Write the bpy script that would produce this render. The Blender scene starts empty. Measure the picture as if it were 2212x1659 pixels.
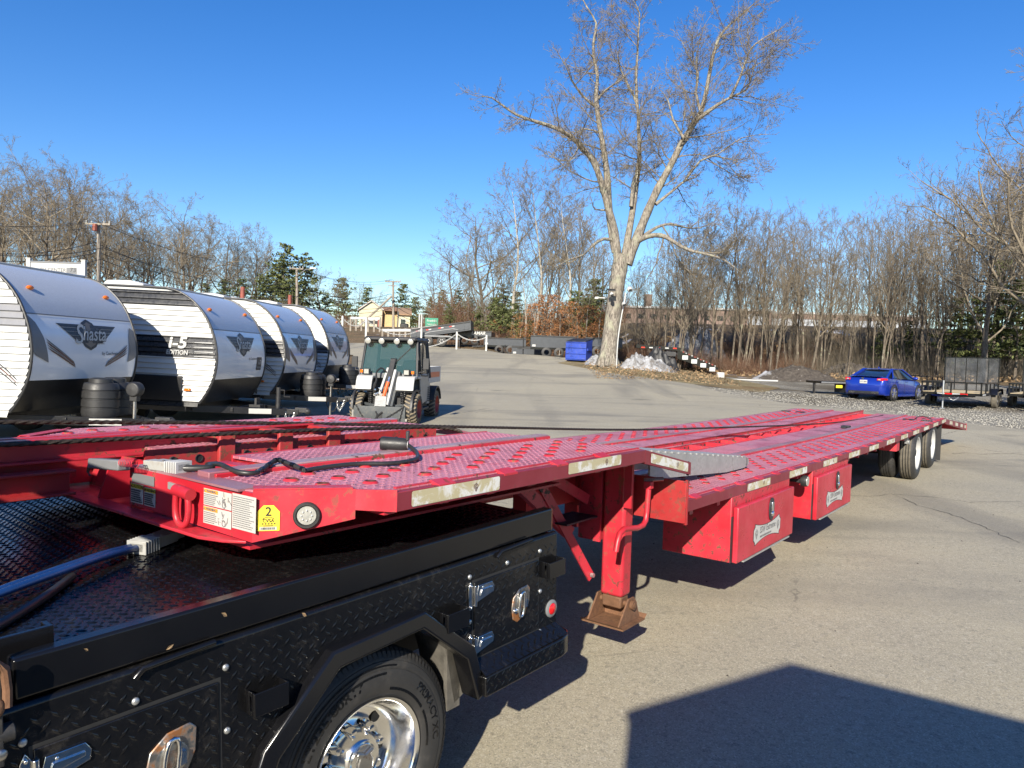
import bpy, bmesh, math, random
import numpy as np
from mathutils import Vector, Matrix, Euler, noise as mnoise

SC = bpy.context.scene
COL = SC.collection
RNG = random.Random(7)
rad = math.radians

# ------------------------------------------------------------------ camera
CAM_H = 1.636
FPX = 1607.2                      # focal length for a 2212 px wide picture
CX, CY = 1106.0, 829.5
PITCH, ROLL = rad(2.052), rad(1.854)
_P = np.array([[1, 0, 0], [0, math.cos(PITCH), -math.sin(PITCH)], [0, math.sin(PITCH), math.cos(PITCH)]])
_Q = np.array([[math.cos(ROLL), -math.sin(ROLL), 0], [math.sin(ROLL), math.cos(ROLL), 0], [0, 0, 1]])
_M = np.array([[1, 0, 0], [0, 0, -1.0], [0, 1, 0]])
RM = _Q @ _P @ _M                 # world -> (right, down, forward)
cam_d = bpy.data.cameras.new('camera'); cam = bpy.data.objects.new('camera', cam_d); COL.objects.link(cam)
cam_d.sensor_width = 36.0; cam_d.lens = FPX / 2212 * 36.0
cam_d.clip_start = 0.05; cam_d.clip_end = 4000
cam.matrix_world = Matrix(((RM[0][0], -RM[1][0], -RM[2][0], 0), (RM[0][1], -RM[1][1], -RM[2][1], 0),
                           (RM[0][2], -RM[1][2], -RM[2][2], CAM_H), (0, 0, 0, 1)))
SC.camera = cam

# ------------------------------------------------------------------ light
SUN = Vector((-0.180, -0.869, 0.460)).normalized()
SUN_EL = math.asin(SUN.z)
w = bpy.data.worlds.new('World'); SC.world = w; w.use_nodes = True
wn, wl = w.node_tree.nodes, w.node_tree.links
wn.clear()
wo = wn.new('ShaderNodeOutputWorld'); bg = wn.new('ShaderNodeBackground'); sky = wn.new('ShaderNodeTexSky')
sky.sky_type = 'NISHITA'; sky.sun_disc = False; sky.sun_elevation = SUN_EL
sky.sun_rotation = math.atan2(SUN.x, SUN.y)
sky.altitude = 50; sky.air_density = 1.0; sky.dust_density = 0.25; sky.ozone_density = 3.2
hs = wn.new('ShaderNodeHueSaturation'); hs.inputs['Saturation'].default_value = 1.33; hs.inputs['Hue'].default_value = 0.512
wl.new(sky.outputs[0], hs.inputs['Color']); wl.new(hs.outputs[0], bg.inputs['Color'])
bg.inputs['Strength'].default_value = 0.094
wl.new(bg.outputs[0], wo.inputs[0])
sl = bpy.data.lights.new('sun', 'SUN'); sun = bpy.data.objects.new('sun', sl); COL.objects.link(sun)
sl.energy = 5.0; sl.angle = rad(0.53); sl.color = (1.0, 0.92, 0.78)
sun.rotation_euler = SUN.to_track_quat('Z', 'Y').to_euler(); sun.location = (0, -20, 40)
SC.view_settings.view_transform = 'Standard'; SC.view_settings.look = 'None'
SC.view_settings.exposure = 0.90; SC.view_settings.gamma = 1.0
SC.view_settings.use_curve_mapping = False
SC.cycles.max_bounces = 6; SC.cycles.diffuse_bounces = 2; SC.cycles.glossy_bounces = 4
SC.cycles.transparent_max_bounces = 12

# ------------------------------------------------------------------ places
def ray(px, py):
    d = RM.T @ np.array([(px - CX) / FPX, (py - CY) / FPX, 1.0]); return Vector(d)
def at(px, py, D):
    """point seen at pixel (px, py) of a 2212 px wide picture, D metres away along the view axis"""
    return Vector((0, 0, CAM_H)) + ray(px, py) * D
def sstep(a, b, x):
    t = np.clip((x - a) / (b - a), 0, 1); return t * t * (3 - 2 * t)
def HT(x, y):
    """height of the terrain"""
    x = np.asarray(x, float); y = np.asarray(y, float)
    yy = np.clip(y, -60, 95); xx = np.clip(x, -90, 90)
    z = -0.2728 + 0.0132 * xx + 0.01733 * yy
    t = np.clip(y - 20, 0, None)
    e = np.where(t < 18, 0.0016 * t * t, 0.5184 + 0.0576 * (t - 18))
    e = np.minimum(e, 4.1)
    wr = 1 - 0.62 * sstep(5, 15, x)
    z = z + e * wr
    z = z - 0.022 * np.clip(x - 7, 0, 10) * sstep(14, 27, y)
    # the lot ends and the ground drops behind its far edge, then a wooded bank climbs on the right
    drop = sstep(52, 58, y + 0.35 * (x + 4)) * sstep(-2.0, 0.8, x) * (1 - sstep(9, 13, x)) * 1.1
    z = z - drop
    bank = sstep(54, 74, y - 0.06 * x) * sstep(4, 14, x) * 3.6
    return z + bank
def gz(x, y): return float(HT(x, y))
def gp(px, py, far=300):
    """ground point under a pixel"""
    d = ray(px, py); o = Vector((0, 0, CAM_H)); t = 1.0
    while t < far:
        p = o + d * t
        if p.z < gz(p.x, p.y): break
        t += 0.1 + t * 0.004
    return o + d * t
TR_O = Vector((0.729, 3.982, 0.0)); TR_A = math.atan2(0.7955, 0.6060)   # trailer origin and heading
TRM = Matrix.Translation(TR_O) @ Matrix.Rotation(TR_A, 4, 'Z')

# ------------------------------------------------------------------ objects
def tag(o, label=None, cat=None, group=None, kind=None):
    if label: o['label'] = label
    if cat: o['category'] = cat
    if group: o['group'] = group
    if kind: o['kind'] = kind
    return o
def thing(name, label, cat, loc=(0, 0, 0), rotz=0.0, group=None, mat=None):
    o = bpy.data.objects.new(name, None); COL.objects.link(o)
    o.empty_display_size = 0.2
    if mat is not None: o.matrix_world = mat
    else: o.location = loc; o.rotation_euler = (0, 0, rotz)
    return tag(o, label, cat, group)
def copy_tree(o, parent=None):
    c = o.copy(); COL.objects.link(c)
    if parent: c.parent = parent
    for ch in list(o.children): copy_tree(ch, c)
    return c

class MB:
    """collects shapes; build() links them as one mesh object"""
    def __init__(s): s.v = []; s.f = []; s.mi = []; s.m = None; s.mat = 0
    def add(s, vs, fs):
        b = len(s.v)
        if s.m is not None: vs = [tuple(s.m @ Vector(p)) for p in vs]
        s.v.extend(tuple(p) for p in vs); s.f.extend(tuple(i + b for i in f) for f in fs); s.mi.extend([s.mat] * len(fs)); return s
    def box(s, x0, x1, y0, y1, z0, z1):
        return s.add([(x0, y0, z0), (x1, y0, z0), (x1, y1, z0), (x0, y1, z0), (x0, y0, z1), (x1, y0, z1), (x1, y1, z1), (x0, y1, z1)],
                     [(0, 3, 2, 1), (4, 5, 6, 7), (0, 1, 5, 4), (1, 2, 6, 5), (2, 3, 7, 6), (3, 0, 4, 7)])
    def hexa(s, p):     # 8 corners, bottom ring then top ring
        return s.add(p, [(0, 3, 2, 1), (4, 5, 6, 7), (0, 1, 5, 4), (1, 2, 6, 5), (2, 3, 7, 6), (3, 0, 4, 7)])
    def prism(s, prof, a, b, axis='y'):
        """closed 2-D profile swept from a to b along an axis"""
        n = len(prof); vs = []
        for t in (a, b):
            for (p, q) in prof:
                vs.append({'x': (t, p, q), 'y': (p, t, q), 'z': (p, q, t)}[axis])
        fs = [tuple(range(n)), tuple(range(2 * n - 1, n - 1, -1))] + [(i, (i + 1) % n, n + (i + 1) % n, n + i) for i in range(n)]
        return s.add(vs, fs)
    def tube(s, pts, r, n=8, cap=True, closed=False):
        pts = [Vector(p) for p in pts]; k = len(pts); vs = []; up = None
        rr = r if hasattr(r, '__len__') else [r] * k
        for i, p in enumerate(pts):
            if closed: d = pts[(i + 1) % k] - pts[i - 1]
            else: d = pts[min(i + 1, k - 1)] - pts[max(i - 1, 0)]
            d = d.normalized() if d.length > 1e-9 else Vector((0, 0, 1))
            if up is None: up = d.orthogonal().normalized()
            up = (up - d * up.dot(d)); up = up.normalized() if up.length > 1e-6 else d.orthogonal().normalized()
            sd = d.cross(up)
            for j in range(n):
                a = 2 * math.pi * j / n
                vs.append(p + (up * math.cos(a) + sd * math.sin(a)) * rr[i])
        fs = []
        for i in range(k if closed else k - 1):
            for j in range(n):
                fs.append((i * n + j, i * n + (j + 1) % n, ((i + 1) % k) * n + (j + 1) % n, ((i + 1) % k) * n + j))
        if cap and not closed:
            fs.append(tuple(range(n - 1, -1, -1))); fs.append(tuple(range((k - 1) * n, k * n)))
        return s.add(vs, fs)
    def cyl(s, p0, p1, r, n=16): return s.tube([p0, p1], r, n)
    def lathe(s, prof, c, axis, n=32, a0=0, a1=2 * math.pi):
        """profile of (distance along axis, radius) turned about an axis through c"""
        c = Vector(c); ax = Vector(axis).normalized(); u = ax.orthogonal().normalized(); v = ax.cross(u)
        full = abs(a1 - a0 - 2 * math.pi) < 1e-6; m = n if full else n + 1
        vs = []
        for (h, r) in prof:
            for j in range(m):
                a = a0 + (a1 - a0) * j / n
                vs.append(c + ax * h + (u * math.cos(a) + v * math.sin(a)) * max(r, 1e-4))
        fs = []
        for i in range(len(prof) - 1):
            for j in range(n):
                j2 = (j + 1) % m
                fs.append((i * m + j, i * m + j2, (i + 1) * m + j2, (i + 1) * m + j))
        return s.add(vs, fs)
    def ball(s, c, r, n=12, k=8):
        c = Vector(c); r = r if hasattr(r, '__len__') else (r, r, r); vs = []; fs = []
        for i in range(k + 1):
            th = math.pi * i / k
            for j in range(n):
                a = 2 * math.pi * j / n
                vs.append((c.x + r[0] * math.sin(th) * math.cos(a), c.y + r[1] * math.sin(th) * math.sin(a), c.z + r[2] * math.cos(th)))
        for i in range(k):
            for j in range(n): fs.append((i * n + j, (i + 1) * n + j, (i + 1) * n + (j + 1) % n, i * n + (j + 1) % n))
        return s.add(vs, fs)
    def quad(s, a, b, c, d): return s.add([a, b, c, d], [(0, 1, 2, 3)])
    def grid(s, P):     # P[i][j] points
        n, m = len(P), len(P[0])
        return s.add([p for r in P for p in r], [(i * m + j, i * m + j + 1, (i + 1) * m + j + 1, (i + 1) * m + j) for i in range(n - 1) for j in range(m - 1)])
    def chain(s, pts, L=0.05, r=0.006, n=5):
        """oval links laid along a polyline"""
        pts = [Vector(p) for p in pts]; acc = 0; k = 0
        for i in range(len(pts) - 1):
            a, b = pts[i], pts[i + 1]; ln = (b - a).length
            while acc < ln:
                c = a.lerp(b, acc / ln); d = (b - a).normalized(); u = d.orthogonal().normalized()
                u = u if k % 2 == 0 else d.cross(u)
                ring = []
                for q in range(10):
                    t = 2 * math.pi * q / 10
                    ring.append(c + d * (math.cos(t) * L * 0.68) + u * (math.sin(t) * L * 0.34))
                s.tube(ring, r, n, closed=True); acc += L; k += 1
            acc -= ln
        return s
    def build(s, name, mat, parent=None, smooth=True, ang=38, bev=0.0, fix=True, kind=None, segs=2):
        me = bpy.data.meshes.new(name); me.from_pydata([tuple(p) for p in s.v], [], s.f)
        mats = mat if isinstance(mat, (list, tuple)) else [mat]
        for m in mats: me.materials.append(m)
        if len(mats) > 1: me.polygons.foreach_set('material_index', s.mi)
        if fix:
            bm = bmesh.new(); bm.from_mesh(me); bmesh.ops.recalc_face_normals(bm, faces=bm.faces); bm.to_mesh(me); bm.free()
        if smooth:
            me.polygons.foreach_set('use_smooth', [True] * len(me.polygons)); me.set_sharp_from_angle(angle=rad(ang))
        me.update()
        o = bpy.data.objects.new(name, me); COL.objects.link(o)
        if parent is not None: o.parent = parent
        if bev:
            b = o.modifiers.new('bevel', 'BEVEL'); b.width = bev; b.segments = segs; b.limit_method = 'ANGLE'; b.angle_limit = rad(40)
        if kind: o['kind'] = kind
        return o
def np_mesh(name, V, F, mat, parent=None, smooth=False, kind=None):
    """mesh from numpy arrays with equal-sized faces"""
    V = np.asarray(V, np.float32); F = np.asarray(F, np.int32); k = F.shape[1]
    me = bpy.data.meshes.new(name)
    me.vertices.add(len(V)); me.vertices.foreach_set('co', V.ravel())
    me.loops.add(F.size); me.loops.foreach_set('vertex_index', F.ravel())
    me.polygons.add(len(F)); me.polygons.foreach_set('loop_start', np.arange(0, F.size, k, dtype=np.int32))
    if smooth: me.polygons.foreach_set('use_smooth', np.ones(len(F), bool))
    me.update(calc_edges=True); me.validate()
    for m in (mat if isinstance(mat, (list, tuple)) else [mat]): me.materials.append(m)
    o = bpy.data.objects.new(name, me); COL.objects.link(o)
    if parent is not None: o.parent = parent
    if kind: o['kind'] = kind
    return o
def text_mesh(s, size=1.0, shear=0.0, align='CENTER', bold=0.0, space=1.0, depth=0.0):
    """flat lettering as (verts, faces), centred"""
    cu = bpy.data.curves.new('text', 'FONT'); cu.body = s; cu.size = size; cu.shear = shear; cu.align_x = align; cu.align_y = 'CENTER'
    cu.offset = bold; cu.space_character = space; cu.resolution_u = 3; cu.extrude = depth; cu.fill_mode = 'FRONT'
    o = bpy.data.objects.new('text', cu); COL.objects.link(o)
    dg = bpy.context.evaluated_depsgraph_get(); dg.update()
    me = bpy.data.meshes.new_from_object(o.evaluated_get(dg))
    V = [tuple(v.co) for v in me.vertices]; F = [tuple(p.vertices) for p in me.polygons]
    bpy.data.objects.remove(o); bpy.data.curves.remove(cu); bpy.data.meshes.remove(me)
    return V, F
def text(mb, s, size, fn, **kw):
    """put lettering into a builder, each flat point (u, v) sent through fn"""
    V, F = text_mesh(s, size, **kw); mb.add([tuple(fn(p[0], p[1])) for p in V], F); return mb
def lines_of_print(mb, fn, u0, u1, v0, v1, n, rng, th=0.35):
    """rows of small print: short dark bars"""
    h = (v1 - v0) / n
    for i in range(n):
        u = u0; vv = v1 - (i + 0.5) * h; end = u1 - rng.random() * (u1 - u0) * 0.25
        while u < end:
            wd = (u1 - u0) * rng.uniform(0.04, 0.13); e = min(u + wd, end)
            mb.add([fn(u, vv - h * th / 2), fn(e, vv - h * th / 2), fn(e, vv + h * th / 2), fn(u, vv + h * th / 2)], [(0, 1, 2, 3)]); u = e + (u1 - u0) * 0.02
# ------------------------------------------------------------------ materials
class NT:
    def __init__(s, name):
        s.m = bpy.data.materials.new(name); s.m.use_nodes = True; s.t = s.m.node_tree; s.n = s.t.nodes; s.l = s.t.links
        s.b = s.n['Principled BSDF']; s.tc = None
    def co(s, kind='Object', scale=None, rot=None, loc=None):
        if s.tc is None: s.tc = s.n.new('ShaderNodeTexCoord')
        if scale is None and rot is None: return s.tc.outputs[kind]
        mp = s.n.new('ShaderNodeMapping')
        if scale is not None: mp.inputs['Scale'].default_value = scale if hasattr(scale, '__len__') else (scale,) * 3
        if rot is not None: mp.inputs['Rotation'].default_value = rot
        if loc is not None: mp.inputs['Location'].default_value = loc
        s.l.new(s.tc.outputs[kind], mp.inputs[0]); return mp.outputs[0]
    def noise(s, co, scale, detail=4, rough=0.55, dist=0.0):
        k = s.n.new('ShaderNodeTexNoise'); k.inputs['Scale'].default_value = scale; k.inputs['Detail'].default_value = detail
        k.inputs['Roughness'].default_value = rough; k.inputs['Distortion'].default_value = dist; s.l.new(co, k.inputs['Vector']); return k.outputs['Fac']
    def vor(s, co, scale, feature='F1', out='Distance', rnd=1.0):
        k = s.n.new('ShaderNodeTexVoronoi'); k.feature = feature; k.inputs['Scale'].default_value = scale
        k.inputs['Randomness'].default_value = rnd; s.l.new(co, k.inputs['Vector']); return k.outputs[out]
    def math(s, op, a, b=None, clamp=False):
        k = s.n.new('ShaderNodeMath'); k.operation = op; k.use_clamp = clamp
        for i, q in enumerate((a, b)):
            if q is None: continue
            if isinstance(q, (int, float)): k.inputs[i].default_value = q
            else: s.l.new(q, k.inputs[i])
        return k.outputs[0]
    def ramp(s, f, a, b, ca=0.0, cb=1.0):
        k = s.n.new('ShaderNodeMapRange'); k.inputs['From Min'].default_value = a; k.inputs['From Max'].default_value = b
        k.inputs['To Min'].default_value = ca; k.inputs['To Max'].default_value = cb; k.clamp = True; s.l.new(f, k.inputs['Value']); return k.outputs[0]
    def mix(s, f, a, b):
        k = s.n.new('ShaderNodeMix'); k.data_type = 'RGBA'
        for i, q in ((0, f), (6, a), (7, b)):
            if isinstance(q, (int, float)): k.inputs[i].default_value = q
            elif isinstance(q, (tuple, list)): k.inputs[i].default_value = tuple(q) + ((1,) if len(q) == 3 else ())
            else: s.l.new(q, k.inputs[i])
        return k.outputs[2]
    def bump(s, h, strength=0.3, dist=0.01, prev=None):
        k = s.n.new('ShaderNodeBump'); k.inputs['Strength'].default_value = strength; k.inputs['Distance'].default_value = dist
        s.l.new(h, k.inputs['Height'])
        if prev is not None: s.l.new(prev, k.inputs['Normal'])
        return k.outputs[0]
    def set(s, col=None, rough=None, metal=None, nrm=None, spec=None, coat=None, **kw):
        I = s.b.inputs
        def put(k, q):
            if q is None: return
            if isinstance(q, (tuple, list)): I[k].default_value = tuple(q) + ((1,) if len(q) == 3 else ())
            elif isinstance(q, (int, float)): I[k].default_value = q
            else: s.l.new(q, I[k])
        put('Base Color', col); put('Roughness', rough); put('Metallic', metal); put('Normal', nrm); put('Specular IOR Level', spec); put('Coat Weight', coat)
        for k, q in kw.items(): put(k, q)
        return s.m
def lit(c, k): return tuple(min(1, x * k) for x in c)
MATS = {}
def simple(name, c, rough=0.5, metal=0.0, var=0.12, scale=6.0, bump=0.0, bscale=60.0, dirt=0.0, dirtc=(0.16, 0.13, 0.09), coat=None, spec=None, rvar=0.1, bd=0.004):
    """paint, plastic, metal, rubber: base colour with mottling, some dirt and fine relief"""
    t = NT(name); co = t.co(); n1 = t.noise(co, scale, 5); n2 = t.noise(co, scale * 4.7, 4, 0.7)
    col = t.mix(t.ramp(n1, 0.3, 0.7), lit(c, 1 - var), lit(c, 1 + var))
    if dirt > 0: col = t.mix(t.ramp(t.math('MULTIPLY', n1, n2), 0.30 - 0.12 * dirt, 0.42, 0, 0.75), col, dirtc)
    r = t.ramp(n2, 0.25, 0.75, max(0.02, rough - rvar), min(1, rough + rvar))
    nr = t.bump(t.noise(co, bscale, 3, 0.6), bump, bd) if bump else None
    MATS[name] = t.set(col, r, metal, nr, spec, coat); return MATS[name]

def red_paint(name, c=(0.47, 0.017, 0.030), chips=0.5, rough=0.38, plate=False, pink=0.0):
    """worn red enamel: chalky fading, chips down to brown steel; plate adds raised tread lugs"""
    t = NT(name); co = t.co()
    n1 = t.noise(co, 2.3, 6, 0.6); n2 = t.noise(co, 23, 5, 0.65); n3 = t.noise(co, 7, 4, 0.6)
    col = t.mix(t.ramp(n1, 0.35, 0.7), lit(c, 0.82), (c[0] * 1.08, c[1] * 1.9 + 0.008, c[2] * 1.7 + 0.008))
    nrm = None; r = t.ramp(n3, 0.3, 0.7, rough - 0.08, rough + 0.14)
    if plate:
        p = 0.034
        rc = t.co('Object', 1.0 / p, (0, 0, rad(45)))
        sp = t.n.new('ShaderNodeSeparateXYZ'); t.l.new(rc, sp.inputs[0])
        fx, fy = t.math('FLOOR', sp.outputs[0]), t.math('FLOOR', sp.outputs[1])
        u = t.math('SUBTRACT', t.math('FRACT', sp.outputs[0]), 0.5); v = t.math('SUBTRACT', t.math('FRACT', sp.outputs[1]), 0.5)
        par = t.math('ABSOLUTE', t.math('MODULO', t.math('ADD', fx, fy), 2.0))
        def sw(a, b): return t.math('ADD', t.math('MULTIPLY', a, par), t.math('MULTIPLY', b, t.math('SUBTRACT', 1.0, par)))
        uu, vv = sw(u, v), sw(v, u)
        q = t.math('ADD', t.math('POWER', t.math('ABSOLUTE', t.math('DIVIDE', uu, 0.46)), 2.0), t.math('POWER', t.math('ABSOLUTE', t.math('DIVIDE', vv, 0.17)), 2.0))
        lug = t.math('SUBTRACT', 1.0, q, True)
        fade_glare = t.ramp(t.math('ADD', t.math('MULTIPLY', n1, 0.75), t.math('MULTIPLY', n3, 0.45)), 0.36, 0.66, 0.18, 1.0)
        fade_glare = t.math('MULTIPLY', fade_glare, pink)
        fade_glare = t.math('ADD', fade_glare, t.math('MULTIPLY', t.ramp(lug, 0.2, 0.7), 0.30), True)  # lug tops paler: their glints painted into the colour
        col = t.mix(fade_glare, col, (0.50, 0.215, 0.27))  # pink mixes faded enamel with painted sky glare
        col = t.mix(t.math('MULTIPLY', t.ramp(t.noise(co, 3.4, 6, 0.7, 0.6), 0.50, 0.68), 0.65), col, (0.11, 0.034, 0.036))
        scf = t.noise(t.co('Object', (0.35, 7.0, 1.0)), 2.2, 5, 0.7); col = t.mix(t.ramp(scf, 0.60, 0.72, 0, 0.5), col, (0.30, 0.27, 0.27))
        nrm = t.bump(lug, 0.85, 0.004)
        r = t.ramp(t.math('ADD', n2, t.math('MULTIPLY', fade_glare, 0.3)), 0.3, 0.95, 0.30, 0.58)
    if chips:
        m = t.math('MULTIPLY', t.ramp(n2, 0.62 - 0.05 * chips, 0.66 - 0.05 * chips), t.ramp(n1, 0.50 - 0.10 * chips, 0.60))
        col = t.mix(m, col, t.mix(t.ramp(n3, 0.4, 0.6), (0.045, 0.03, 0.022), (0.16, 0.075, 0.035)))
        r = t.math('ADD', r, t.math('MULTIPLY', m, 0.35), True)
    nb = t.bump(t.noise(co, 160, 3, 0.7), 0.10, 0.002, nrm)
    MATS[name] = t.set(col, r, 0.0, nb, 0.5); return MATS[name]

def ground_mat(name, kind):
    t = NT(name); co = t.co('Object'); g = t.noise(co, 90, 2, 0.8); big = t.noise(co, 0.16, 5, 0.6, 0.6); mid = t.noise(co, 1.1, 5, 0.6, 0.4)
    if kind == 'asphalt':
        v = t.vor(co, 140); vc = t.vor(co, 150, 'F1', 'Color')
        spx = t.n.new('ShaderNodeSeparateXYZ'); t.l.new(vc, spx.inputs[0])
        base = t.mix(t.ramp(big, 0.36, 0.64), (0.275, 0.252, 0.192), (0.355, 0.318, 0.228))
        base = t.mix(t.ramp(mid, 0.45, 0.75, 0, 0.45), base, (0.38, 0.335, 0.225))
        base = t.mix(t.ramp(spx.outputs[0], 0.15, 0.95, 0.0, 0.75), base, t.mix(spx.outputs[1], (0.12, 0.11, 0.09), (0.52, 0.475, 0.37)))
        v3 = t.vor(co, 38, 'F1', 'Color'); sp3 = t.n.new('ShaderNodeSeparateXYZ'); t.l.new(v3, sp3.inputs[0])
        base = t.mix(t.ramp(sp3.outputs[0], 0.86, 0.97, 0.0, 0.22), base, (0.44, 0.41, 0.34)); base = t.mix(t.ramp(sp3.outputs[1], 0.86, 0.97, 0.0, 0.25), base, (0.10, 0.095, 0.085))
        pt = t.noise(t.co('Object', (0.35, 1.0, 1.0), (0, 0, rad(-20))), 0.42, 6, 0.62, 0.4); base = t.mix(t.ramp(pt, 0.54, 0.66, 0, 0.5), base, (0.135, 0.128, 0.112))
        # tyre tracks: long soft dark bands
        tw = t.noise(t.co('Object', (0.9, 0.10, 1.0), (0, 0, rad(24))), 0.55, 3, 0.5, 0.5)
        base = t.mix(t.ramp(tw, 0.53, 0.68, 0, 0.55), base, (0.125, 0.118, 0.105))
        tv = t.noise(t.co('Object', (0.10, 0.8, 1.0), (0, 0, rad(-14)), (3.0, 1.0, 0)), 0.8, 4, 0.55, 0.6); base = t.mix(t.ramp(tv, 0.56, 0.70, 0, 0.40), base, (0.15, 0.14, 0.12))
        st = t.noise(co, 0.55, 3, 0.5)
        base = t.mix(t.ramp(st, 0.66, 0.74, 0, 0.5), base, (0.075, 0.07, 0.062))
        # hairline cracks, only here and there
        cr = t.vor(t.co('Object', (0.20, 0.34, 0.3), (0, 0, 0.5)), 1.0, 'DISTANCE_TO_EDGE', 'Distance')
        wob = t.math('ADD', cr, t.math('MULTIPLY', t.math('SUBTRACT', t.noise(co, 4, 4, 0.7), 0.5), 0.035))
        ck = t.math('MULTIPLY', t.ramp(t.math('ABSOLUTE', wob), 0.0008, 0.0032, 0.6, 0.0), t.ramp(big, 0.50, 0.57))
        base = t.mix(ck, base, (0.045, 0.042, 0.04))
        h = t.math('ADD', t.math('MULTIPLY', t.ramp(v, 0.0, 0.7), 1.0), t.math('MULTIPLY', g, 0.7))
        return t.set(base, t.ramp(g, 0.3, 0.7, 0.72, 0.95), 0, t.bump(h, 0.40, 0.0022), 0.3)
    if kind == 'gravel':
        v = t.vor(co, 34); vc = t.vor(co, 34, 'F1', 'Color'); spx = t.n.new('ShaderNodeSeparateXYZ'); t.l.new(vc, spx.inputs[0])
        base = t.mix(t.ramp(spx.outputs[0], 0.1, 0.9), (0.12, 0.11, 0.095), (0.40, 0.375, 0.31))
        base = t.mix(t.ramp(big, 0.46, 0.60, 0, 0.9), base, (0.085, 0.07, 0.05))
        base = t.mix(t.ramp(mid, 0.55, 0.68, 0, 0.55), base, (0.21, 0.17, 0.10))
        return t.set(base, 0.9, 0, t.bump(t.math('ADD', v, g), 0.8, 0.03), 0.2)
    if kind == 'earth':
        lf = t.vor(co, 22, 'F1', 'Color'); spx = t.n.new('ShaderNodeSeparateXYZ'); t.l.new(lf, spx.inputs[0])
        base = t.mix(t.ramp(spx.outputs[0], 0.1, 0.9), (0.09, 0.062, 0.038), (0.31, 0.215, 0.125))
        base = t.mix(t.ramp(big, 0.4, 0.6), base, lit((0.16, 0.125, 0.075), 0.9))
        sn = t.noise(co, 0.33, 5, 0.62)
        base = t.mix(t.ramp(sn, 0.635, 0.66, 0, 0.9), base, (0.46, 0.47, 0.50))
        return t.set(base, 0.95, 0, t.bump(t.math('ADD', g, mid), 0.8, 0.05), 0.1)
    if kind == 'verge':
        base = t.mix(t.ramp(mid, 0.35, 0.65), (0.10, 0.075, 0.045), (0.27, 0.225, 0.125))
        base = t.mix(t.ramp(big, 0.5, 0.65, 0, 0.8), base, (0.16, 0.075, 0.03))
        base = t.mix(t.ramp(g, 0.35, 0.65, 0, 0.5), base, (0.34, 0.28, 0.16))
        return t.set(base, 0.95, 0, t.bump(t.math('ADD', g, mid), 0.9, 0.03), 0.1)
M_ASPH = ground_mat('asphalt', 'asphalt'); M_GRAV = ground_mat('gravel', 'gravel'); M_EARTH = ground_mat('leaf_litter', 'earth'); M_VERGE = ground_mat('dead_grass', 'verge')

M_RED = red_paint('red_enamel', chips=0.95)
M_REDCLEAN = red_paint('red_enamel_clean', (0.46, 0.015, 0.030), chips=0.2, rough=0.33)
M_REDCHIP = red_paint('red_enamel_chipped', chips=1.35)
M_RIMRED = simple('dull_red_rim', (0.26, 0.028, 0.016), 0.5, 0, 0.2)
M_DUSTY = simple('dusty_black_bracket', (0.085, 0.078, 0.066), 0.85, 0.0, 0.4, 14, 0.4, 60)
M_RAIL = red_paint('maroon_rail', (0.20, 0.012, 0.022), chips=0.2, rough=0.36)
M_PLATE = red_paint('red_tread_plate', (0.36, 0.022, 0.040), chips=0.5, plate=True, pink=0.78)
M_LUG = simple('glint_tread_lugs', (0.46, 0.19, 0.24), 0.38, 0.0, 0.25, 4, 0.0, 60, 0.3, (0.35, 0.05, 0.07))  # pale pink paints the glints of the lugs into their colour
M_STRIP = red_paint('worn_strip', (0.30, 0.12, 0.14), chips=0.45, rough=0.42)
M_RUST = simple('rusted_steel', (0.17, 0.085, 0.045), 0.75, 0.2, 0.4, 9, 0.4, 70, 0.6, (0.07, 0.04, 0.025))
M_REDRUST = red_paint('red_over_rust', (0.36, 0.018, 0.020), chips=1.7, rough=0.5)
M_BLACK = simple('black_gloss_paint', (0.0050, 0.0050, 0.0058), 0.20, 0.0, 0.15, 5, 0.05, 130, 0.0, rvar=0.035)
M_BLKPLATE = simple('black_tread_plate', (0.0052, 0.0052, 0.0058), 0.23, 0.0, 0.2, 7, 0.10, 90, 0.08, (0.022, 0.02, 0.018))
M_BLKMATTE = simple('black_matte', (0.018, 0.018, 0.019), 0.55, 0.0, 0.25, 6, 0.15, 120, 0.3, (0.05, 0.045, 0.04))
M_PLASTIC = simple('black_plastic', (0.022, 0.022, 0.023), 0.48, 0.0, 0.2, 6, 0.12, 200)
M_RUBBER = simple('tyre_rubber', (0.026, 0.025, 0.024), 0.60, 0.0, 0.2, 8, 0.25, 160, 0.2, (0.05, 0.045, 0.04))
M_TREAD = simple('dusty_tread', (0.10, 0.088, 0.068), 0.85, 0.0, 0.3, 12, 0.4, 120)
M_MUDTREAD = simple('muddy_tread', (0.20, 0.165, 0.115), 0.9, 0.0, 0.35, 14, 0.5, 90)
M_CHROME = simple('polished_aluminium', (0.80, 0.79, 0.77), 0.14, 1.0, 0.06, 9, 0.08, 40, rvar=0.08)
M_STEEL = simple('worn_steel', (0.42, 0.41, 0.39), 0.38, 1.0, 0.2, 20, 0.2, 120, 0.3, (0.20, 0.12, 0.07))
M_ALU = simple('dull_aluminium', (0.42, 0.42, 0.40), 0.55, 0.55, 0.16, 8, 0.2, 140, 0.35, (0.25, 0.24, 0.22))
M_GALV = simple('galvanised_steel', (0.46, 0.47, 0.47), 0.42, 0.8, 0.15, 22, 0.1, 90)
M_WHITE = simple('white_paint', (0.43, 0.43, 0.418), 0.35, 0.0, 0.04, 3, 0.05, 60, 0.10, (0.45, 0.42, 0.36))
M_SIDING = simple('white_aluminium_siding', (0.47, 0.47, 0.455), 0.38, 0.0, 0.03, 2, 0.03, 30, 0.06, (0.5, 0.48, 0.44))
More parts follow.
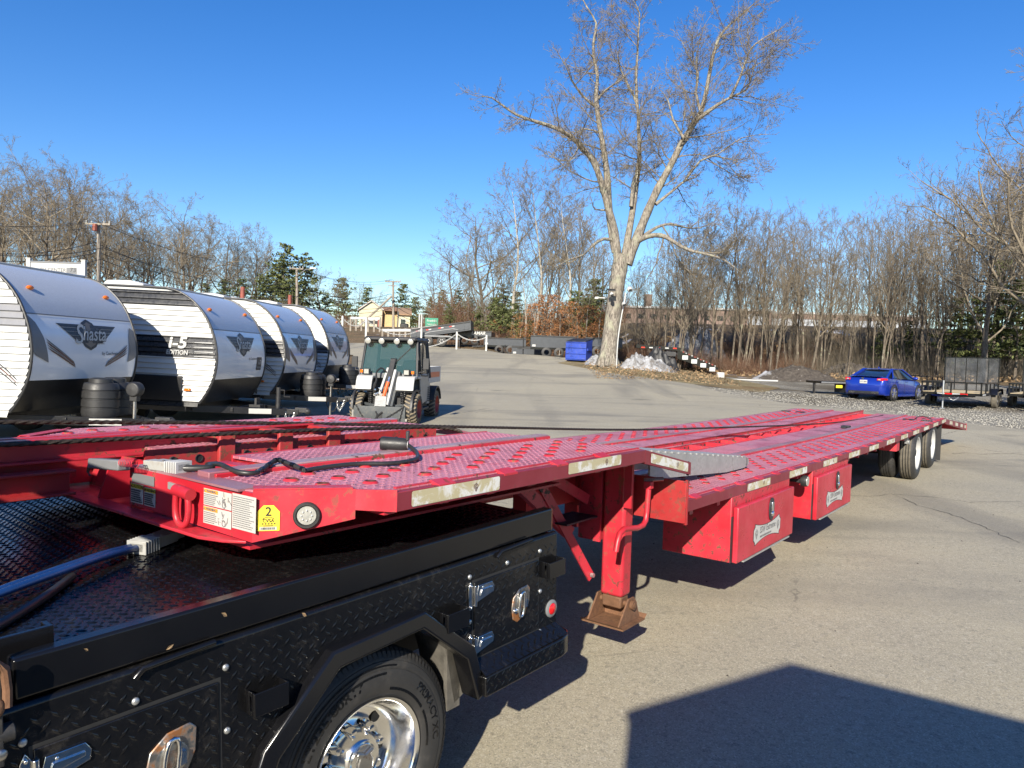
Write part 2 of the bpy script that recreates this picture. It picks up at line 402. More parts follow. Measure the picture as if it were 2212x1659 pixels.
M_GEL = simple('white_gelcoat', (0.74, 0.75, 0.77), 0.16, 0.0, 0.03, 2, coat=0.5)
M_SILVER = simple('silver_gelcoat', (0.42, 0.445, 0.49), 0.30, 0.0, 0.04, 30, 0.02, 300, coat=0.2)
M_GREYDEC = simple('grey_vinyl', (0.155, 0.158, 0.165), 0.35, 0.0, 0.06)
M_DARKDEC = simple('charcoal_vinyl', (0.035, 0.038, 0.045), 0.32, 0.0, 0.1)
M_MAROON = simple('maroon_vinyl', (0.10, 0.035, 0.03), 0.35, 0.0, 0.1)
M_BROWNDEC = simple('taupe_vinyl', (0.17, 0.14, 0.115), 0.35, 0.0, 0.1)
M_INK = simple('black_print', (0.02, 0.02, 0.02), 0.5, 0.0, 0.1)
M_GREYINK = simple('grey_print', (0.16, 0.16, 0.16), 0.55, 0.0, 0.2)
M_STICKER = simple('white_sticker', (0.45, 0.445, 0.42), 0.45, 0.0, 0.05, 14, 0, 60, 0.25, (0.45, 0.40, 0.32))
M_ORANGE = simple('orange_print', (0.72, 0.30, 0.03), 0.45, 0.0, 0.08)
M_YELLOW = simple('yellow_sticker', (0.75, 0.60, 0.045), 0.42, 0.0, 0.05)
M_AMBER = simple('amber_lens', (0.62, 0.14, 0.012), 0.12, 0.0, 0.1, coat=0.5)
M_REDLENS = simple('red_lens', (0.55, 0.012, 0.012), 0.10, 0.0, 0.1, coat=0.6)
M_LENS = simple('clear_lens', (0.36, 0.355, 0.32), 0.18, 0.1, 0.12, 40, 0.5, 130, coat=0.4)
M_GREYPL = simple('grey_connector', (0.33, 0.33, 0.31), 0.5, 0.0, 0.08, 10, 0.05, 80, 0.2, (0.25, 0.22, 0.18))
M_BLUECAB = simple('blue_cable', (0.008, 0.035, 0.13), 0.30, 0.0, 0.2)
M_BLACKCAB = simple('black_cable', (0.022, 0.022, 0.021), 0.42, 0.0, 0.25, 14, 0.1, 80)
M_ROPE = simple('wire_rope', (0.045, 0.034, 0.026), 0.6, 0.5, 0.4, 40, 0.5, 200)
M_LABEL = None
def worn_label():
    t = NT('worn_reflective_tape'); co = t.co(); n = t.noise(co, 9, 6, 0.7, 0.5); m = t.noise(t.co('Object', (6, 6, 40)), 3.0, 5, 0.65); k = t.noise(co, 55, 4, 0.7)
    c = t.mix(t.ramp(n, 0.44, 0.52), (0.62, 0.61, 0.57), (0.44, 0.385, 0.235))
    c = t.mix(t.ramp(m, 0.60, 0.66, 0, 0.8), c, (0.60, 0.56, 0.44)); c = t.mix(t.ramp(k, 0.66, 0.70, 0, 0.85), c, (0.10, 0.075, 0.05))
    return t.set(c, 0.42, 0, t.bump(n, 0.2, 0.002))
M_LABEL = worn_label()
def tinted_glass(name, c, rough=0.03, alpha=None):
    t = NT(name); t.set(c, rough, 0.0, None, 0.8, 0.6)
    if alpha is not None: t.b.inputs['Alpha'].default_value = alpha
    return t.m
M_GLASS_DARK = tinted_glass('dark_glass', (0.012, 0.016, 0.018))
M_GLASS_CAB = tinted_glass('green_tinted_glass', (0.030, 0.075, 0.066), 0.03, 0.55)
def bark(name, a, b, lich=0.3, sc=3.0, st=0.7):
    t = NT(name); co = t.co('Object', (sc, sc, sc * 0.22)); n = t.noise(co, 3.0, 6, 0.65, 0.6); k = t.noise(t.co(), 2.2, 5, 0.65)
    c = t.mix(t.ramp(n, 0.35, 0.65), a, b)
    c = t.mix(t.ramp(k, 0.62 - 0.12 * lich, 0.70, 0, 0.75), c, (0.33, 0.33, 0.24))
    return t.set(c, 0.9, 0, t.bump(n, st, 0.05), 0.15)
M_OAK = bark('grey_bark', (0.075, 0.064, 0.054), (0.33, 0.295, 0.245), 0.9, 5.0, 1.0)
M_TWIG = bark('twig_bark', (0.115, 0.095, 0.068), (0.26, 0.222, 0.165), 0.1, 2.0, 0.2)
M_TRUNK = bark('dark_bark', (0.062, 0.050, 0.041), (0.19, 0.158, 0.122), 0.3)
M_BIRCH = bark('pale_bark', (0.26, 0.235, 0.195), (0.46, 0.43, 0.37), 0.2)
M_FINE = bark('fine_twigs', (0.115, 0.095, 0.070), (0.25, 0.212, 0.158), 0.0, 1.0, 0.1)
M_REDTWIG = bark('reddish_twigs', (0.10, 0.055, 0.036), (0.24, 0.145, 0.095), 0.0, 1.0, 0.1)
def leafy(name, a, b):
    t = NT(name); n = t.noise(t.co(), 0.9, 4, 0.6); k = t.noise(t.co(), 11, 3, 0.6)
    c = t.mix(t.ramp(t.math('ADD', t.math('MULTIPLY', n, 0.6), t.math('MULTIPLY', k, 0.4)), 0.36, 0.62), a, b)
    return t.set(c, 0.7, 0, None, 0.25)
M_PINE = leafy('pine_needles', (0.040, 0.058, 0.020), (0.15, 0.165, 0.058))
M_BEECH = leafy('dead_beech_leaves', (0.15, 0.060, 0.022), (0.36, 0.165, 0.065))
def snow_mat():
    t = NT('old_snow'); co = t.co(); n = t.noise(co, 1.9, 7, 0.75, 0.5); k = t.noise(co, 6, 6, 0.8)
    c = t.mix(t.ramp(n, 0.40, 0.60, 0, 0.9), (0.37, 0.38, 0.40), (0.12, 0.11, 0.10)); c = t.mix(t.ramp(k, 0.52, 0.62, 0, 0.8), c, (0.09, 0.075, 0.06))
    return t.set(c, 0.75, 0, t.bump(k, 0.8, 0.08), 0.3)
M_SNOW = snow_mat()
M_DIRT = simple('dark_dirt', (0.060, 0.050, 0.042), 0.95, 0, 0.4, 2, 0.9, 9, 0.5, (0.16, 0.15, 0.14), bd=0.08)
M_CARBLUE = simple('blue_car_paint', (0.010, 0.035, 0.32), 0.22, 0.35, 0.05, 3, coat=1.0, rvar=0.03)
M_DUMPBLUE = simple('dumpster_blue', (0.020, 0.055, 0.34), 0.42, 0.0, 0.2, 3, 0.1, 30, 0.25, (0.10, 0.09, 0.08))
M_CREAM = simple('cream_clapboard', (0.50, 0.465, 0.32), 0.7, 0.0, 0.05)
M_ROOFTAN = simple('tan_shingles', (0.30, 0.19, 0.11), 0.9, 0.0, 0.2, 3, 0.3, 20)
M_BRICK = simple('brick_wall_far', (0.18, 0.125, 0.10), 0.85, 0.0, 0.15, 0.6, 0.1, 8)
M_PALEWALL = simple('pale_panel', (0.30, 0.315, 0.335), 0.6, 0.0, 0.06)
M_CHARCOAL = simple('charcoal_paint', (0.040, 0.045, 0.053), 0.40, 0.0, 0.12)
M_BLADE = simple('grey_blade', (0.055, 0.062, 0.066), 0.45, 0.1, 0.15, 4, 0.1, 50, 0.3, (0.12, 0.11, 0.09))
M_SIDEGREY = simple('taupe_machine_paint', (0.30, 0.29, 0.26), 0.35, 0.0, 0.08)
M_TOOLORANGE = simple('orange_machine_paint', (0.62, 0.10, 0.02), 0.35, 0.0, 0.08)
M_WOODDECK = simple('new_deck_boards', (0.50, 0.40, 0.24), 0.75, 0.0, 0.15, 5, 0.1, 60)
M_POLE = bark('weathered_pole', (0.17, 0.145, 0.12), (0.32, 0.285, 0.24), 0.0)
M_RUSTBROWN = simple('rust_brown_plate', (0.13, 0.07, 0.045), 0.8, 0, 0.3)
M_RUSTCAN = simple('rust_red_can', (0.22, 0.055, 0.035), 0.6, 0, 0.2)
M_GREENSIGN = simple('green_road_sign', (0.010, 0.20, 0.12), 0.45, 0, 0.05)
M_TAN = simple('tan_wood', (0.42, 0.29, 0.14), 0.8, 0, 0.15)
M_FOGGREY = simple('grey_machine_plastic', (0.16, 0.165, 0.17), 0.45, 0.0, 0.1)
# ------------------------------------------------------------------ ground
def sheet(name, ys, lb, rb, nc, dz, mat):
    V = []; 
    for y in ys:
        l, r = lb(y), rb(y)
        for i in range(nc + 1):
            x = l + (r - l) * i / nc; V.append((x, y, 0))
    V = np.array(V); V[:, 2] = HT(V[:, 0], V[:, 1]) + dz
    n = nc + 1; F = [(i * n + j, i * n + j + 1, (i + 1) * n + j + 1, (i + 1) * n + j) for i in range(len(ys) - 1) for j in range(nc)]
    o = np_mesh(name, V, F, mat, smooth=True); o['kind'] = 'structure'; return o
def nonuni(a, b, n, p):   # denser near 0
    s = np.linspace(-1, 1, n); s = np.sign(s) * np.abs(s) ** p; return np.where(s < 0, -s * a, s * b)
gx = nonuni(-1500, 1500, 150, 3.2); gy = np.concatenate([np.linspace(-400, -14, 14), np.linspace(-12, 100, 150), np.geomspace(104, 1800, 26)])
GX, GY = np.meshgrid(gx, gy); GZ = HT(GX, GY) - 0.05
nx = len(gx)
np_mesh('ground', np.stack([GX.ravel(), GY.ravel(), GZ.ravel()], 1),
        [(i * nx + j, i * nx + j + 1, (i + 1) * nx + j + 1, (i + 1) * nx + j) for i in range(len(gy) - 1) for j in range(nx - 1)], M_EARTH, smooth=True)['kind'] = 'structure'
edge = [gp(*p) for p in ((2212, 930), (2100, 915), (1900, 890), (1700, 872), (1560, 848), (1450, 814), (1330, 799))]
edge = [(p.x, p.y) for p in edge] + [(5.0, 46.5), (1.0, 51.0), (-2.2, 54.3), (-6.0, 57.5), (-9, 60), (-60, 66)]
EY = np.array([e[1] for e in edge]); EX = np.array([e[0] for e in edge]); o_ = np.argsort(EY); EY, EX = EY[o_], EX[o_]
def rb(y):
    if y < EY[0]: return float(EX[0] + (EY[0] - y) * 4.0) if y > EY[0] - 6 else 60.0
    return float(np.interp(y, EY, EX))
def lb(y): return float(np.interp(y, [22, 24, 47.5, 50, 66], [-45, -4.95, -10.2, -60, -60.5]))
ys = np.concatenate([np.linspace(-25, 24, 60), np.linspace(24.4, 60, 90)])
sheet('asphalt_lot', ys, lb, rb, 60, 0.004, M_ASPH)
def gr(y): return float(np.interp(y, [14, 30, 44, 52], [75, 70, 60, 40]))
def gl(y): return rb(y) - 0.4
sheet('gravel_lot', np.linspace(EY[0] - 1.5, 43, 70), gl, gr, 60, -0.008, M_GRAV)
sheet('grass_verge', np.linspace(32, 47, 40), lambda y: float(np.interp(y, [32, 38, 44, 47], [10.2, 5.2, 2.6, 4.0])), lambda y: float(np.interp(y, [32, 36, 40, 47], [10.8, 13, 12.5, 10])), 24, 0.006, M_VERGE)
# thin cracks and a patch of crumbled tar in the old asphalt
def crack(pts, w0, seed):
    r = random.Random(seed); P = []
    for i in range(len(pts) - 1):
        a, b = gp(*pts[i]), gp(*pts[i + 1]); n = max(4, int((b - a).length / 0.10))
        for k in range(n): P.append(a.lerp(b, k / n) + Vector((r.gauss(0, 0.018), r.gauss(0, 0.018), 0)))
    m = MB(); vs = []; n = len(P)
    for i, p in enumerate(P):
        d = (P[min(i + 1, n - 1)] - P[max(i - 1, 0)]).normalized(); s = Vector((-d.y, d.x, 0)) * w0 * r.uniform(0.25, 1.0)
        for q in (p - s, p + s): vs.append((q.x, q.y, gz(q.x, q.y) + 0.0085))
    m.add(vs, [(2 * i, 2 * i + 1, 2 * i + 3, 2 * i + 2) for i in range(n - 1)]); o = m.build('crack', M_CRACK, None, fix=False); o['kind'] = 'structure'
M_CRACK = simple('crack_dark', (0.05, 0.047, 0.042), 0.95, 0, 0.4, 30)  # flat dark tone of the crack strips
K2 = 0.5486
def c29(x, y): return ((2900 + x / 1.954) * K2, (1550 + y / 1.954) * K2)
crack([c29(*p) for p in ((850, 792), (1050, 800), (1200, 788), (1400, 868), (1620, 940), (1900, 1050), (2230, 1180))], 0.006, 1)
crack([c29(*p) for p in ((1640, 466), (1760, 462), (1900, 472), (2230, 458))], 0.010, 2)
crack([c29(*p) for p in ((1220, 790), (1500, 800), (1800, 850), (2230, 835))], 0.006, 3)
crack([(960, 790), (1080, 800), (1150, 815), (1260, 835)], 0.012, 4)
# loose gravel stones in front of the car
def scatter_stones(name, n, region, smin, smax, mat, seed):
    r = np.random.RandomState(seed); xs, ys_ = region(r, n)
    base = np.array([(1, 0, 0), (-1, 0, 0), (0, 1, 0), (0, -1, 0), (0, 0, 0.7), (0, 0, -0.4)], float)
    fc = np.array([(0, 2, 4), (2, 1, 4), (1, 3, 4), (3, 0, 4), (2, 0, 5), (1, 2, 5), (3, 1, 5), (0, 3, 5)])
    s = r.uniform(smin, smax, (n, 1, 1)); a = r.uniform(0, 6.28, n)
    b = base[None] * s * r.uniform(0.6, 1.4, (n, 6, 1)); c, si = np.cos(a)[:, None], np.sin(a)[:, None]
    X = b[:, :, 0] * c - b[:, :, 1] * si; Y = b[:, :, 0] * si + b[:, :, 1] * c
    X += xs[:, None]; Y += ys_[:, None]; Z = b[:, :, 2] + HT(xs, ys_)[:, None]
    V = np.stack([X, Y, Z], 2).reshape(-1, 3); F = (fc[None] + (np.arange(n) * 6)[:, None, None]).reshape(-1, 3)
    return np_mesh(name, V, F, mat, kind='stuff')
def reg_gravel(r, n):
    y = r.uniform(15, 33, n) ; x = np.array([rb(v) for v in y]) + r.gamma(1.6, 4.0, n) - 0.5; return x, y
M_STONE = simple('pale_gravel_stones', (0.36, 0.34, 0.29), 0.9, 0, 0.5, 3)
tag(scatter_stones('gravel_stones', 14000, reg_gravel, 0.006, 0.026, M_STONE, 3), 'pale loose gravel stones strewn along the edge of the lot', 'gravel')
def reg_near(r, n): return r.uniform(1.0, 9, n), r.uniform(4, 14, n)
tag(scatter_stones('loose_grit', 260, reg_near, 0.006, 0.016, M_DIRT, 9), 'dark loose grit scattered on the asphalt', 'grit')

# ------------------------------------------------------------------ trees
class TB:
    def __init__(s): s.V = []; s.F = []; s.c = 0
    def tube(s, pts, rs, n):
        k = len(pts); P = np.array(pts, float); D = np.gradient(P, axis=0); D /= np.linalg.norm(D, axis=1)[:, None] + 1e-9
        ref = np.array((0.31, 0.23, 0.92)) if abs(D[0][2]) < 0.8 else np.array((0.93, 0.31, 0.17))
        U = np.cross(D, ref); U /= np.linalg.norm(U, axis=1)[:, None] + 1e-9; W = np.cross(D, U)
        a = np.arange(n) * 2 * math.pi / n
        R = np.array(rs)[:, None, None]
        V = P[:, None] + (U[:, None] * np.cos(a)[None, :, None] + W[:, None] * np.sin(a)[None, :, None]) * R
        i = np.arange(k - 1)[:, None] * n; j = np.arange(n)[None]; j2 = (j + 1) % n
        F = np.stack([i + j, i + j2, i + n + j2, i + n + j], 2).reshape(-1, 4) + s.c
        s.V.append(V.reshape(-1, 3)); s.F.append(F); s.c += k * n
    def build(s, name, mat, parent, smooth=True):
        if not s.V: return None
        return np_mesh(name, np.concatenate(s.V), np.concatenate(s.F), mat, parent, smooth)
def rot_about(v, ax, a): return Matrix.Rotation(a, 3, ax) @ v
def grow(T, C, p, d, L, r, lvl, rng, S):
    """S: per level dict(n children, ratio, angle, start, wander, up, maxlvl)"""
    seg = max(2, int(math.ceil(L / (0.9 if lvl == 0 else 0.55 if lvl < 3 else 0.5)))); seg = min(seg, S.get('segmax', 14) if lvl < 2 else (5 if lvl == 2 else 3))
    pts = [Vector(p)]; ds = [d.normalized()]; q = Vector(p); dd = d.normalized()
    for i in range(seg):
        wv = S['wander'] * (0.6 if lvl == 0 else 1.0)
        dd = (dd + Vector((rng.gauss(0, wv), rng.gauss(0, wv), rng.gauss(0, wv) + S['up'][min(lvl, len(S['up']) - 1)]))).normalized()
        q = q + dd * (L / seg); pts.append(q.copy()); ds.append(dd.copy())
    last = lvl >= S['maxlvl']
    e = 0.12 if lvl == 0 else 0.3
    rs = [max(S['rmin'], r * (1 - (1 - e) * (i / seg) ** 0.9)) for i in range(seg + 1)]
    if lvl == 0: rs[0] *= 1.25
    (T if lvl <= S.get('trunklvl', 0) else C).tube(pts, rs, 9 if lvl == 0 else (5 if lvl == 1 else (4 if lvl == 2 else 3)))
    if last: return
    n = S['n'][lvl]
    if 'ref' in S: n = max(2, int(round(n * min(1.15, L / S['ref'][lvl]))))
    f0 = S['start'][min(lvl, len(S['start']) - 1)]
    for k in range(n):
        f = f0 + (1 - f0) * (k + rng.random()) / n; x = f * seg; i = min(int(x), seg - 1); t = x - i
        cp = pts[i].lerp(pts[i + 1], t); cd = ds[i + 1]
        ax = rot_about(cd.orthogonal().normalized(), cd, rng.uniform(0, 6.283) if lvl else k * 2.4 + rng.uniform(-0.5, 0.5))
        a = rad(rng.uniform(*S['ang'][min(lvl, len(S['ang']) - 1)]))
        nd = rot_about(cd, ax, a)
        cl = L * S['ratio'][min(lvl, len(S['ratio']) - 1)] * (1.0 - 0.55 * f) * rng.uniform(0.7, 1.25)
        grow(T, C, cp, nd, cl, min(rs[i] * 0.62, max(S['rmin'], cl * S.get('rk', 0.016))), lvl + 1, rng, S)
def tree_root(name, label, group, T, C, mt, mc, leaves=None):
    o = thing(name, label, 'tree', group=group); T.build('trunk', mt, o); C.build('crown', mc, o)
    if leaves: np_mesh('leaves', leaves[0], leaves[1], leaves[2], o)
    return o
def leaf_quads(pts, rng, size, flat=0.0):
    n = len(pts); r = np.random.RandomState(rng.randrange(1 << 30)); P = np.array(pts)
    u = r.normal(size=(n, 3)); u[:, 2] *= (1 - flat); u /= np.linalg.norm(u, axis=1)[:, None]
    v = np.cross(u, r.normal(size=(n, 3))); v /= np.linalg.norm(v, axis=1)[:, None]
    s = r.uniform(size[0], size[1], (n, 1)); wd = s * r.uniform(0.35, 0.6, (n, 1))
    V = np.stack([P - u * s, P + v * wd, P + u * s, P - v * wd], 1).reshape(-1, 3); return V, np.arange(n * 4).reshape(-1, 4)

S_TALL = dict(n=[20, 8, 6, 4], ratio=[0.42, 0.5, 0.5, 0.6], ang=[(25, 55), (25, 55), (25, 60), (20, 60)], start=[0.32, 0.2, 0.15, 0.1], wander=0.07, up=[0.02, 0.07, 0.05, 0.03], maxlvl=4, rmin=0.008, rk=0.011)
S_SPREAD = dict(n=[14, 9, 6, 5], ratio=[0.68, 0.5, 0.5, 0.55], ang=[(40, 75), (30, 60), (30, 60), (25, 60)], start=[0.22, 0.2, 0.15, 0.1], wander=0.12, up=[0.0, 0.06, 0.04, 0.02], maxlvl=4, rmin=0.008, rk=0.014)
S_STEM = dict(n=[11, 5, 4], ratio=[0.34, 0.5, 0.6], ang=[(18, 42), (20, 50), (20, 55)], start=[0.25, 0.15, 0.1], wander=0.085, up=[0.02, 0.08, 0.05], maxlvl=3, rmin=0.007, rk=0.009)
PROTO = {}
def proto(kind, k, H, rng):
    T, C = TB(), TB(); leaves = None
    if kind in ('tall', 'birch'):
        grow(T, C, (0, 0, -0.3), Vector((rng.gauss(0, .04), rng.gauss(0, .04), 1)), H, H * 0.0125, 0, rng, S_TALL)
        m = (M_BIRCH if kind == 'birch' else M_TRUNK, M_FINE)
    elif kind == 'spread':
        grow(T, C, (0, 0, -0.3), Vector((rng.gauss(0, .06), rng.gauss(0, .06), 1)), H, H * 0.019, 0, rng, S_SPREAD); m = (M_TRUNK, M_FINE)
    elif kind == 'clump':
        for j in range(rng.randint(3, 6)):
            a = rng.uniform(0, 6.28); q = rng.uniform(0.1, 0.9)
            grow(T, C, (math.cos(a) * q, math.sin(a) * q, -0.3), Vector((math.cos(a) * 0.14 + rng.gauss(0, .05), math.sin(a) * 0.14 + rng.gauss(0, .05), 1)), H * rng.uniform(0.75, 1.0), rng.uniform(0.04, 0.085), 0, rng, S_STEM)
        m = (M_TRUNK, M_FINE)
    elif kind == 'beech':
        grow(T, C, (0, 0, -0.3), Vector((0, 0, 1)), H, H * 0.010, 0, rng, dict(S_TALL, start=[0.08, 0.15, 0.1], maxlvl=3, n=[16, 6, 4]))
        pts = np.concatenate(C.V); idx = np.random.RandomState(k).choice(len(pts), 2600); pts = pts[idx] + np.random.RandomState(k).normal(0, 0.18, (2600, 3)); pts = pts[pts[:, 2] < H * 0.8]
        V, F = leaf_quads(pts, rng, (0.05, 0.13)); leaves = (V, F, M_BEECH); m = (M_BIRCH, M_FINE)
    elif kind == 'pine':
        grow(T, C, (0, 0, -0.3), Vector((0, 0, 1)), H, H * 0.014, 0, rng, dict(S_TALL, n=[0], maxlvl=1)); pts = []
        z = H * rng.uniform(0.10, 0.25)
        while z < H * 0.985:
            f = z / H; ln = (0.30 * H) * (1 - f) ** 0.55 * rng.uniform(0.55, 1.25) + 0.3
            for j in range(rng.randint(4, 6)):
                a = rng.uniform(0, 6.28); l = ln * rng.uniform(0.35, 1.15); tip = Vector((math.cos(a) * l, math.sin(a) * l, z + l * rng.uniform(-0.05, 0.28)))
                C.tube([(0, 0, z), tuple(tip)], [0.035, 0.01], 3)
                for q in range(int(5 + l * 9)):
                    t = rng.uniform(0.25, 1.02); s_ = 0.10 + 0.22 * l * (1 - t) + 0.05
                    pts.append((tip.x * t + rng.gauss(0, s_), tip.y * t + rng.gauss(0, s_), z + (tip.z - z) * t + rng.gauss(0, 0.13)))
            z += rng.uniform(0.35, 0.75)
        V, F = leaf_quads(pts, rng, (0.12, 0.36), 0.3); leaves = (V, F, M_PINE); m = (M_TRUNK, M_TRUNK)
    o = tree_root({'tall': 'bare_tree', 'birch': 'birch_tree', 'spread': 'bare_tree', 'clump': 'bare_tree', 'beech': 'beech_tree', 'pine': 'pine_tree'}[kind], 'x', None, T, C, m[0], m[1], leaves)
    return o
for kind, cnt, H in (('tall', 4, 17), ('spread', 3, 15), ('clump', 4, 11.5), ('birch', 2, 16), ('beech', 2, 8), ('pine', 3, 13)):
    for k in range(cnt):
        o = proto(kind, k, H, RNG); PROTO[kind, k] = [o, max(v.co.z for c in o.children for v in c.data.vertices), False]
def plant(kind, x, y, h, label, group, k=None):
    ks = [q for (kk, q) in PROTO if kk == kind]; k = RNG.choice(ks) if k is None else k
    e = PROTO[kind, k]
    if not e[2]: o = e[0]; e[2] = True
    else: o = copy_tree(e[0])
    s = h / e[1]; o.location = (x, y, gz(x, y) - 0.05); o.rotation_euler = (0, 0, RNG.uniform(0, 6.28)); o.scale = (s * RNG.uniform(0.9, 1.1), s * RNG.uniform(0.9, 1.1), s)
    if kind == 'pine': o.scale = (o.scale[0] * 1.15, o.scale[1] * 1.15, o.scale[2])
    o['label'] = label
    if group: o['group'] = group; MEMBERS.setdefault(group, []).append((px_of(x, y), o))
    return o
MEMBERS = {}
def px_of(x, y): return x / y
def px_x(px, d): return (px - CX) / FPX * d
def top_h(px, ptop, d):   # tree height so its top shows at a pixel
    p = at(px, ptop, d); return max(3.0, p.z - gz(p.x, p.y))
# left row beyond the road
GL = 'bare trees in the row behind the travel trailers'
LL = 'tall bare grey tree in the wooded row rising behind the travel trailers'
for px, pt, d, kd in ((-60, 330, 78, 'tall'), (20, 335, 80, 'spread'), (62, 350, 86, 'tall'), (105, 318, 74, 'spread'), (150, 325, 82, 'tall'), (185, 360, 88, 'tall'), (235, 400, 84, 'spread'), (285, 405, 90, 'tall'),
                      (330, 425, 92, 'tall'), (385, 437, 88, 'spread'), (430, 470, 96, 'tall'), (470, 490, 98, 'spread'), (505, 500, 100, 'tall'), (548, 494, 104, 'tall'), (585, 520, 108, 'tall'), (-20, 400, 95, 'tall'), (250, 470, 70, 'tall'),
                      (360, 500, 76, 'tall'), (90, 420, 100, 'tall'), (200, 440, 100, 'tall'), (310, 470, 104, 'spread'), (410, 500, 110, 'tall'), (530, 530, 116, 'spread'), (690, 580, 120, 'spread'), (720, 590, 124, 'tall'), (765, 605, 150, 'tall'), (810, 625, 156, 'spread'), (660, 590, 118, 'tall')):
    plant(kd, px_x(px, d), d, top_h(px, pt - 16, d), LL, GL)
rl_ = random.Random(77)
for i in range(22):
    px = -60 + 700 * (i + rl_.random()) / 22; d = rl_.uniform(92, 125); pt = np.interp(px, [-60, 160, 240, 400, 600, 700], [350, 345, 410, 455, 530, 590]) + rl_.uniform(0, 60)
    plant(rl_.choice(('tall', 'tall', 'spread')), px_x(px, d), d, top_h(px, pt, d), LL, GL)
GPN = 'evergreens among the bare trees on the left'
LPN = 'dark green pine standing among the bare trees left of the cream house'
for px, pt, d in ((610, 525, 105), (652, 545, 108), (590, 560, 98), (735, 598, 132), (790, 620, 150), (560, 590, 96), (480, 600, 90), (700, 630, 110), (520, 600, 94), (440, 610, 92), (630, 600, 100)):
    plant('pine', px_x(px, d), d, top_h(px, pt, d), LPN, GPN)
for px, pt, d, lb_ in ((866, 612, 150, 'wide dark pine rising directly behind the cream house roof'), (893, 640, 146, 'small dark pine just right of the cream house')):
    plant('pine', px_x(px, d), d, top_h(px, pt, d), lb_, None); 
GPM = 'evergreens behind the raised dump trailer'; LPM = 'bushy green evergreen growing behind the raised dump trailer'
for px, pt, d in ((925, 640, 105), (950, 625, 110), (985, 620, 96), (1010, 640, 92), (965, 655, 84), (1080, 610, 78), (1110, 625, 76), (1060, 640, 70)):
    plant('pine', px_x(px, d), d, top_h(px, pt, d), LPM, GPM)
GC = 'bare trees behind the lot edge posts'; LC = 'tall slender bare tree in the wood behind the white posts and blue dumpster'
for px, pt, d, kd in ((975, 500, 92, 'spread'), (1035, 430, 74, 'spread'), (1060, 470, 84, 'tall'), (1008, 520, 88, 'tall'), (1085, 500, 78, 'tall'), (1110, 345, 70, 'birch'), (1150, 340, 68, 'birch'), (1165, 380, 76, 'tall'), (1215, 360, 66, 'birch'), (1200, 430, 80, 'tall'),
                      (1245, 420, 74, 'tall'), (1275, 440, 70, 'tall'), (1130, 520, 66, 'birch'), (1290, 480, 80, 'spread'), (1180, 520, 72, 'clump'), (1240, 560, 64, 'clump'), (1045, 560, 70, 'clump'), (940, 560, 100, 'spread')):
    plant(kd, px_x(px, d), d, top_h(px, pt, d), LC, GC)
GB = 'russet leaved young beeches behind the dumpster'; LB = 'young beech keeping its dead russet leaves behind the blue dumpster'
for px, pt, d in ((1150, 600, 63), (1185, 570, 61), (1225, 590, 60), (1262, 600, 58), (1290, 620, 57), (1120, 660, 62), (1070, 690, 66), (1205, 650, 59), (1245, 665, 56)):
    plant('beech', px_x(px, d), d, top_h(px, pt, d), LB, GB)
for px, pt, d in ((1280, 600, 66), (1255, 640, 64)):
    plant('pine', px_x(px, d), d, top_h(px, pt, d), 'green pine showing between the dumpster and the big oak trunk', 'pines beside the oak trunk')
GR = 'slender bare trees of the young wood on the right'; LR = 'slender bare multi stemmed tree in the thicket right of the big oak'
rr = random.Random(21)
for i in range(60):
    px = 1370 + (2290 - 1370) * (i + rr.random()) / 60; d = rr.uniform(47, 62) + (px - 1700) * 0.004
    pt = np.interp(px, [1370, 1500, 1620, 1700, 1850, 2000, 2080, 2290], [520, 430, 400, 425, 425, 420, 330, 250]) + abs(rr.gauss(0, 38))
    kd = 'clump' if rr.random() < 0.6 else 'tall'
    plant(kd, px_x(px, d), d, top_h(px, pt, d), LR if kd == 'clump' else 'slender single trunked bare tree in the thicket right of the big oak', GR)
GS_ = 'low saplings on the bank in front of the brick factory'
for i in range(34):
    px = 1350 + 800 * (i + rr.random()) / 34; d = rr.uniform(60, 70); plant('clump' if i % 3 else 'tall', px_x(px, d), d, rr.uniform(4.0, 7.5), 'low bare %s sapling on the bank in front of the brick factory' % ('many stemmed' if i % 3 else 'single stemmed'), GS_)
for px, pt, d, k_ in ((2225, 215, 40, 0), (2120, 330, 45, 1), (2290, 60, 36, 2)):
    plant('spread', px_x(px, d), d, top_h(px, pt, d), 'big spreading bare tree leaning into the picture at its right edge', 'large bare trees at the right edge', k_)
for px, pt, d in ((1905, 700, 56), (1960, 690, 57), (2060, 640, 52), (2150, 560, 50), (2190, 600, 48)):
    plant('pine', px_x(px, d), d, top_h(px, pt, d), 'low dark evergreen in the shade of the right hand thicket', 'evergreens in the right thicket')
for e in []:
    if not e[2]:
        for c in list(e[0].children): bpy.data.objects.remove(c)
        bpy.data.objects.remove(e[0])
ORD = ['first', 'second', 'third', 'fourth', 'fifth', 'sixth', 'seventh', 'eighth', 'ninth', 'tenth', 'eleventh', 'twelfth', 'thirteenth', 'fourteenth', 'fifteenth', 'sixteenth', 'seventeenth', 'eighteenth', 'nineteenth', 'twentieth']
ORD += ['twenty-' + q for q in ORD[:9]] + ['thirtieth'] + ['thirty-' + q for q in ORD[:9]] + ['fortieth'] + ['forty-' + q for q in ORD[:9]] + ['fiftieth'] + ['fifty-' + q for q in ORD[:9]]
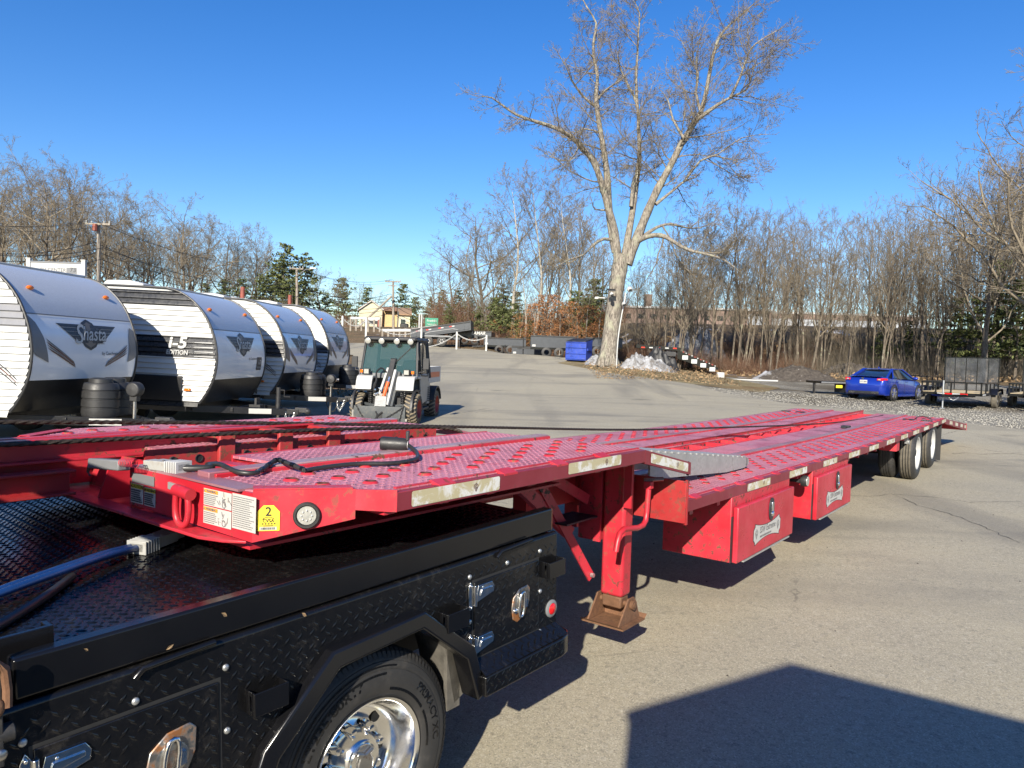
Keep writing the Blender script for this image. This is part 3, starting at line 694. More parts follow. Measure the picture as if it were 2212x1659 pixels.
for g, words in ((GL, 'bare tree from the left in the row behind the travel trailers'), (GPN, 'pine from the left among the trees left of the cream house'), (GPM, 'evergreen from the left behind the raised dump trailer'),
                 (GC, 'slender bare tree from the left behind the white posts and dumpster'), (GB, 'russet leaved young beech from the left behind the blue dumpster'), ('large bare trees at the right edge', 'large spreading bare tree from the left at the right picture edge'),
                 ('evergreens in the right thicket', 'low evergreen from the left in the shaded right hand thicket'), ('pines beside the oak trunk', 'green pine from the left between dumpster and oak trunk')):
    for i, (_, o) in enumerate(sorted(MEMBERS.get(g, []), key=lambda q: q[0])): o['label'] = ORD[i] + ' ' + words
# brush: thin bare stems nobody could count
def brush(name, label, n, region, hmin, hmax, mat, seed, lean=0.25):
    r = np.random.RandomState(seed); x, y = region(r, n); z = HT(x, y) - 0.1
    cl = np.array([0.5 + 0.9 * mnoise.noise(Vector((a * 0.45, b * 0.45, seed))) for a, b in zip(x, y)]); h = hmin + (hmax - hmin) * np.clip(cl, 0.02, 1.25) * r.uniform(0.35, 1.0, n); a = r.uniform(0, 6.28, n); ln = r.gamma(1.5, lean / 1.5, n)
    V, F = [], []; k = 4
    P = np.zeros((n, k, 3)); cur = np.stack([x, y, z], 1); d = np.stack([np.cos(a) * ln, np.sin(a) * ln, np.ones(n)], 1)
    for i in range(k):
        P[:, i] = cur; d = d + r.normal(0, 0.16, (n, 3)); d /= np.linalg.norm(d, axis=1)[:, None]; cur = cur + d * (h / (k - 1))[:, None]
    rr_ = np.linspace(1, 0.35, k)[None, :, None] * (0.006 + 0.004 * h)[:, None, None]
    ang = np.array([0, 2.09, 4.19]); off = np.stack([np.cos(ang), np.sin(ang), np.zeros(3)], 1)
    VV = P[:, :, None, :] + off[None, None] * rr_[..., None]
    i = np.arange(k - 1)[:, None] * 3; j = np.arange(3)[None]; f = np.stack([i + j, i + (j + 1) % 3, i + 3 + (j + 1) % 3, i + 3 + j], 2).reshape(-1, 4)
    F = (f[None] + (np.arange(n) * 3 * k)[:, None, None]).reshape(-1, 4)
    o = np_mesh(name, VV.reshape(-1, 3), F, mat, kind='stuff'); return tag(o, label, 'brush')
def band(p0, p1, d0, d1, k=0.0):
    def f(r, n):
        px = r.uniform(p0, p1, n); d = r.uniform(d0, d1, n) + (px - 1500) * k; return (px - CX) / FPX * d, d
    return f
brush('brush', 'reddish brown tangle of bare undergrowth below the trees right of the oak', 9000, band(1330, 1760, 47.5, 64), 0.5, 2.1, M_REDTWIG, 5, 0.6)
brush('brush', 'grey brown bare undergrowth behind the blue car and black trailers', 9000, band(1700, 2300, 48, 66), 0.6, 3.0, M_FINE, 6, 0.6)
brush('brush', 'russet and grey undergrowth behind the white posts and the dumpster', 7000, band(930, 1320, 60, 80), 0.6, 2.4, M_REDTWIG, 8, 0.5)
brush('brush', 'brown roadside thicket left of the cream house', 3600, band(430, 765, 96, 125), 0.8, 4.0, M_REDTWIG, 11, 0.5)
brush('brush', 'brown roadside thicket right of the cream house', 2200, band(905, 1000, 96, 125), 0.8, 4.0, M_REDTWIG, 13, 0.5)
brush('brush', 'grey brown thicket at the foot of the row behind the travel trailers', 7000, band(-80, 640, 70, 92), 1.0, 5.0, M_FINE, 12, 0.5)
brush('brush', 'tall dark thicket closing the view behind the white posts and dumpster', 5000, band(930, 1345, 84, 108), 2.0, 7.0, M_REDTWIG, 17, 0.4)
for px, pt, d in ((1070, 640, 66), (1105, 650, 67), (1235, 625, 64), (1270, 640, 63), (1140, 690, 70), (1030, 660, 70)):
    o = plant('pine', px_x(px, d), d, top_h(px, pt, d), 'bushy green pine in the wood between the white posts and the oak', 'pines in the wood left of the oak')
for e in PROTO.values():
    if not e[2]:
        for c in list(e[0].children): bpy.data.objects.remove(c)
        bpy.data.objects.remove(e[0])
# dead leaves under the brush
def leaf_cover(name, label, n, region, size, mat, seed):
    r = np.random.RandomState(seed); x, y = region(r, n); pts = np.stack([x, y, HT(x, y) + r.uniform(0.0, 0.5, n) ** 2], 1)
    V, F = leaf_quads(pts, random.Random(seed), size, 0.6); return tag(np_mesh(name, V, F, mat, kind='stuff'), label, 'leaves')
M_DEADLEAF = leafy('dead_leaves', (0.11, 0.072, 0.042), (0.34, 0.235, 0.13))
leaf_cover('dead_leaves', 'carpet of dead brown leaves on the bank under the right hand trees', 12000, band(1330, 2300, 47, 66), (0.06, 0.16), M_DEADLEAF, 4)
leaf_cover('dead_leaves', 'brown leaves on the verge left of the utility machine', 3500, lambda r, n: (lambda y: (np.array([lb(v) for v in y]) - 0.2 - r.gamma(1.5, 2.5, n), y))(r.uniform(25, 47, n)), (0.04, 0.11), M_DEADLEAF, 14)
leaf_cover('dead_leaves', 'fallen leaves and dead grass on the strip at the foot of the oak', 2600, lambda r, n: (r.uniform(4, 11, n), r.uniform(35, 43, n)), (0.03, 0.08), M_DEADLEAF, 15)

# ------------------------------------------------------------------ the big oak
def oak():
    D0 = 42.0; rng = random.Random(99); T, C = TB(), TB()
    def o(x, y, dd=0.0): return at((1700 + x / 1.106) * 0.5486, (y / 1.106) * 0.5486, D0 + dd)
    k = 0.01297
    SB = dict(ref=[1, 2.2, 1.1, 0.6], n=[0, 9, 7, 5], ratio=[0.5, 0.50, 0.55, 0.6], ang=[(30, 60), (25, 55), (25, 55), (20, 55)], start=[0.2, 0.10, 0.10, 0.1], wander=0.13, up=[0, 0.05, 0.05, 0.03], maxlvl=4, rmin=0.0065, rk=0.011)
    def limb(pts, r0, r1, depth, side=1.0, dense=1.0, d0=0.0):
        n = len(pts); P = []
        for i, (x, y) in enumerate(pts): P.append(o(x, y, d0 + depth * (i / (n - 1)) ** 1.2))
        # resample smoothly
        Q = []
        for i in range(n - 1):
            a = P[max(i - 1, 0)]; b = P[i]; c = P[i + 1]; d = P[min(i + 2, n - 1)]
            for t in (0, 0.5):
                Q.append(0.5 * ((2 * b) + (c - a) * t + (2 * a - 5 * b + 4 * c - d) * t * t + (3 * b - a - 3 * c + d) * t ** 3))
        Q.append(P[-1]); m = len(Q); rs = [r0 + (r1 - r0) * (i / (m - 1)) ** 0.8 for i in range(m)]
        rs = [q * rng.uniform(0.93, 1.08) for q in rs]
        T.tube([tuple(q) for q in Q], rs, 9 if r0 > 0.12 else 6)
        L = sum((Q[i + 1] - Q[i]).length for i in range(m - 1)); cnt = int(L * 2.6 * dense)
        for j in range(cnt):
            f = 0.22 + 0.78 * (j + rng.random()) / cnt; x = f * (m - 1); i = min(int(x), m - 2); q = Q[i].lerp(Q[i + 1], x - i); cd = (Q[i + 1] - Q[i]).normalized()
            ax = rot_about(cd.orthogonal().normalized(), cd, rng.uniform(0, 6.283)); nd = rot_about(cd, ax, rad(rng.uniform(35, 80)))
            ln = rng.uniform(0.9, 3.9) * (1.2 - 0.7 * f); grow(C, C, q, nd, ln, min(rs[i] * 0.5, ln * 0.013), 1, rng, SB)
        grow(C, C, Q[-1], (Q[-1] - Q[-2]), 0.55, r1, 2, rng, SB)
    # trunk
    tp = [(765, 1612), (768, 1560), (778, 1470), (792, 1350), (806, 1240), (818, 1170), (826, 1110)]
    rs = [0.62, 0.50, 0.45, 0.425, 0.42, 0.45, 0.40]
    Q = [o(x, y) for x, y in tp]; T.tube([tuple(q) for q in Q], rs, 18)
    for a in range(7):     # root flare
        an = a * 0.9; b = o(766, 1580); T.tube([tuple(b + Vector((math.cos(an) * 0.3, math.sin(an) * 0.3, 0.5))), tuple(b + Vector((math.cos(an) * 0.62, math.sin(an) * 0.62, -0.2)))], [0.2, 0.14], 6)
    limb([(812, 1160), (797, 1010), (772, 920), (745, 820), (720, 740), (680, 670), (600, 590), (520, 550), (440, 525), (370, 500), (310, 460), (262, 425)], 0.26, 0.035, -3.0)
    limb([(800, 1100), (775, 950), (766, 800), (756, 700), (736, 580), (720, 480), (716, 400), (722, 330), (705, 250), (706, 170), (716, 100), (675, 30), (650, -20)], 0.23, 0.03, 1.0)
    limb([(716, 465), (660, 420), (610, 350), (590, 300), (555, 240)], 0.09, 0.02, -1.6, d0=0.7)
    limb([(724, 430), (760, 390), (820, 350), (868, 310)], 0.085, 0.02, 1.5, d0=0.7)
    limb([(838, 1130), (864, 980), (880, 880), (896, 760), (905, 660), (900, 560), (895, 460), (860, 380), (822, 300), (808, 235)], 0.22, 0.03, 2.5)
    limb([(895, 470), (890, 340), (896, 230), (900, 140), (906, 60), (880, 5)], 0.10, 0.025, 1.0, d0=1.6)
    limb([(850, 1150), (900, 1020), (940, 920), (985, 820), (1040, 720), (1090, 620), (1140, 540), (1172, 485), (1195, 400), (1215, 290), (1240, 190), (1275, 130), (1330, 80), (1400, 20)], 0.30, 0.03, -2.0)
    limb([(1150, 525), (1240, 460), (1310, 420), (1370, 390), (1390, 340), (1412, 268)], 0.12, 0.02, -2.0, d0=-1.2)
    limb([(1300, 425), (1345, 330), (1385, 220), (1440, 170), (1515, 128)], 0.08, 0.02, -1.0, d0=-2.4)
    limb([(1100, 605), (1050, 520), (1030, 440), (998, 395)], 0.09, 0.02, 2.0, d0=-1.0)
    limb([(1172, 490), (1150, 400), (1160, 320), (1120, 250), (1085, 170)], 0.09, 0.02, 1.6, d0=-1.2)
    limb([(880, 1060), (915, 1038), (970, 1024), (1020, 1032), (1080, 1070), (1140, 1095), (1210, 1110), (1270, 1130), (1320, 1165)], 0.20, 0.03, -3.5, dense=0.7)
    limb([(920, 1030), (980, 990), (1040, 975), (1100, 990), (1170, 992), (1240, 960)], 0.12, 0.02, 2.5, dense=0.8)
    limb([(975, 890), (1050, 830), (1100, 790), (1150, 772), (1175, 745)], 0.11, 0.02, 1.5, d0=-0.6)
    limb([(1100, 790), (1170, 700), (1250, 670), (1350, 600), (1460, 585)], 0.08, 0.015, -2.0, d0=0.0)
    limb([(800, 1050), (750, 1040), (700, 1070), (660, 1110), (600, 1130), (545, 1160)], 0.12, 0.02, -3.0, dense=0.8)
    limb([(770, 915), (712, 912), (700, 885)], 0.06, 0.03, -0.6, dense=0.4)
    limb([(640, 640), (600, 700), (540, 690), (480, 660)], 0.05, 0.012, 1.2, d0=-1.5)
    limb([(735, 580), (660, 560), (590, 610), (520, 680)], 0.06, 0.012, 1.2, d0=0.4)
    b0 = o(868, 900); b1 = o(880, 790); b2 = o(884, 762); T.tube([tuple(b0), tuple(b1), tuple(b2)], [0.13, 0.11, 0.015], 7)
    root = thing('oak_tree', 'huge bare oak with thick grey trunk and spreading limbs beside the dumpster', 'tree', (o(766, 1590).x, o(766, 1590).y, 0))
    for ob in (T.build('trunk', M_OAK, None), C.build('crown', M_TWIG, None)):
        ob.parent = root; ob.matrix_parent_inverse = Matrix.Translation(-Vector(root.location))
    return o
OAKP = oak()
# ------------------------------------------------------------------ red flatbed trailer (local axes: x to the rear, y to its far side, z up)
ZU, ZL, TW = 1.166, 0.815, 2.59
TRL = thing('flatbed_trailer', 'long red step deck flatbed trailer with worn tread plate deck hitched to the black truck', 'trailer', mat=TRM)
def sag(x): return -0.036 * math.sin(math.pi * min(1, max(0, (x - 0.6) / 10.8)))
XL = [0.58 + (11.42 - 0.58) * i / 14 for i in range(15)]
def run(mb, y0, y1, z0, z1, xs=XL, f=sag):
    """bar along x following the set of the lower deck"""
    n = len(xs); vs = []
    for x in xs:
        s_ = f(x); vs += [(x, y0, z0 + s_), (x, y1, z0 + s_), (x, y1, z1 + s_), (x, y0, z1 + s_)]
    fs = [(0, 1, 2, 3), (4 * n - 1, 4 * n - 2, 4 * n - 3, 4 * n - 4)]
    for i in range(n - 1):
        for j in range(4): fs.append((i * 4 + j, i * 4 + 4 + j, i * 4 + 4 + (j + 1) % 4, i * 4 + (j + 1) % 4))
    return mb.add(vs, fs)
FLAP = [0.0, 0.60]
def slope(x): return -0.123 * x / 0.60
def plan(mb, pts, z0, z1): return mb.prism(pts, z0, z1, 'z')
# plan of the nose, near side; mirrored for the far side
N0, N1, N2, N3 = (-1.83, 0.0), (-1.925, 0.102), (-2.185, 0.307), (-2.21, 0.36)
def mir(p): return (p[0], TW - p[1])
def lugs(name, fn, u0, u1, v0, v1, p, L, w_, h, keep, mat, par, rot=0.0):
    """raised tread lugs on a plane; fn(u, v, e) -> point; one joined mesh"""
    nu, nv = int((u1 - u0) / p) + 1, int((v1 - v0) / p) + 1
    c, s_ = math.cos(rad(45)), math.sin(rad(45)); R = max(nu, nv) + 2; V = []; F = []; k = 0
    for i in range(-R, R):
        for j in range(-R, R):
            a, b = i * p, j * p; u = (u0 + u1) / 2 + (a * c - b * s_); v = (v0 + v1) / 2 + (a * s_ + b * c)
            if not (u0 < u < u1 and v0 < v < v1) or not keep(u, v): continue
            an = rad(45) + (0 if (i + j) % 2 else math.pi / 2) + rot; du, dv = math.cos(an), math.sin(an)
            P = [(-L / 2, 0, 0), (0, -w_ / 2, 0), (L / 2, 0, 0), (0, w_ / 2, 0), (-L * 0.25, 0, h), (L * 0.25, 0, h)]
            for (x, y, z) in P: V.append(fn(u + x * du - y * dv, v + x * dv + y * du, z))
            F += [(k, k + 1, k + 4), (k + 4, k + 1, k + 5), (k + 1, k + 2, k + 5), (k + 2, k + 3, k + 5), (k + 5, k + 3, k + 4), (k + 3, k, k + 4)]; k += 6
    return np_mesh(name, V, F, mat, par, smooth=True, kind='stuff')
# deck plates
m = MB(); plan(m, [(-0.0, 0.034), (-1.81, 0.034), (-1.90, 0.125), (-2.165, 0.335), (-2.19, 0.38), (-2.19, 0.63), (0, 0.63)], ZU - 0.012, ZU); m.build('deck_plate', M_PLATE, TRL)
m = MB(); plan(m, [mir(p) for p in [(-0.0, 0.034), (-1.81, 0.034), (-1.90, 0.125), (-2.165, 0.335), (-2.19, 0.38), (-2.19, 0.63), (0, 0.63)]], ZU - 0.012, ZU); m.build('deck_plate', M_PLATE, TRL)
m = MB(); plan(m, [(0, 0.712), (-1.69, 0.712), (-1.74, 0.80), (-1.76, 1.10), (0, 1.10)], ZU - 0.012, ZU); m.build('deck_plate', M_PLATE, TRL)
m = MB(); m.box(-1.9, 0, 1.43, 1.90, ZU - 0.012, ZU); m.build('deck_plate', M_PLATE, TRL)
for y0, y1 in ((0.034, 0.63), (0.632, 1.10), (1.43, 1.958), (1.96, 2.556)):
    run(MB(), y0, y1, ZU - 0.012, ZU, FLAP, slope).build('flap_plate', M_PLATE, TRL)
for y0, y1 in ((0.034, 0.62), (0.702, 1.09), (1.41, 1.88), (1.962, 2.556)):
    run(MB(), y0, y1, ZL - 0.012, ZL).build('deck_plate', M_PLATE, TRL)
# worn rub strips, raised with a red lip
for y0, y1 in ((0.632, 0.710), (1.90, 1.962)):
    m = MB(); m.box(-2.15, 0.0, y0, y1, ZU - 0.02, ZU + 0.022); m.build('rub_strip', M_STRIP, TRL, bev=0.004)
    m = MB(); m.box(-2.13, -0.003, y0 - 0.014, y0 - 0.001, ZU - 0.01, ZU + 0.016); m.build('strip_lip', M_RED, TRL, bev=0.003)
for y0, y1 in ((0.622, 0.700), (1.882, 1.960)):
    run(MB(), y0, y1, ZL - 0.02, ZL + 0.020).build('rub_strip', M_STRIP, TRL)
    run(MB(), y0 - 0.013, y0 - 0.001, ZL - 0.01, ZL + 0.014).build('strip_lip', M_RED, TRL)
    m = MB()
    for i in range(30):
        x = 0.8 + i * 0.355; m.box(x, x + 0.05, y0 - 0.028, y0 - 0.013, ZL + sag(x) - 0.002, ZL + sag(x) + 0.009)
    m.build('weld_bead', M_RED, TRL, kind='stuff')
# side rails
for nm, ya, yb in (('near', 0.0, 0.034), ('far', TW - 0.034, TW)):
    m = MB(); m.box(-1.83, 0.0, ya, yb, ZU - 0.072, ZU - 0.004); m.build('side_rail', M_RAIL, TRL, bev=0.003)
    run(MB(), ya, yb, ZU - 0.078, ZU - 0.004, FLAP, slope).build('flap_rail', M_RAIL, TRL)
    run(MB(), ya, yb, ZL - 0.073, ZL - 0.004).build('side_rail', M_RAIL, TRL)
# rolled tread edge of the near deck and stake pockets
m = MB(); run(m, 0.036, 0.05, ZL - 0.03, ZL + 0.006); m.box(-1.8, -0.004, 0.036, 0.05, ZU - 0.03, ZU + 0.006); m.build('deck_edge', M_RED, TRL, smooth=False)
for i in range(34):
    x = -1.62 + i * 0.385
    if x > 11.3: break
    if -0.1 < x < 0.62: continue
    z = ZU if x < 0 else ZL + sag(x)
    m = MB(); m.hexa([(x, -0.001, z - 0.012), (x + 0.09, -0.001, z - 0.012), (x + 0.10, 0.052, z + 0.003), (x - 0.01, 0.052, z + 0.003), (x, -0.001, z - 0.003), (x + 0.09, -0.001, z - 0.003), (x + 0.09, 0.046, z + 0.011), (x, 0.046, z + 0.011)])
    m.build('stake_pocket', M_RED, TRL)
# nose: short chamfer, long chamfer, front plate with foot flange
def wall(mb, a, b, za0, za1, zb0, zb1, th=0.012):
    d = Vector((b[0] - a[0], b[1] - a[1], 0)).normalized(); n = Vector((-d.y, d.x, 0)) * th
    if n.x < 0: n = -n
    p = [(a[0], a[1], za0), (b[0], b[1], zb0), (b[0] + n.x, b[1] + n.y, zb0), (a[0] + n.x, a[1] + n.y, za0)]
    q = [(a[0], a[1], za1), (b[0], b[1], zb1), (b[0] + n.x, b[1] + n.y, zb1), (a[0] + n.x, a[1] + n.y, za1)]
    return mb.hexa(p + q)
for s in (0, 1):
    k = mir if s else (lambda p: p)
    m = MB(); wall(m, k(N0), k(N1), 1.094, ZU + 0.004, 1.10, ZU + 0.004); m.build('nose_plate', M_RED, TRL)
    m = MB(); wall(m, k(N1), k(N2), 1.070, ZU + 0.006, 0.998, ZU + 0.006); m.build('nose_plate', M_RED, TRL)
    m = MB(); plan(m, [k(p) for p in ((-1.93, 0.11), (-2.18, 0.31), (-2.15, 0.36), (-1.90, 0.16))], ZU + 0.0065, ZU + 0.0105); m.build('nose_trim', M_RED, TRL)
m = MB(); wall(m, N2, (-2.215, 1.08), 0.998, ZU - 0.004, 1.02, ZU - 0.004); m.build('front_plate', M_RED, TRL)
m = MB(); wall(m, mir(N2), (-2.215, 1.84), 0.998, ZU - 0.004, 1.0, ZU - 0.03); m.build('front_plate', M_RED, TRL)
m = MB(); m.box(-2.03, -2.018, 1.08, 1.86, 0.97, 1.14); m.build('recess_plate', M_RED, TRL)
m = MB(); m.box(-2.17, -0.3, 0.34, 2.25, 0.965, 0.976); m.build('bottom_pan', M_RED, TRL)
m = MB(); m.box(-4.6, -2.22, 1.63, 1.642, 0.99, 1.17); m.build('beam_web', M_REDRUST, TRL)
for y, sg in ((1.085, 1), (1.36, -1), (1.83, -1)):
    m = MB(); m.prism([(-2.21, 0.99), (-2.03, 0.99), (-2.03, 1.12), (-2.16, 1.14)], y, y + 0.012, 'y'); m.build('gusset', M_RED, TRL)
m = MB(); plan(m, [(-2.19, 0.33), (-2.235, 0.40), (-2.265, 0.50), (-2.275, 2.16), (-2.20, 2.27)], 0.990, 1.001); m.build('foot_flange', M_RED, TRL, bev=0.003)
m = MB(); m.box(-2.206, -2.12, 0.36, 1.08, ZU - 0.004, ZU + 0.004); m.build('nose_trim', M_STRIP, TRL)
m = MB(); m.box(-2.215, -2.10, 1.84, 2.24, ZU - 0.004, ZU + 0.004); m.build('nose_trim', M_STRIP, TRL)
# open bay in the upper deck, the long centre trough with its drilled wall, sliding channels
m = MB(); m.box(-2.0, 0.60, 1.10, 1.43, ZU - 0.16, ZU - 0.15); run(m, 1.09, 1.41, ZL - 0.13, ZL - 0.12); m.build('trough_floor', M_REDRUST, TRL)
m = MB(); m.box(-1.98, -1.72, 0.72, 1.10, ZU - 0.12, ZU - 0.11); m.box(-1.74, -1.73, 0.72, 1.10, ZU - 0.11, ZU - 0.012); m.build('bay_floor', M_REDRUST, TRL)
m = MB(); m.box(-2.05, -1.70, 0.98, 1.04, ZU - 0.08, ZU - 0.02); m.build('bay_bar', M_RED, TRL, bev=0.004)
def drilled_wall(y, z0, z1, x0, x1, pitch, rh, f, mat, nm='drilled_wall'):
    m = MB(); xs = [x0 + (x1 - x0) * i / 16 for i in range(17)]
    run(m, y, y + 0.012, z0, z1, xs, f); m.build(nm, mat, TRL)
    h = MB(); x = x0 + pitch
    while x < x1 - 0.05:
        zc = (z0 + z1) / 2 + f(x); c = (x, y - 0.002, zc)
        h.lathe([(0, rh * 1.25), (-0.004, rh * 1.2), (-0.004, rh), (0.0005, rh * 0.98), (0.0007, 0.0)], c, (0, 1, 0), 9); x += pitch
    h.build('hole_row', M_BLKMATTE, TRL, kind='stuff')
zf = lambda x: 0.0
drilled_wall(1.415, ZL - 0.118, ZL + 0.028, 0.62, 11.75, 0.105, 0.013, sag, M_RED)
drilled_wall(1.395, ZU - 0.10, ZU + 0.012, -2.0, -0.15, 0.125, 0.016, zf, M_REDRUST)
run(MB(), 1.409, 1.43, ZL + 0.0285, ZL + 0.034, [0.62 + i * (11.75 - 0.62) / 14 for i in range(15)]).build('wall_cap', M_REDRUST, TRL)
run(MB(), 1.088, 1.10, ZL - 0.11, ZL + 0.004).build('trough_edge', M_RED, TRL)
m = MB(); m.box(-1.76, 0.0, 1.10, 1.112, ZU - 0.14, ZU + 0.003); m.build('trough_edge', M_RED, TRL)
def channel(mb, x0, x1, y, z0, z1, w_, t=0.012):
    mb.box(x0, x1, y, y + t, z0, z1); mb.box(x0, x1, y - w_, y, z1 - t, z1); mb.box(x0, x1, y - w_, y, z0, z0 + t)
m = MB(); channel(m, -4.6, -0.98, 1.60, 1.135, 1.235, 0.055); m.build('sliding_channel', M_RED, TRL, bev=0.003)
m = MB(); channel(m, -4.6, -2.26, 1.50, 1.010, 1.115, 0.06); m.build('sliding_channel', M_REDRUST, TRL, bev=0.003)
m = MB(); channel(m, -4.6, -0.98, 1.86, 1.150, 1.215, 0.05); m.build('sliding_channel', M_RED, TRL, bev=0.003)
m = MB(); m.prism([(-0.98, 1.13), (-0.98, 1.235), (-0.74, 1.18), (-0.74, 1.17)], 1.585, 1.61, 'y'); m.build('channel_tip', M_REDRUST, TRL)
for x in (-1.66, -1.33, -1.02):
    m = MB(); m.box(x, x + 0.085, 1.37, 1.395, 1.045, 1.225); m.box(x, x + 0.085, 1.395, 1.60, 1.205, 1.225); m.build('channel_bracket', M_REDRUST, TRL, bev=0.006)
    m = MB(); m.tube([(x + 0.05, 1.40, 1.085), (x + 0.045, 1.30, 1.088), (x + 0.03, 1.27, 1.07)], 0.011, 8); m.build('locking_pin', M_STEEL, TRL)
# cross plate where the lower deck begins, crossmembers, main beams
m = MB(); m.box(0.545, 0.557, 0.0, 2.59, 0.675, 0.93); m.build('bulkhead', M_REDRUST, TRL, bev=0.002)
m = MB(); m.box(0.557, 0.575, -0.004, 0.012, 0.665, 0.935); m.build('bulkhead_edge', M_REDRUST, TRL)
m = MB()
for y in (0.78, 1.72):
    m.box(-2.0, 0.0, y, y + 0.10, 0.86, 1.14); m.box(0.0, 0.9, y, y + 0.10, 0.70, 0.98); run(m, y, y + 0.10, 0.52, 0.79)
m.build('main_beam', M_RED, TRL)
m = MB()
for i in range(7): x = -1.85 + i * 0.28; m.box(x, x + 0.05, 0.04, 1.08, 1.08, 1.15); m.box(x, x + 0.05, 1.44, 2.55, 1.08, 1.15)
for i in range(25): x = 0.7 + i * 0.44; m.box(x, x + 0.05, 0.04, 2.55, 0.70 + sag(x), 0.80 + sag(x))
m.build('crossmember', M_RED, TRL, kind='stuff')
# tail that slopes to the ground
m = MB()
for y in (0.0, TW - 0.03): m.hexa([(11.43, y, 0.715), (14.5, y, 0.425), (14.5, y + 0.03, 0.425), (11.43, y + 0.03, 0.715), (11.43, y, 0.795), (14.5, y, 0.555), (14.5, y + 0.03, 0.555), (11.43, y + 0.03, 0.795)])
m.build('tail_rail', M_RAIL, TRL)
m = MB(); m.hexa([(11.43, 0.03, 0.77), (14.5, 0.03, 0.52), (14.5, 2.56, 0.52), (11.43, 2.56, 0.77), (11.43, 0.03, 0.785), (14.5, 0.03, 0.535), (14.5, 2.56, 0.535), (11.43, 2.56, 0.785)]); m.build('tail_plate', M_PLATE, TRL)
m = MB(); m.box(14.5, 14.52, -0.005, TW + 0.005, 0.42, 0.56); m.build('tail_bumper', M_RED, TRL)
# reflective labels on the near rail
def label(mb, x0, x1, z0, z1, f=zf, y=-0.0025):
    r = 0.008; pts = []
    for cx, cz, a in ((x1 - r, z1 - r, 0), (x0 + r, z1 - r, 90), (x0 + r, z0 + r, 180), (x1 - r, z0 + r, 270)):
        for t in (0, 45, 90): pts.append((cx + r * math.cos(rad(a + t)), cz + r * math.sin(rad(a + t))))
    return mb.add([(p, y, q + f(p)) for p, q in pts], [tuple(range(len(pts)))])
def emblem(mb, fn, s):
    """small crest: five sided shield with a barred letter shape inside"""
    def seg(a, b, w_=0.09):
        a, b = Vector(a), Vector(b); d = (b - a).normalized(); n = Vector((-d.y, d.x)) * w_ / 2
        q = [a - n, b - n, b + n, a + n]; mb.add([fn(p.x * s, p.y * s) for p in q], [(0, 1, 2, 3)])
    P = [(-0.45, 0.55), (0.45, 0.55), (0.62, 0.2), (0.0, -0.75), (-0.62, 0.2)]
    for i in range(5): seg(P[i], P[(i + 1) % 5], 0.12)
    for a, b in (((-0.32, 0.3), (0.34, 0.3)), ((-0.32, 0.3), (-0.32, 0.08)), ((-0.32, 0.06), (0.32, 0.06)), ((0.32, 0.06), (0.32, -0.14)), ((-0.25, -0.16), (0.32, -0.16)), ((0, 0.06), (0, -0.5)), ((-0.2, 0.75), (0.2, 0.75))): seg(a, b, 0.10)
for i, (x0, x1, z0, z1, f) in enumerate([(-1.762, -1.266, 1.103, 1.158, zf), (-0.760, -0.270, 1.110, 1.161, zf), (0.062, 0.555, 1.100, 1.152, slope)] + [(a, a + 0.49, ZL - 0.066, ZL - 0.012, sag) for a in (1.585, 2.545, 3.55, 4.50, 5.43, 6.38, 7.29, 8.19, 9.09, 10.02, 10.92)]):
    m = MB(); label(m, x0, x1, z0, z1, f); o = m.build('reflector_label', M_LABEL, TRL, smooth=False, fix=False)
    e = MB(); xc = x0 + (x1 - x0) * 0.70; zc = (z0 + z1) / 2 + f(xc); emblem(e, lambda u, v: (xc + u, -0.0036, zc + v), 0.021); e.build('emblem', M_MAROON, o, smooth=False, fix=False)
for x0, x1 in ((11.9, 12.3), (12.7, 13.1), (13.5, 13.9), (14.15, 14.45)):
    m = MB(); f = lambda x: -0.0862 * (x - 11.43)
    m.add([(x0, -0.0025, 0.725 + f(x0)), (x1, -0.0025, 0.725 + f(x1)), (x1, -0.0025, 0.785 + f(x1)), (x0, -0.0025, 0.785 + f(x0))], [(0, 1, 2, 3)]); m.build('reflector_label', M_LABEL, TRL, smooth=False, fix=False)
# flared grip holes in the tracks
M_HOLE = simple('rusty_hole', (0.055, 0.012, 0.010), 0.7, 0, 0.4, 30)
dm = MB()
ring = [(0.0, 0.030), (0.003, 0.0275), (0.007, 0.024), (0.008, 0.022), (0.004, 0.019), (0.0006, 0.017), (0.0006, 0.0)]
dm.lathe(ring[:5], (0, 0, 0), (0, 0, 1), 12); dm.mat = 1; dm.lathe(ring[3:], (0, 0, 0.0004), (0, 0, 1), 12); d0 = dm.build('grip_hole', [M_RED, M_HOLE], TRL)
spots = []
for far in (0, 1):
    def Y(y): return TW - y if far else y
    for i in range(-1, 7):
        for j in range(5):
            x, y = -2.07 + i * 0.285 + 0.132 * j, 0.185 + 0.076 * j
            if x < -2.08 + 0.3 * max(0, 0.35 - y) * 3 or x > -0.06: continue
            spots.append((0, x, Y(y), ZU))
for far in (0, 1):
    for i in range(-1, 38):
        for j in range(5):
            x, y = 0.72 + i * 0.285 + 0.132 * j, 0.185 + 0.076 * j
            if 0.72 < x < 11.3: spots.append((far + 1, x, (TW - y) if far else y, ZL + sag(x)))
spots.sort(key=lambda s: (s[0], s[1])); first = True; rest = MB()
for k, (g, x, y, z) in enumerate(spots):
    if k < 290:
        o = d0 if first else d0.copy()
        if not first: COL.objects.link(o)
        first = False; o.parent = TRL; o.location = (x, y, z); o.rotation_euler = (0, 0, RNG.uniform(0, 6.28))
    else: rest.mat = 0; rest.lathe(ring[:5], (x, y, z), (0, 0, 1), 8); rest.mat = 1; rest.lathe(ring[3:], (x, y, z + 0.0004), (0, 0, 1), 8)
rest.build('grip_holes', [M_RED, M_HOLE], TRL, kind='stuff')
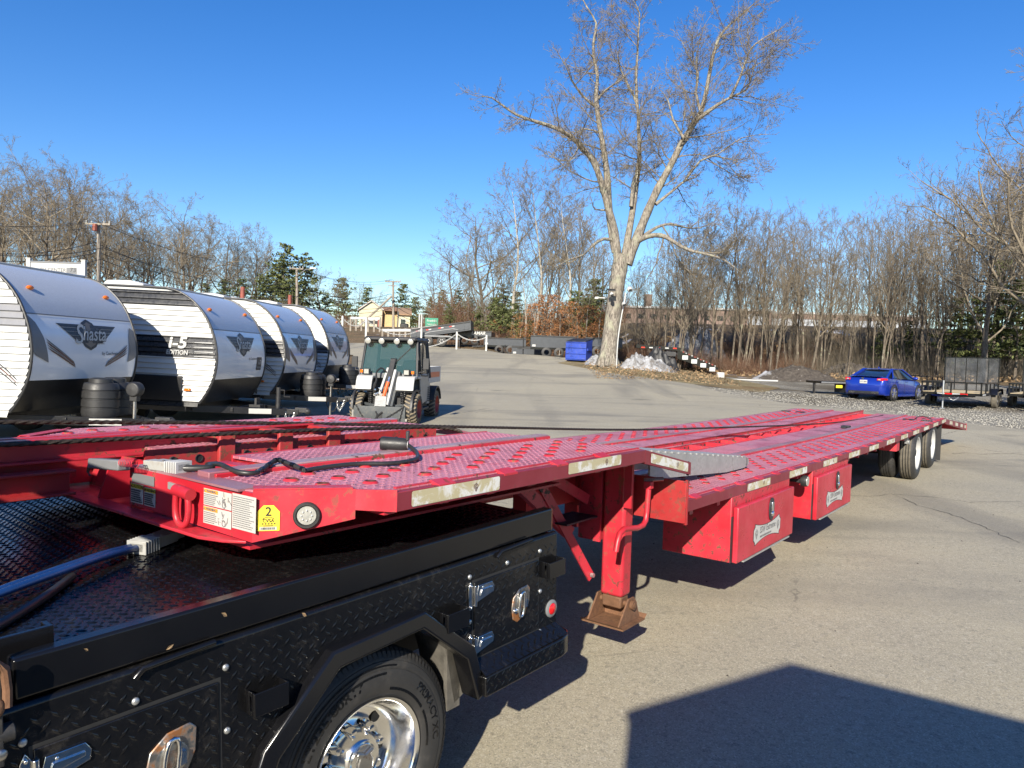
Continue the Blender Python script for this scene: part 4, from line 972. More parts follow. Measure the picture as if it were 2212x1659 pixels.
# real tread lugs where the deck is near enough to see them
def near_plan(u, v, far=False):
    v = TW - v if far else v
    return u < -0.01 and 0.052 < v and not (v < 0.40 and (u + 2.19) < (0.40 - v) * 0.95) and all((u - x) ** 2 + (v - y) ** 2 > 0.0014 for x, y in SPN if abs(x - u) < 0.06)
SPN = [(s[1], s[2]) for s in spots if s[0] == 0 and s[2] < 1.3]; lz = lambda u, v, e: (u, v, ZU + 0.0003 + e)
LG = dict(p=0.0265, L=0.027, w_=0.0085, h=0.0026)
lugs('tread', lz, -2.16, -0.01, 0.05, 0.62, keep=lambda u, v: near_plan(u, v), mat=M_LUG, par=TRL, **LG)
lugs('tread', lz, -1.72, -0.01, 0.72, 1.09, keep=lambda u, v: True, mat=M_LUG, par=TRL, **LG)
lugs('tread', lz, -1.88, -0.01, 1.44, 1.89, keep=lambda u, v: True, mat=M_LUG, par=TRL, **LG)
SPN_F = [(s[1], TW - s[2]) for s in spots if s[0] == 0 and s[2] > 1.3]
def far_ok(u, v):
    w_ = TW - v; return not (w_ < 0.40 and (u + 2.19) < (0.40 - w_) * 0.95) and all((u - x) ** 2 + (w_ - y) ** 2 > 0.0014 for x, y in SPN_F if abs(x - u) < 0.06)
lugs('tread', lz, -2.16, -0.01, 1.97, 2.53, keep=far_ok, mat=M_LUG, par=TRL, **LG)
SPL = [(s[1], s[2]) for s in spots if s[0] == 1 and s[1] < 4.2]; ll = lambda u, v, e: (u, v, ZL + sag(u) + 0.0008 + e)
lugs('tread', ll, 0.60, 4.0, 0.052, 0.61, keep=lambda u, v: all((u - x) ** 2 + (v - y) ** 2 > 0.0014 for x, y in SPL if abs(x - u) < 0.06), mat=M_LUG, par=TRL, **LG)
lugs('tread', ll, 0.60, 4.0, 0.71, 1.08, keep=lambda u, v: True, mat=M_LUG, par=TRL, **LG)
# toolboxes
def plaque(par, x0, z0):
    m = MB(); P = []; n = 10
    def bow(t): return 0.030 * (2 * t - 1) ** 2
    L, Hh = 0.585, 0.150
    top = [(i / n, 1) for i in range(n + 1)]
    out = [(0.0, 0.0), (0.0, 0.30), (0.02, 0.5), (0.0, 0.70), (0.0, 1.0)]
    pts = [(L * (0.05 + 0.90 * i / n), Hh - 0.032 + bow(i / n)) for i in range(n + 1)] + [(L * 0.95, Hh - 0.018), (L, Hh - 0.04), (L, 0.04), (L * 0.95, 0.018)] + [(L * (0.95 - 0.90 * i / n), 0.032 - bow(i / n)) for i in range(n + 1)] + [(L * 0.05, 0.018), (0, 0.04), (0, Hh - 0.04), (L * 0.05, Hh - 0.018)]
    fn = lambda u, v, e=0: (x0 + u, -0.0405 - e, z0 + v)
    m.mat = 1; m.add([fn(L / 2 + (u - L / 2) * 1.03, Hh / 2 + (v - Hh / 2) * 1.10) for u, v in pts], [tuple(range(len(pts)))])
    m.mat = 0; m.add([fn(u, v, 0.0008) for u, v in pts], [tuple(range(len(pts)))])
    o = m.build('plaque', [M_STICKER, M_INK], par, smooth=False, fix=False)
    t = MB(); text(t, 'SSW Extreme', 0.066, lambda u, v: (x0 + L * 0.51 + u * 0.92, -0.0425, z0 + 0.092 + v), bold=0.0012)
    lines_of_print(t, lambda u, v: (x0 + u, -0.0425, z0 + v), 0.13, 0.46, 0.036, 0.056, 1, random.Random(2), 0.7)
    for uc in (0.055, 0.53): emblem(t, lambda u, v: (x0 + uc + u, -0.0425, z0 + 0.075 + v), 0.045)
    t.build('lettering', M_GREYINK, par, smooth=False, fix=False)
for bx, lab in ((1.30, None), (3.22, None)):
    m = MB(); m.box(bx, bx + 1.26, 0.0, 0.50, 0.285, 0.735); b = m.build('toolbox', M_REDCHIP, TRL, bev=0.006)
    m = MB(); m.box(bx + 0.03, bx + 1.265, -0.040, -0.002, 0.280, 0.665); lid = m.build('lid', M_REDCLEAN, b, bev=0.008)
    m = MB(); m.box(bx + 0.16, bx + 1.18, -0.042, -0.012, 0.267, 0.277); m.build('hinge_strip', M_ALU, b)
    m = MB(); m.box(bx + 0.0, bx + 0.03, -0.006, 0.0, 0.285, 0.60); m.build('box_seam', M_BLKMATTE, b)
    cx_, cz_ = bx + 0.70, 0.565
    m = MB(); pr = [(0.055 * math.cos(a) * (1 if abs(math.sin(a)) < .7 else 1), 0.085 * math.sin(a)) for a in [2 * math.pi * i / 20 for i in range(20)]]
    m.prism([(cx_ + math.copysign(abs(p) ** 0.7 * 0.055 ** 0.3, p), cz_ + q) for p, q in pr], -0.050, -0.041, 'y'); m.build('latch', M_PLASTIC, b, bev=0.004)
    m = MB(); m.prism([(cx_ - 0.022, cz_ - 0.05), (cx_ + 0.022, cz_ - 0.05), (cx_ + 0.026, cz_ + 0.05), (cx_ - 0.02, cz_ + 0.055)], -0.056, -0.0505, 'y'); m.ball((cx_, -0.054, cz_ - 0.035), (0.024, 0.012, 0.022)); m.build('latch_paddle', M_CHROME, b, bev=0.003)
    plaque(b, bx + 0.345, 0.345)
m = MB(); m.lathe([(0, 0.045), (0.03, 0.05), (0.05, 0.046)], (3.0, 0.03, 0.655), (0, -1, 0), 18); m.box(2.97, 3.03, 0.03, 0.12, 0.64, 0.67); wlmp = m.build('work_lamp', M_PLASTIC, TRL)
m = MB(); m.lathe([(0.0, 0.042), (0.004, 0.040), (0.006, 0.0)], (3.0, -0.021, 0.655), (0, -1, 0), 18); m.build('lens', M_LENS, wlmp)
# landing leg, foot, braces, crank
m = MB(); m.box(0.258, 0.372, 0.250, 0.400, 0.235, 1.09); m.build('leg', M_REDCHIP, TRL, bev=0.02, segs=3)
m = MB(); m.box(0.24, 0.40, 0.41, 0.56, 0.55, 1.09); m.build('leg_housing', M_RED, TRL, bev=0.01)
m = MB(); m.box(0.235, 0.249, 0.40, 0.45, 0.55, 1.09); m.box(0.235, 0.249, 0.20, 0.248, 0.78, 1.09); m.build('leg_plate', M_RED, TRL)
m = MB(); m.box(0.268, 0.362, 0.260, 0.390, 0.165, 0.236); m.build('inner_leg', M_RUST, TRL, bev=0.01)
m = MB(); m.box(0.16, 0.43, 0.18, 0.462, 0.082, 0.092); m.quad((0.43, 0.18, 0.092), (0.455, 0.18, 0.112), (0.455, 0.462, 0.112), (0.43, 0.462, 0.092)); m.quad((0.16, 0.18, 0.092), (0.14, 0.18, 0.108), (0.14, 0.462, 0.108), (0.16, 0.462, 0.092))
foot = m.build('foot', M_RUST, TRL)
for y in (0.212, 0.418):
    m = MB(); m.prism([(0.165, 0.093), (0.425, 0.093), (0.375, 0.20), (0.345, 0.235), (0.275, 0.235), (0.248, 0.20)], y, y + 0.011, 'y'); m.build('side_plate', M_RUST, foot, bev=0.002)
m = MB(); m.cyl((0.312, 0.185, 0.195), (0.312, 0.44, 0.195), 0.017, 12); m.cyl((0.312, 0.19, 0.195), (0.312, 0.211, 0.195), 0.028, 14); m.build('pin', M_RUST, foot)
m = MB(); m.box(0.36, 0.37, 0.224, 0.417, 0.093, 0.17); m.build('back_plate', M_RUST, foot)
def bar(mb, a, b, w_, t_, up=(0, 0, 1)):
    a, b = Vector(a), Vector(b); d = (b - a).normalized(); s_ = d.cross(Vector(up)).normalized(); u = s_.cross(d)
    c = [(-1, -1), (1, -1), (1, 1), (-1, 1)]
    return mb.hexa([tuple(a + s_ * (i * w_ / 2) + u * (j * t_ / 2)) for i, j in c] + [tuple(b + s_ * (i * w_ / 2) + u * (j * t_ / 2)) for i, j in c])
m = MB(); bar(m, (0.22, 0.44, 0.33), (-0.22, 0.52, 0.93), 0.012, 0.055); m.build('brace', M_RED, TRL)
m = MB(); m.cyl((0.21, 0.415, 0.35), (0.21, 0.435, 0.35), 0.014, 6); m.build('bolt', M_GALV, TRL)
m = MB(); bar(m, (0.20, 0.47, 0.80), (-0.45, 0.50, 1.10), 0.012, 0.06); bar(m, (0.05, 0.50, 0.62), (-0.5, 0.6, 1.05), 0.05, 0.07); m.build('brace', M_RED, TRL)
m = MB(); m.box(-0.1, 0.24, 0.42, 0.60, 0.695, 0.705); m.build('shelf', M_BLKMATTE, TRL)
cr = [(0.06, 0.12, 0.58), (0.075, 0.12, 0.63), (0.10, 0.12, 0.675), (0.15, 0.12, 0.693), (0.22, 0.12, 0.686), (0.33, 0.12, 0.672), (0.40, 0.12, 0.676), (0.435, 0.12, 0.70), (0.447, 0.12, 0.75), (0.455, 0.12, 0.85), (0.46, 0.12, 0.895)]
cr = [(x * 0.92 - 0.05, 0.16, z) for x, _, z in cr]
m = MB(); m.tube(cr, 0.0165, 10); m.build('crank_handle', M_RED, TRL)
m = MB(); m.box(0.355, 0.40, 0.14, 0.185, 0.885, 0.93); m.build('crank_socket', M_RED, TRL, bev=0.004)
m = MB(); m.cyl((0.37, 0.19, 0.935), (0.44, 0.10, 0.945), 0.012, 8); m.build('crank_shaft', M_STEEL, TRL)
# wheels
def dual_wheel(x, yo, yi, zc, sgn, par):
    w_ = bpy.data.objects.new('wheel', None); COL.objects.link(w_); w_.parent = par; w_.location = (x, yo, zc); w_.empty_display_size = 0.1
    for off in (0.0, 0.27):
        o = off; R = 0.392; m = MB()
        prof = [(0.030, 0.235), (0.012, 0.262), (0.004, 0.30), (0.010, 0.345), (0.028, 0.374), (0.045, 0.386)]
        for g in range(4):
            y0 = 0.055 + g * 0.036; prof += [(y0, R), (y0 + 0.024, R), (y0 + 0.025, R - 0.012), (y0 + 0.032, R - 0.012), (y0 + 0.033, R)]
        prof += [(0.20, R), (0.212, 0.374), (0.228, 0.345), (0.232, 0.30), (0.225, 0.262), (0.21, 0.235)]
        m.lathe([(h + o, r) for h, r in prof], (0, 0, 0), (0, sgn, 0), 56); t = m.build('tyre', M_RUBBER, w_, ang=30)
        if off == 0:
            m = MB(); m.lathe([(0.0535, R + 0.0004), (0.0536 + 0.146, R + 0.0004)], (0, 0, 0), (0, sgn, 0), 56)
            q = [(0.028, 0.3745), (0.045, 0.3866)]; m = MB()
            for g in range(4): y0 = 0.055 + g * 0.036; m.lathe([(y0 + 0.0005, R + 0.0012), (y0 + 0.0235, R + 0.0012)], (0, 0, 0), (0, sgn, 0), 56)
            m.build('tread_ribs', M_TREAD, w_)
            m = MB(); m.lathe([(0.026, 0.238), (0.018, 0.244), (0.022, 0.228), (0.06, 0.222), (0.105, 0.215), (0.135, 0.19), (0.14, 0.10), (0.135, 0.0)], (0, 0, 0), (0, sgn, 0), 40); m.build('rim', M_WHITE, w_)
            m = MB(); m.lathe([(0.138, 0.09), (0.10, 0.082), (0.055, 0.072), (0.045, 0.05), (0.043, 0.0)], (0, 0, 0), (0, sgn, 0), 24)
            for i in range(8): a = i * math.pi / 4 + 0.2; m.cyl((0.115 * math.cos(a), 0.135 * sgn, 0.115 * math.sin(a)), (0.115 * math.cos(a), 0.105 * sgn, 0.115 * math.sin(a)), 0.013, 6)
            m.build('hub', M_BLKMATTE, w_)
    return w_
for x in (8.93, 10.36):
    dual_wheel(x, 0.02, 0, 0.392 + 0.0218 * (x - 8.9) + 0.005, 1, TRL); dual_wheel(x, TW - 0.02, 0, 0.392 + 0.0218 * (x - 8.9) + 0.005, -1, TRL)
    m = MB(); m.cyl((x, 0.4, 0.40), (x, TW - 0.4, 0.40), 0.065, 14); m.build('axle', M_BLKMATTE, TRL)
m = MB(); m.box(8.4, 10.9, 0.68, 0.78, 0.42, 0.54); m.box(8.4, 10.9, 1.82, 1.92, 0.42, 0.54); m.build('suspension', M_BLKMATTE, TRL)
for y0 in (0.03, TW - 0.64):
    m = MB(); m.box(11.20, 11.212, y0, y0 + 0.61, 0.085, 0.72); m.build('mud_flap', M_PLASTIC, TRL)
m = MB(); m.box(8.10, 8.16, 0.05, 0.09, 0.60, 0.72); m.lathe([(0, 0.035), (0.02, 0.035), (0.022, 0)], (8.13, 0.05, 0.62), (0, -1, 0), 14); m.build('side_marker', M_GALV, TRL)
m = MB(); m.box(7.25, 7.45, 0.04, 0.25, 0.56, 0.70); m.build('valve_box', M_RED, TRL)
# coupler and ball under the nose
m = MB(); m.box(-1.72, -1.38, 1.10, 1.50, 0.90, 1.10); m.cyl((-1.56, 1.3, 0.62), (-1.56, 1.3, 0.92), 0.11, 20); m.build('coupler', M_BLKMATTE, TRL, bev=0.01)
# lamp on the long chamfer
CH_A, CH_B = Vector((N2[0], N2[1], 0)), Vector((N1[0], N1[1], 0)); CH_D = (CH_B - CH_A).normalized(); CH_N = Vector((CH_D.y, -CH_D.x, 0))
if CH_N.x > 0: CH_N = -CH_N
def chp(u, v, e=0.002): p = CH_A + CH_D * u + CH_N * e; return (p.x, p.y, v)
c = chp(0.172, 1.0865, 0.0)
m = MB(); m.lathe([(0.0, 0.0445), (0.012, 0.0445), (0.016, 0.041), (0.016, 0.036), (0.010, 0.033), (0.004, 0.031)], c, CH_N, 28); lp = m.build('nose_lamp', M_RUBBER, TRL)
m = MB(); m.lathe([(0.004, 0.032), (0.010, 0.031), (0.012, 0.0)], c, CH_N, 28); m.build('lens', M_LENS, lp)
m = MB(); 
for i in range(8):
    a = i * math.pi / 4; p = chp(0.172 + 0.017 * math.cos(a), 1.0865 + 0.017 * math.sin(a), 0.0125); m.ball(p, 0.0035, 6, 4)
m.build('lamp_bulb', M_WHITE, lp)
# inspection tag
m = MB(); tg = [(-0.036, 1.037), (0.036, 1.037), (0.036, 1.100), (0.016, 1.122), (-0.016, 1.122), (-0.036, 1.100)]
m.add([chp(0.050 + u, v, 0.0035) for u, v in tg], [tuple(range(6))]); tagm = m.build('inspection_tag', M_YELLOW, TRL, smooth=False, fix=False)
t = MB(); fn = lambda u, v: chp(0.050 + u, v, 0.0045)
text(t, '2', 0.042, lambda u, v: fn(u, 1.100 + v), bold=0.0006); text(t, 'CVSA', 0.015, lambda u, v: fn(u, 1.0705 + v), bold=0.0004)
arc = [(0.021 * math.cos(rad(a)), 1.071 + 0.013 * math.sin(rad(a))) for a in range(20, 161, 14)]
for i in range(len(arc) - 1):
    (a, b), (c2, d2) = arc[i], arc[i + 1]; t.add([fn(a, b), fn(c2, d2), fn(c2 * 0.86, 1.071 + (d2 - 1.071) * 0.86), fn(a * 0.86, 1.071 + (b - 1.071) * 0.86)], [(0, 1, 2, 3)])
for i in range(5): u = -0.02 + i * 0.0095; t.add([fn(u, 1.0585), fn(u + 0.005, 1.0585), fn(u + 0.005, 1.063), fn(u, 1.063)], [(0, 1, 2, 3)])
lines_of_print(t, fn, -0.016, 0.018, 1.052, 1.056, 1, random.Random(4), 0.8)
t.build('print', M_INK, tagm, smooth=False, fix=False)
b = MB(); b.add([fn(-0.027, 1.040), fn(0.027, 1.040), fn(0.027, 1.0505), fn(-0.027, 1.0505)], [(0, 1, 2, 3)]); bo = b.build('barcode_panel', M_STICKER, tagm, smooth=False, fix=False)
b = MB(); x = -0.023; r_ = random.Random(8)
while x < 0.022:
    w_ = r_.uniform(0.0008, 0.0026); b.add([chp(0.05 + x, 1.0415, 0.0052), chp(0.05 + x + w_, 1.0415, 0.0052), chp(0.05 + x + w_, 1.049, 0.0052), chp(0.05 + x, 1.049, 0.0052)], [(0, 1, 2, 3)]); x += w_ + r_.uniform(0.0008, 0.002)
b.build('barcode', M_INK, tagm, smooth=False, fix=False)
# notices on the front plate; u grows towards the near corner
FA, FB = Vector((N2[0], N2[1], 0)), Vector((-2.215, 1.08, 0)); FD = (FA - FB).normalized(); FN = Vector((-1, 0, 0))
def frp(y, z, e=0.003):
    t_ = (y - FA.y) / (FB.y - FA.y); return (FA.x + (FB.x - FA.x) * t_ - e, y, z)
def notice(name, y0, y1, z0, z1, mat):
    m = MB(); m.add([frp(y0, z0), frp(y1, z0), frp(y1, z1), frp(y0, z1)], [(0, 1, 2, 3)]); return m.build(name, mat, TRL, smooth=False, fix=False)
rs_ = random.Random(31)
def warn(y0, y1, z0, z1, head, hcol, drawing):
    """y0 > y1 : y0 is the left edge seen from the front"""
    o = notice('warning_sticker', y0, y1, z0, z1, M_STICKER); wd, h = y0 - y1, z1 - z0
    fn = lambda u, v, e=0.0045: frp(y0 - u, z0 + v, e)
    hw = wd * (0.52 if drawing else 1.0)
    m = MB(); m.add([fn(0.003, h * 0.76), fn(hw, h * 0.76), fn(hw, h * 0.97), fn(0.003, h * 0.97)], [(0, 1, 2, 3)]); m.build('heading', hcol, o, smooth=False, fix=False)
    t = MB(); sz = h * 0.20 if drawing else wd * 0.20
    text(t, head, sz, lambda u, v: fn(hw * 0.56 + u, h * 0.865 + v, 0.0056), bold=0.0004)
    t.add([fn(hw * 0.04, h * 0.80, 0.0056), fn(hw * 0.04 + sz * 0.8, h * 0.80, 0.0056), fn(hw * 0.04 + sz * 0.4, h * 0.93, 0.0056)], [(0, 1, 2)])
    if drawing:
        lines_of_print(t, lambda u, v: fn(u, v, 0.0056), 0.005, wd * 0.52, h * 0.06, h * 0.72, 6, rs_, 0.4)
        for k in range(9):
            a = (wd * rs_.uniform(0.58, 0.95), h * rs_.uniform(0.1, 0.85)); b_ = (a[0] + rs_.uniform(-0.02, 0.02), a[1] + rs_.uniform(-0.03, 0.03)); d = Vector((b_[0] - a[0], b_[1] - a[1])).normalized() * 0.0009
            t.add([fn(a[0] - d.y, a[1] + d.x, 0.0056), fn(b_[0] - d.y, b_[1] + d.x, 0.0056), fn(b_[0] + d.y, b_[1] - d.x, 0.0056), fn(a[0] + d.y, a[1] - d.x, 0.0056)], [(0, 1, 2, 3)])
        c_ = (wd * 0.75, h * 0.25)
        for k in range(12):
            a, b_ = k * math.pi / 6, (k + 1) * math.pi / 6; t.add([fn(c_[0] + 0.010 * math.cos(q) * s_, c_[1] + 0.012 * math.sin(q) * s_, 0.0056) for q, s_ in ((a, 1), (b_, 1), (b_, 0.8), (a, 0.8))], [(0, 1, 2, 3)])
    else:
        lines_of_print(t, lambda u, v: fn(u, v, 0.0056), wd * 0.08, wd * 0.95, h * 0.05, h * 0.72, 6, rs_, 0.62)
    t.build('print', M_INK if not drawing else M_GREYINK, o, smooth=False, fix=False); return o
warn(0.580, 0.418, 1.088, 1.146, 'WARNING', M_ORANGE, True)
warn(0.580, 0.418, 1.024, 1.084, 'WARNING', M_ORANGE, True)
o = notice('registration_paper', 0.414, 0.285, 1.032, 1.150, M_STICKER); t = MB(); lines_of_print(t, lambda u, v: frp(0.414 - u, 1.032 + v, 0.0045), 0.006, 0.123, 0.006, 0.112, 15, rs_, 0.38); t.build('print', M_GREYINK, o, smooth=False, fix=False)
warn(1.065, 0.975, 1.030, 1.105, 'CAUTION', M_YELLOW, False)
warn(0.968, 0.890, 1.030, 1.100, 'WARNING', M_YELLOW, False)
o = notice('notice', 1.06, 0.90, 1.108, 1.145, M_GREYDEC)
m = MB(); m.prism([(0.80, 1.115), (0.80, 1.14), (0.74, 1.137), (0.66, 1.128), (0.66, 1.105)], -2.212, -2.204, 'x'); m.build('toothed_bracket', M_ALU, TRL)
# tie down ring and its lug
m = MB(); m.cyl((-2.235, 0.70, 1.128), (-2.235, 0.60, 1.122), 0.021, 16); m.build('ring_lug', M_RED, TRL)
ring_p = []
for i in range(28):
    a = 2 * math.pi * i / 28; w_, h_ = 0.043, 0.064; u = math.copysign(abs(math.cos(a)) ** 0.75, math.cos(a)) * w_; v = math.copysign(abs(math.sin(a)) ** 0.85, math.sin(a)) * h_
    ring_p.append((-2.238 - 0.012 * (v < 0) * 0, 0.652 - u, 1.073 + v))
m = MB(); m.tube(ring_p, 0.0115, 10, closed=True); m.build('tie_ring', M_RED, TRL)
# hook hanging from the flap end
m = MB(); m.tube([(0.605, 0.03, 1.02), (0.64, 0.035, 1.03), (0.66, 0.04, 1.01), (0.66, 0.04, 0.97), (0.645, 0.04, 0.955)], 0.009, 8); m.build('flap_hook', M_BLKMATTE, TRL)

# ------------------------------------------------------------------ things lying on the trailer
def T3(x, y, z): return TRM @ Vector((x, y, z))
RMP = thing('loading_ramp', 'grey aluminium loading ramp wedge leaning from the upper deck onto the red lower deck', 'ramp', mat=TRM @ Matrix.Translation((2.3, 0.26, ZL)))
m = MB(); z0 = ZL
prof = [(0.0, 0.015), (0.0, 0.078), (-1.72, 0.262), (-1.72, 0.09), (-0.44, 0.003), (-0.06, 0.0)]
m.prism(prof, 0.0, 0.012, 'y'); m.build('side_plate', M_ALU, RMP)
m = MB(); m.prism(prof, 0.36, 0.372, 'y'); m.build('side_plate', M_ALU, RMP)
m = MB()
for i in range(17):
    t0 = i / 17; x = -1.70 + 1.68 * t0; z = 0.262 - 0.184 * t0; m.box(x, x + 0.055, 0.0125, 0.36, z - 0.012, z + 0.004); m.box(x, x + 0.06, -0.002, 0.010, z - 0.004, z + 0.009)
m.build('tread_bars', M_ALU, RMP, kind='stuff')
m = MB(); m.hexa([(-0.03, 0.0, 0.005), (0.028, 0.0, 0.02), (0.028, 0.372, 0.02), (-0.03, 0.372, 0.005), (-0.03, 0.0, 0.08), (0.028, 0.0, 0.06), (0.028, 0.372, 0.06), (-0.03, 0.372, 0.08)]); m.build('ramp_toe', M_ALU, RMP)
def cat(pts, n=6):
    pts = [Vector(p) for p in pts]; Q = []
    for i in range(len(pts) - 1):
        a = pts[max(i - 1, 0)]; b = pts[i]; c = pts[i + 1]; d = pts[min(i + 2, len(pts) - 1)]
        for k in range(n):
            t = k / n; Q.append(0.5 * ((2 * b) + (c - a) * t + (2 * a - 5 * b + 4 * c - d) * t * t + (3 * b - a - 3 * c + d) * t ** 3))
    return Q + [pts[-1]]
def rope(name, label, pts, r, mat, cat_='cable', strands=True):
    """wire rope: three strands twisted about a line"""
    Q = cat(pts, 10); R = Vector(Q[0]); o = thing(name, label, cat_, tuple(R)); L = 0; m = MB(); m.tube([q - R for q in Q], r * 0.8, 8)
    if strands:
        S = []; acc = 0
        for i in range(len(Q) - 1):
            n = max(1, int((Q[i + 1] - Q[i]).length / 0.02))
            for k in range(n): S.append(Q[i].lerp(Q[i + 1], k / n))
        up = None
        for s_ in range(3):
            P = []; acc = 0
            for i, q in enumerate(S):
                d = (S[min(i + 1, len(S) - 1)] - S[max(i - 1, 0)]).normalized(); u = d.cross(Vector((0, 0, 1))).normalized(); v = u.cross(d); a = acc * 2 * math.pi / 0.11 + s_ * 2.094
                P.append(q - R + (u * math.cos(a) + v * math.sin(a)) * r * 0.5); acc += 0.02
            m.tube(P, r * 0.56, 6)
    m.build('strands', mat, o); return o
rope('wire_rope', 'dark wire rope stretched above the whole red deck from the left edge of the picture', [T3(-4.6, 1.62, 1.42), T3(-3.2, 1.62, 1.345), T3(-2.0, 1.60, 1.285), T3(-0.9, 1.55, 1.225), T3(0.5, 1.46, 1.135), T3(2.5, 1.38, 1.01), T3(5, 1.30, 0.905), T3(7.0, 1.22, 0.83), T3(8.5, 1.10, 0.80), T3(10.2, 0.98, 0.80), T3(11.0, 0.93, 0.815)], 0.0105, M_ROPE)
rope('wire_rope', 'shorter wire rope running to the end of the upper deck trough', [T3(-4.6, 1.30, 1.29), T3(-3.4, 1.32, 1.265), T3(-2.2, 1.33, 1.245), T3(-1.2, 1.33, 1.225), T3(-0.6, 1.31, 1.205), T3(-0.25, 1.30, 1.19), T3(-0.12, 1.22, 1.165), T3(-0.2, 1.16, 1.12)], 0.0105, M_ROPE)
m = MB()
# electrical pigtail on the near track
PG = thing('trailer_cable', 'black taped cable with round plug snaking over the near front of the red deck', 'cable', tuple(T3(-1.2, 0.65, ZU)))
R0 = T3(-1.2, 0.65, ZU)
cab = [(-2.05, 0.80, 1.19), (-2.06, 0.70, 1.20), (-2.06, 0.60, 1.186), (-2.02, 0.555, 1.182), (-1.95, 0.60, 1.184), (-1.86, 0.645, 1.205), (-1.85, 0.60, 1.20), (-1.84, 0.50, 1.183), (-1.845, 0.485, 1.180), (-1.78, 0.50, 1.181), (-1.60, 0.50, 1.181), (-1.45, 0.42, 1.180), (-1.30, 0.44, 1.181), (-1.19, 0.54, 1.19), (-1.15, 0.63, 1.21)]
Q = [TRM @ q - R0 for q in cat(cab, 6)]
m = MB(); m.tube(Q, 0.0092, 10); m.build('cable', M_BLACKCAB, PG)
m = MB(); a = TRM @ Vector((-1.86, 0.645, 1.205)) - R0
for i in range(20, 48, 3): m.tube([Q[i], Q[i + 1]], 0.0108, 10)
m.build('tape', M_BLACK, PG, kind='stuff')
pa, pb = TRM @ Vector((-1.145, 0.645, 1.212)) - R0, TRM @ Vector((-1.215, 0.745, 1.215)) - R0; ax = (pb - pa)
m = MB(); m.lathe([(0, 0.012), (0.0, 0.026), (0.02, 0.031), (0.115, 0.033), (0.125, 0.031), (0.126, 0.024), (0.11, 0.02), (0.11, 0)], pa, ax, 22); m.build('plug', M_PLASTIC, PG)
m = MB(); tip = pa + Vector((0, 0, 0.03)); m.box(tip.x - 0.008, tip.x + 0.008, tip.y - 0.02, tip.y + 0.01, tip.z - 0.01, tip.z + 0.035); m.build('plug_catch', M_PLASTIC, PG, bev=0.004)
m = MB(); m.lathe([(-0.003, 0.013), (-0.003, 0.021), (0.001, 0.021)], pa, ax, 20); m.build('plug_ring', M_WHITE, PG)
# battery connectors
def connector(name, label, p, d, up, gender, cabmat, cabs, scale=1.0, group=None):
    """two pole grey housing with ribbed grip; cabs: list of polylines (world)"""
    d = d.normalized(); s_ = d.cross(up).normalized(); u = s_.cross(d); MX = Matrix(((d.x, s_.x, u.x, p.x), (d.y, s_.y, u.y, p.y), (d.z, s_.z, u.z, p.z), (0, 0, 0, 1)))
    o = thing(name, label, 'connector', group=group, mat=MX); k = scale
    m = MB(); m.box(-0.01 * k, 0.085 * k, -0.032 * k, 0.032 * k, -0.018 * k, 0.018 * k); m.box(0.085 * k, 0.125 * k, -0.026 * k, 0.026 * k, -0.015 * k, 0.015 * k); m.build('housing', M_GREYPL, o, bev=0.003)
    m = MB()
    for i in range(6): x = (-0.075 + i * 0.012) * k; m.box(x, x + 0.006 * k, -0.036 * k, 0.036 * k, -0.022 * k, 0.022 * k)
    m.box(-0.075 * k, 0.0, -0.026 * k, 0.026 * k, -0.014 * k, 0.014 * k); m.build('grip', M_WHITE if gender else M_GREYPL, o, bev=0.002)
    m = MB()
    for y in (-0.015, 0.015): m.cyl((0.02 * k, y * k, 0.018 * k), (0.02 * k, y * k, 0.022 * k), 0.005 * k, 8)
    m.build('rivet', M_STEEL, o)
    inv = MX.inverted(); m = MB()
    for c_ in cabs: m.tube([inv @ q for q in cat(c_, 6)], 0.0125, 10)
    if cabs: m.build('lead', cabmat, o)
    return o
pc = T3(-2.17, 0.86, 1.188)
connector('battery_connector', 'white ribbed battery connector lying on the front edge of the red deck', pc, T3(-2.19, 0.99, 1.185) - pc, Vector((0, 0, 1)), True, M_BLACKCAB, [[pc + Vector(v) for v in ((0.0, 0, 0),)] + [T3(-2.16, 0.80, 1.185), T3(-2.08, 0.745, 1.185), T3(-2.05, 0.79, 1.187)]], 1.0)
pc2 = T3(-2.27, 1.14, 1.172)
GBX = thing('connector_cover', 'dark grey rubber connector cover with wires poking out at the deck nose', 'connector', tuple(pc2)); GBX.rotation_euler = (0.08, 0.06, TR_A + rad(96))
m = MB(); m.box(-0.11, 0.10, -0.026, 0.026, -0.02, 0.02); m.build('cover', M_FOGGREY, GBX, bev=0.006)
m = MB()
for i in range(5): m.tube([(0.10, -0.01 + 0.005 * i, 0), (0.125, -0.008 + 0.004 * i, -0.01), (0.13, 0.002 * i, -0.035), (0.12, 0.004 - 0.002 * i, -0.05)], 0.0022, 5)
m.build('wires', M_BLACKCAB, GBX)
m = MB()
for i in range(9): m.lathe([(0, 0.016), (0.005, 0.016)], (-0.13 - i * 0.010, 0.02, 0.012), (1, 0, 0), 12)
m.build('red_spring', M_RED, GBX)
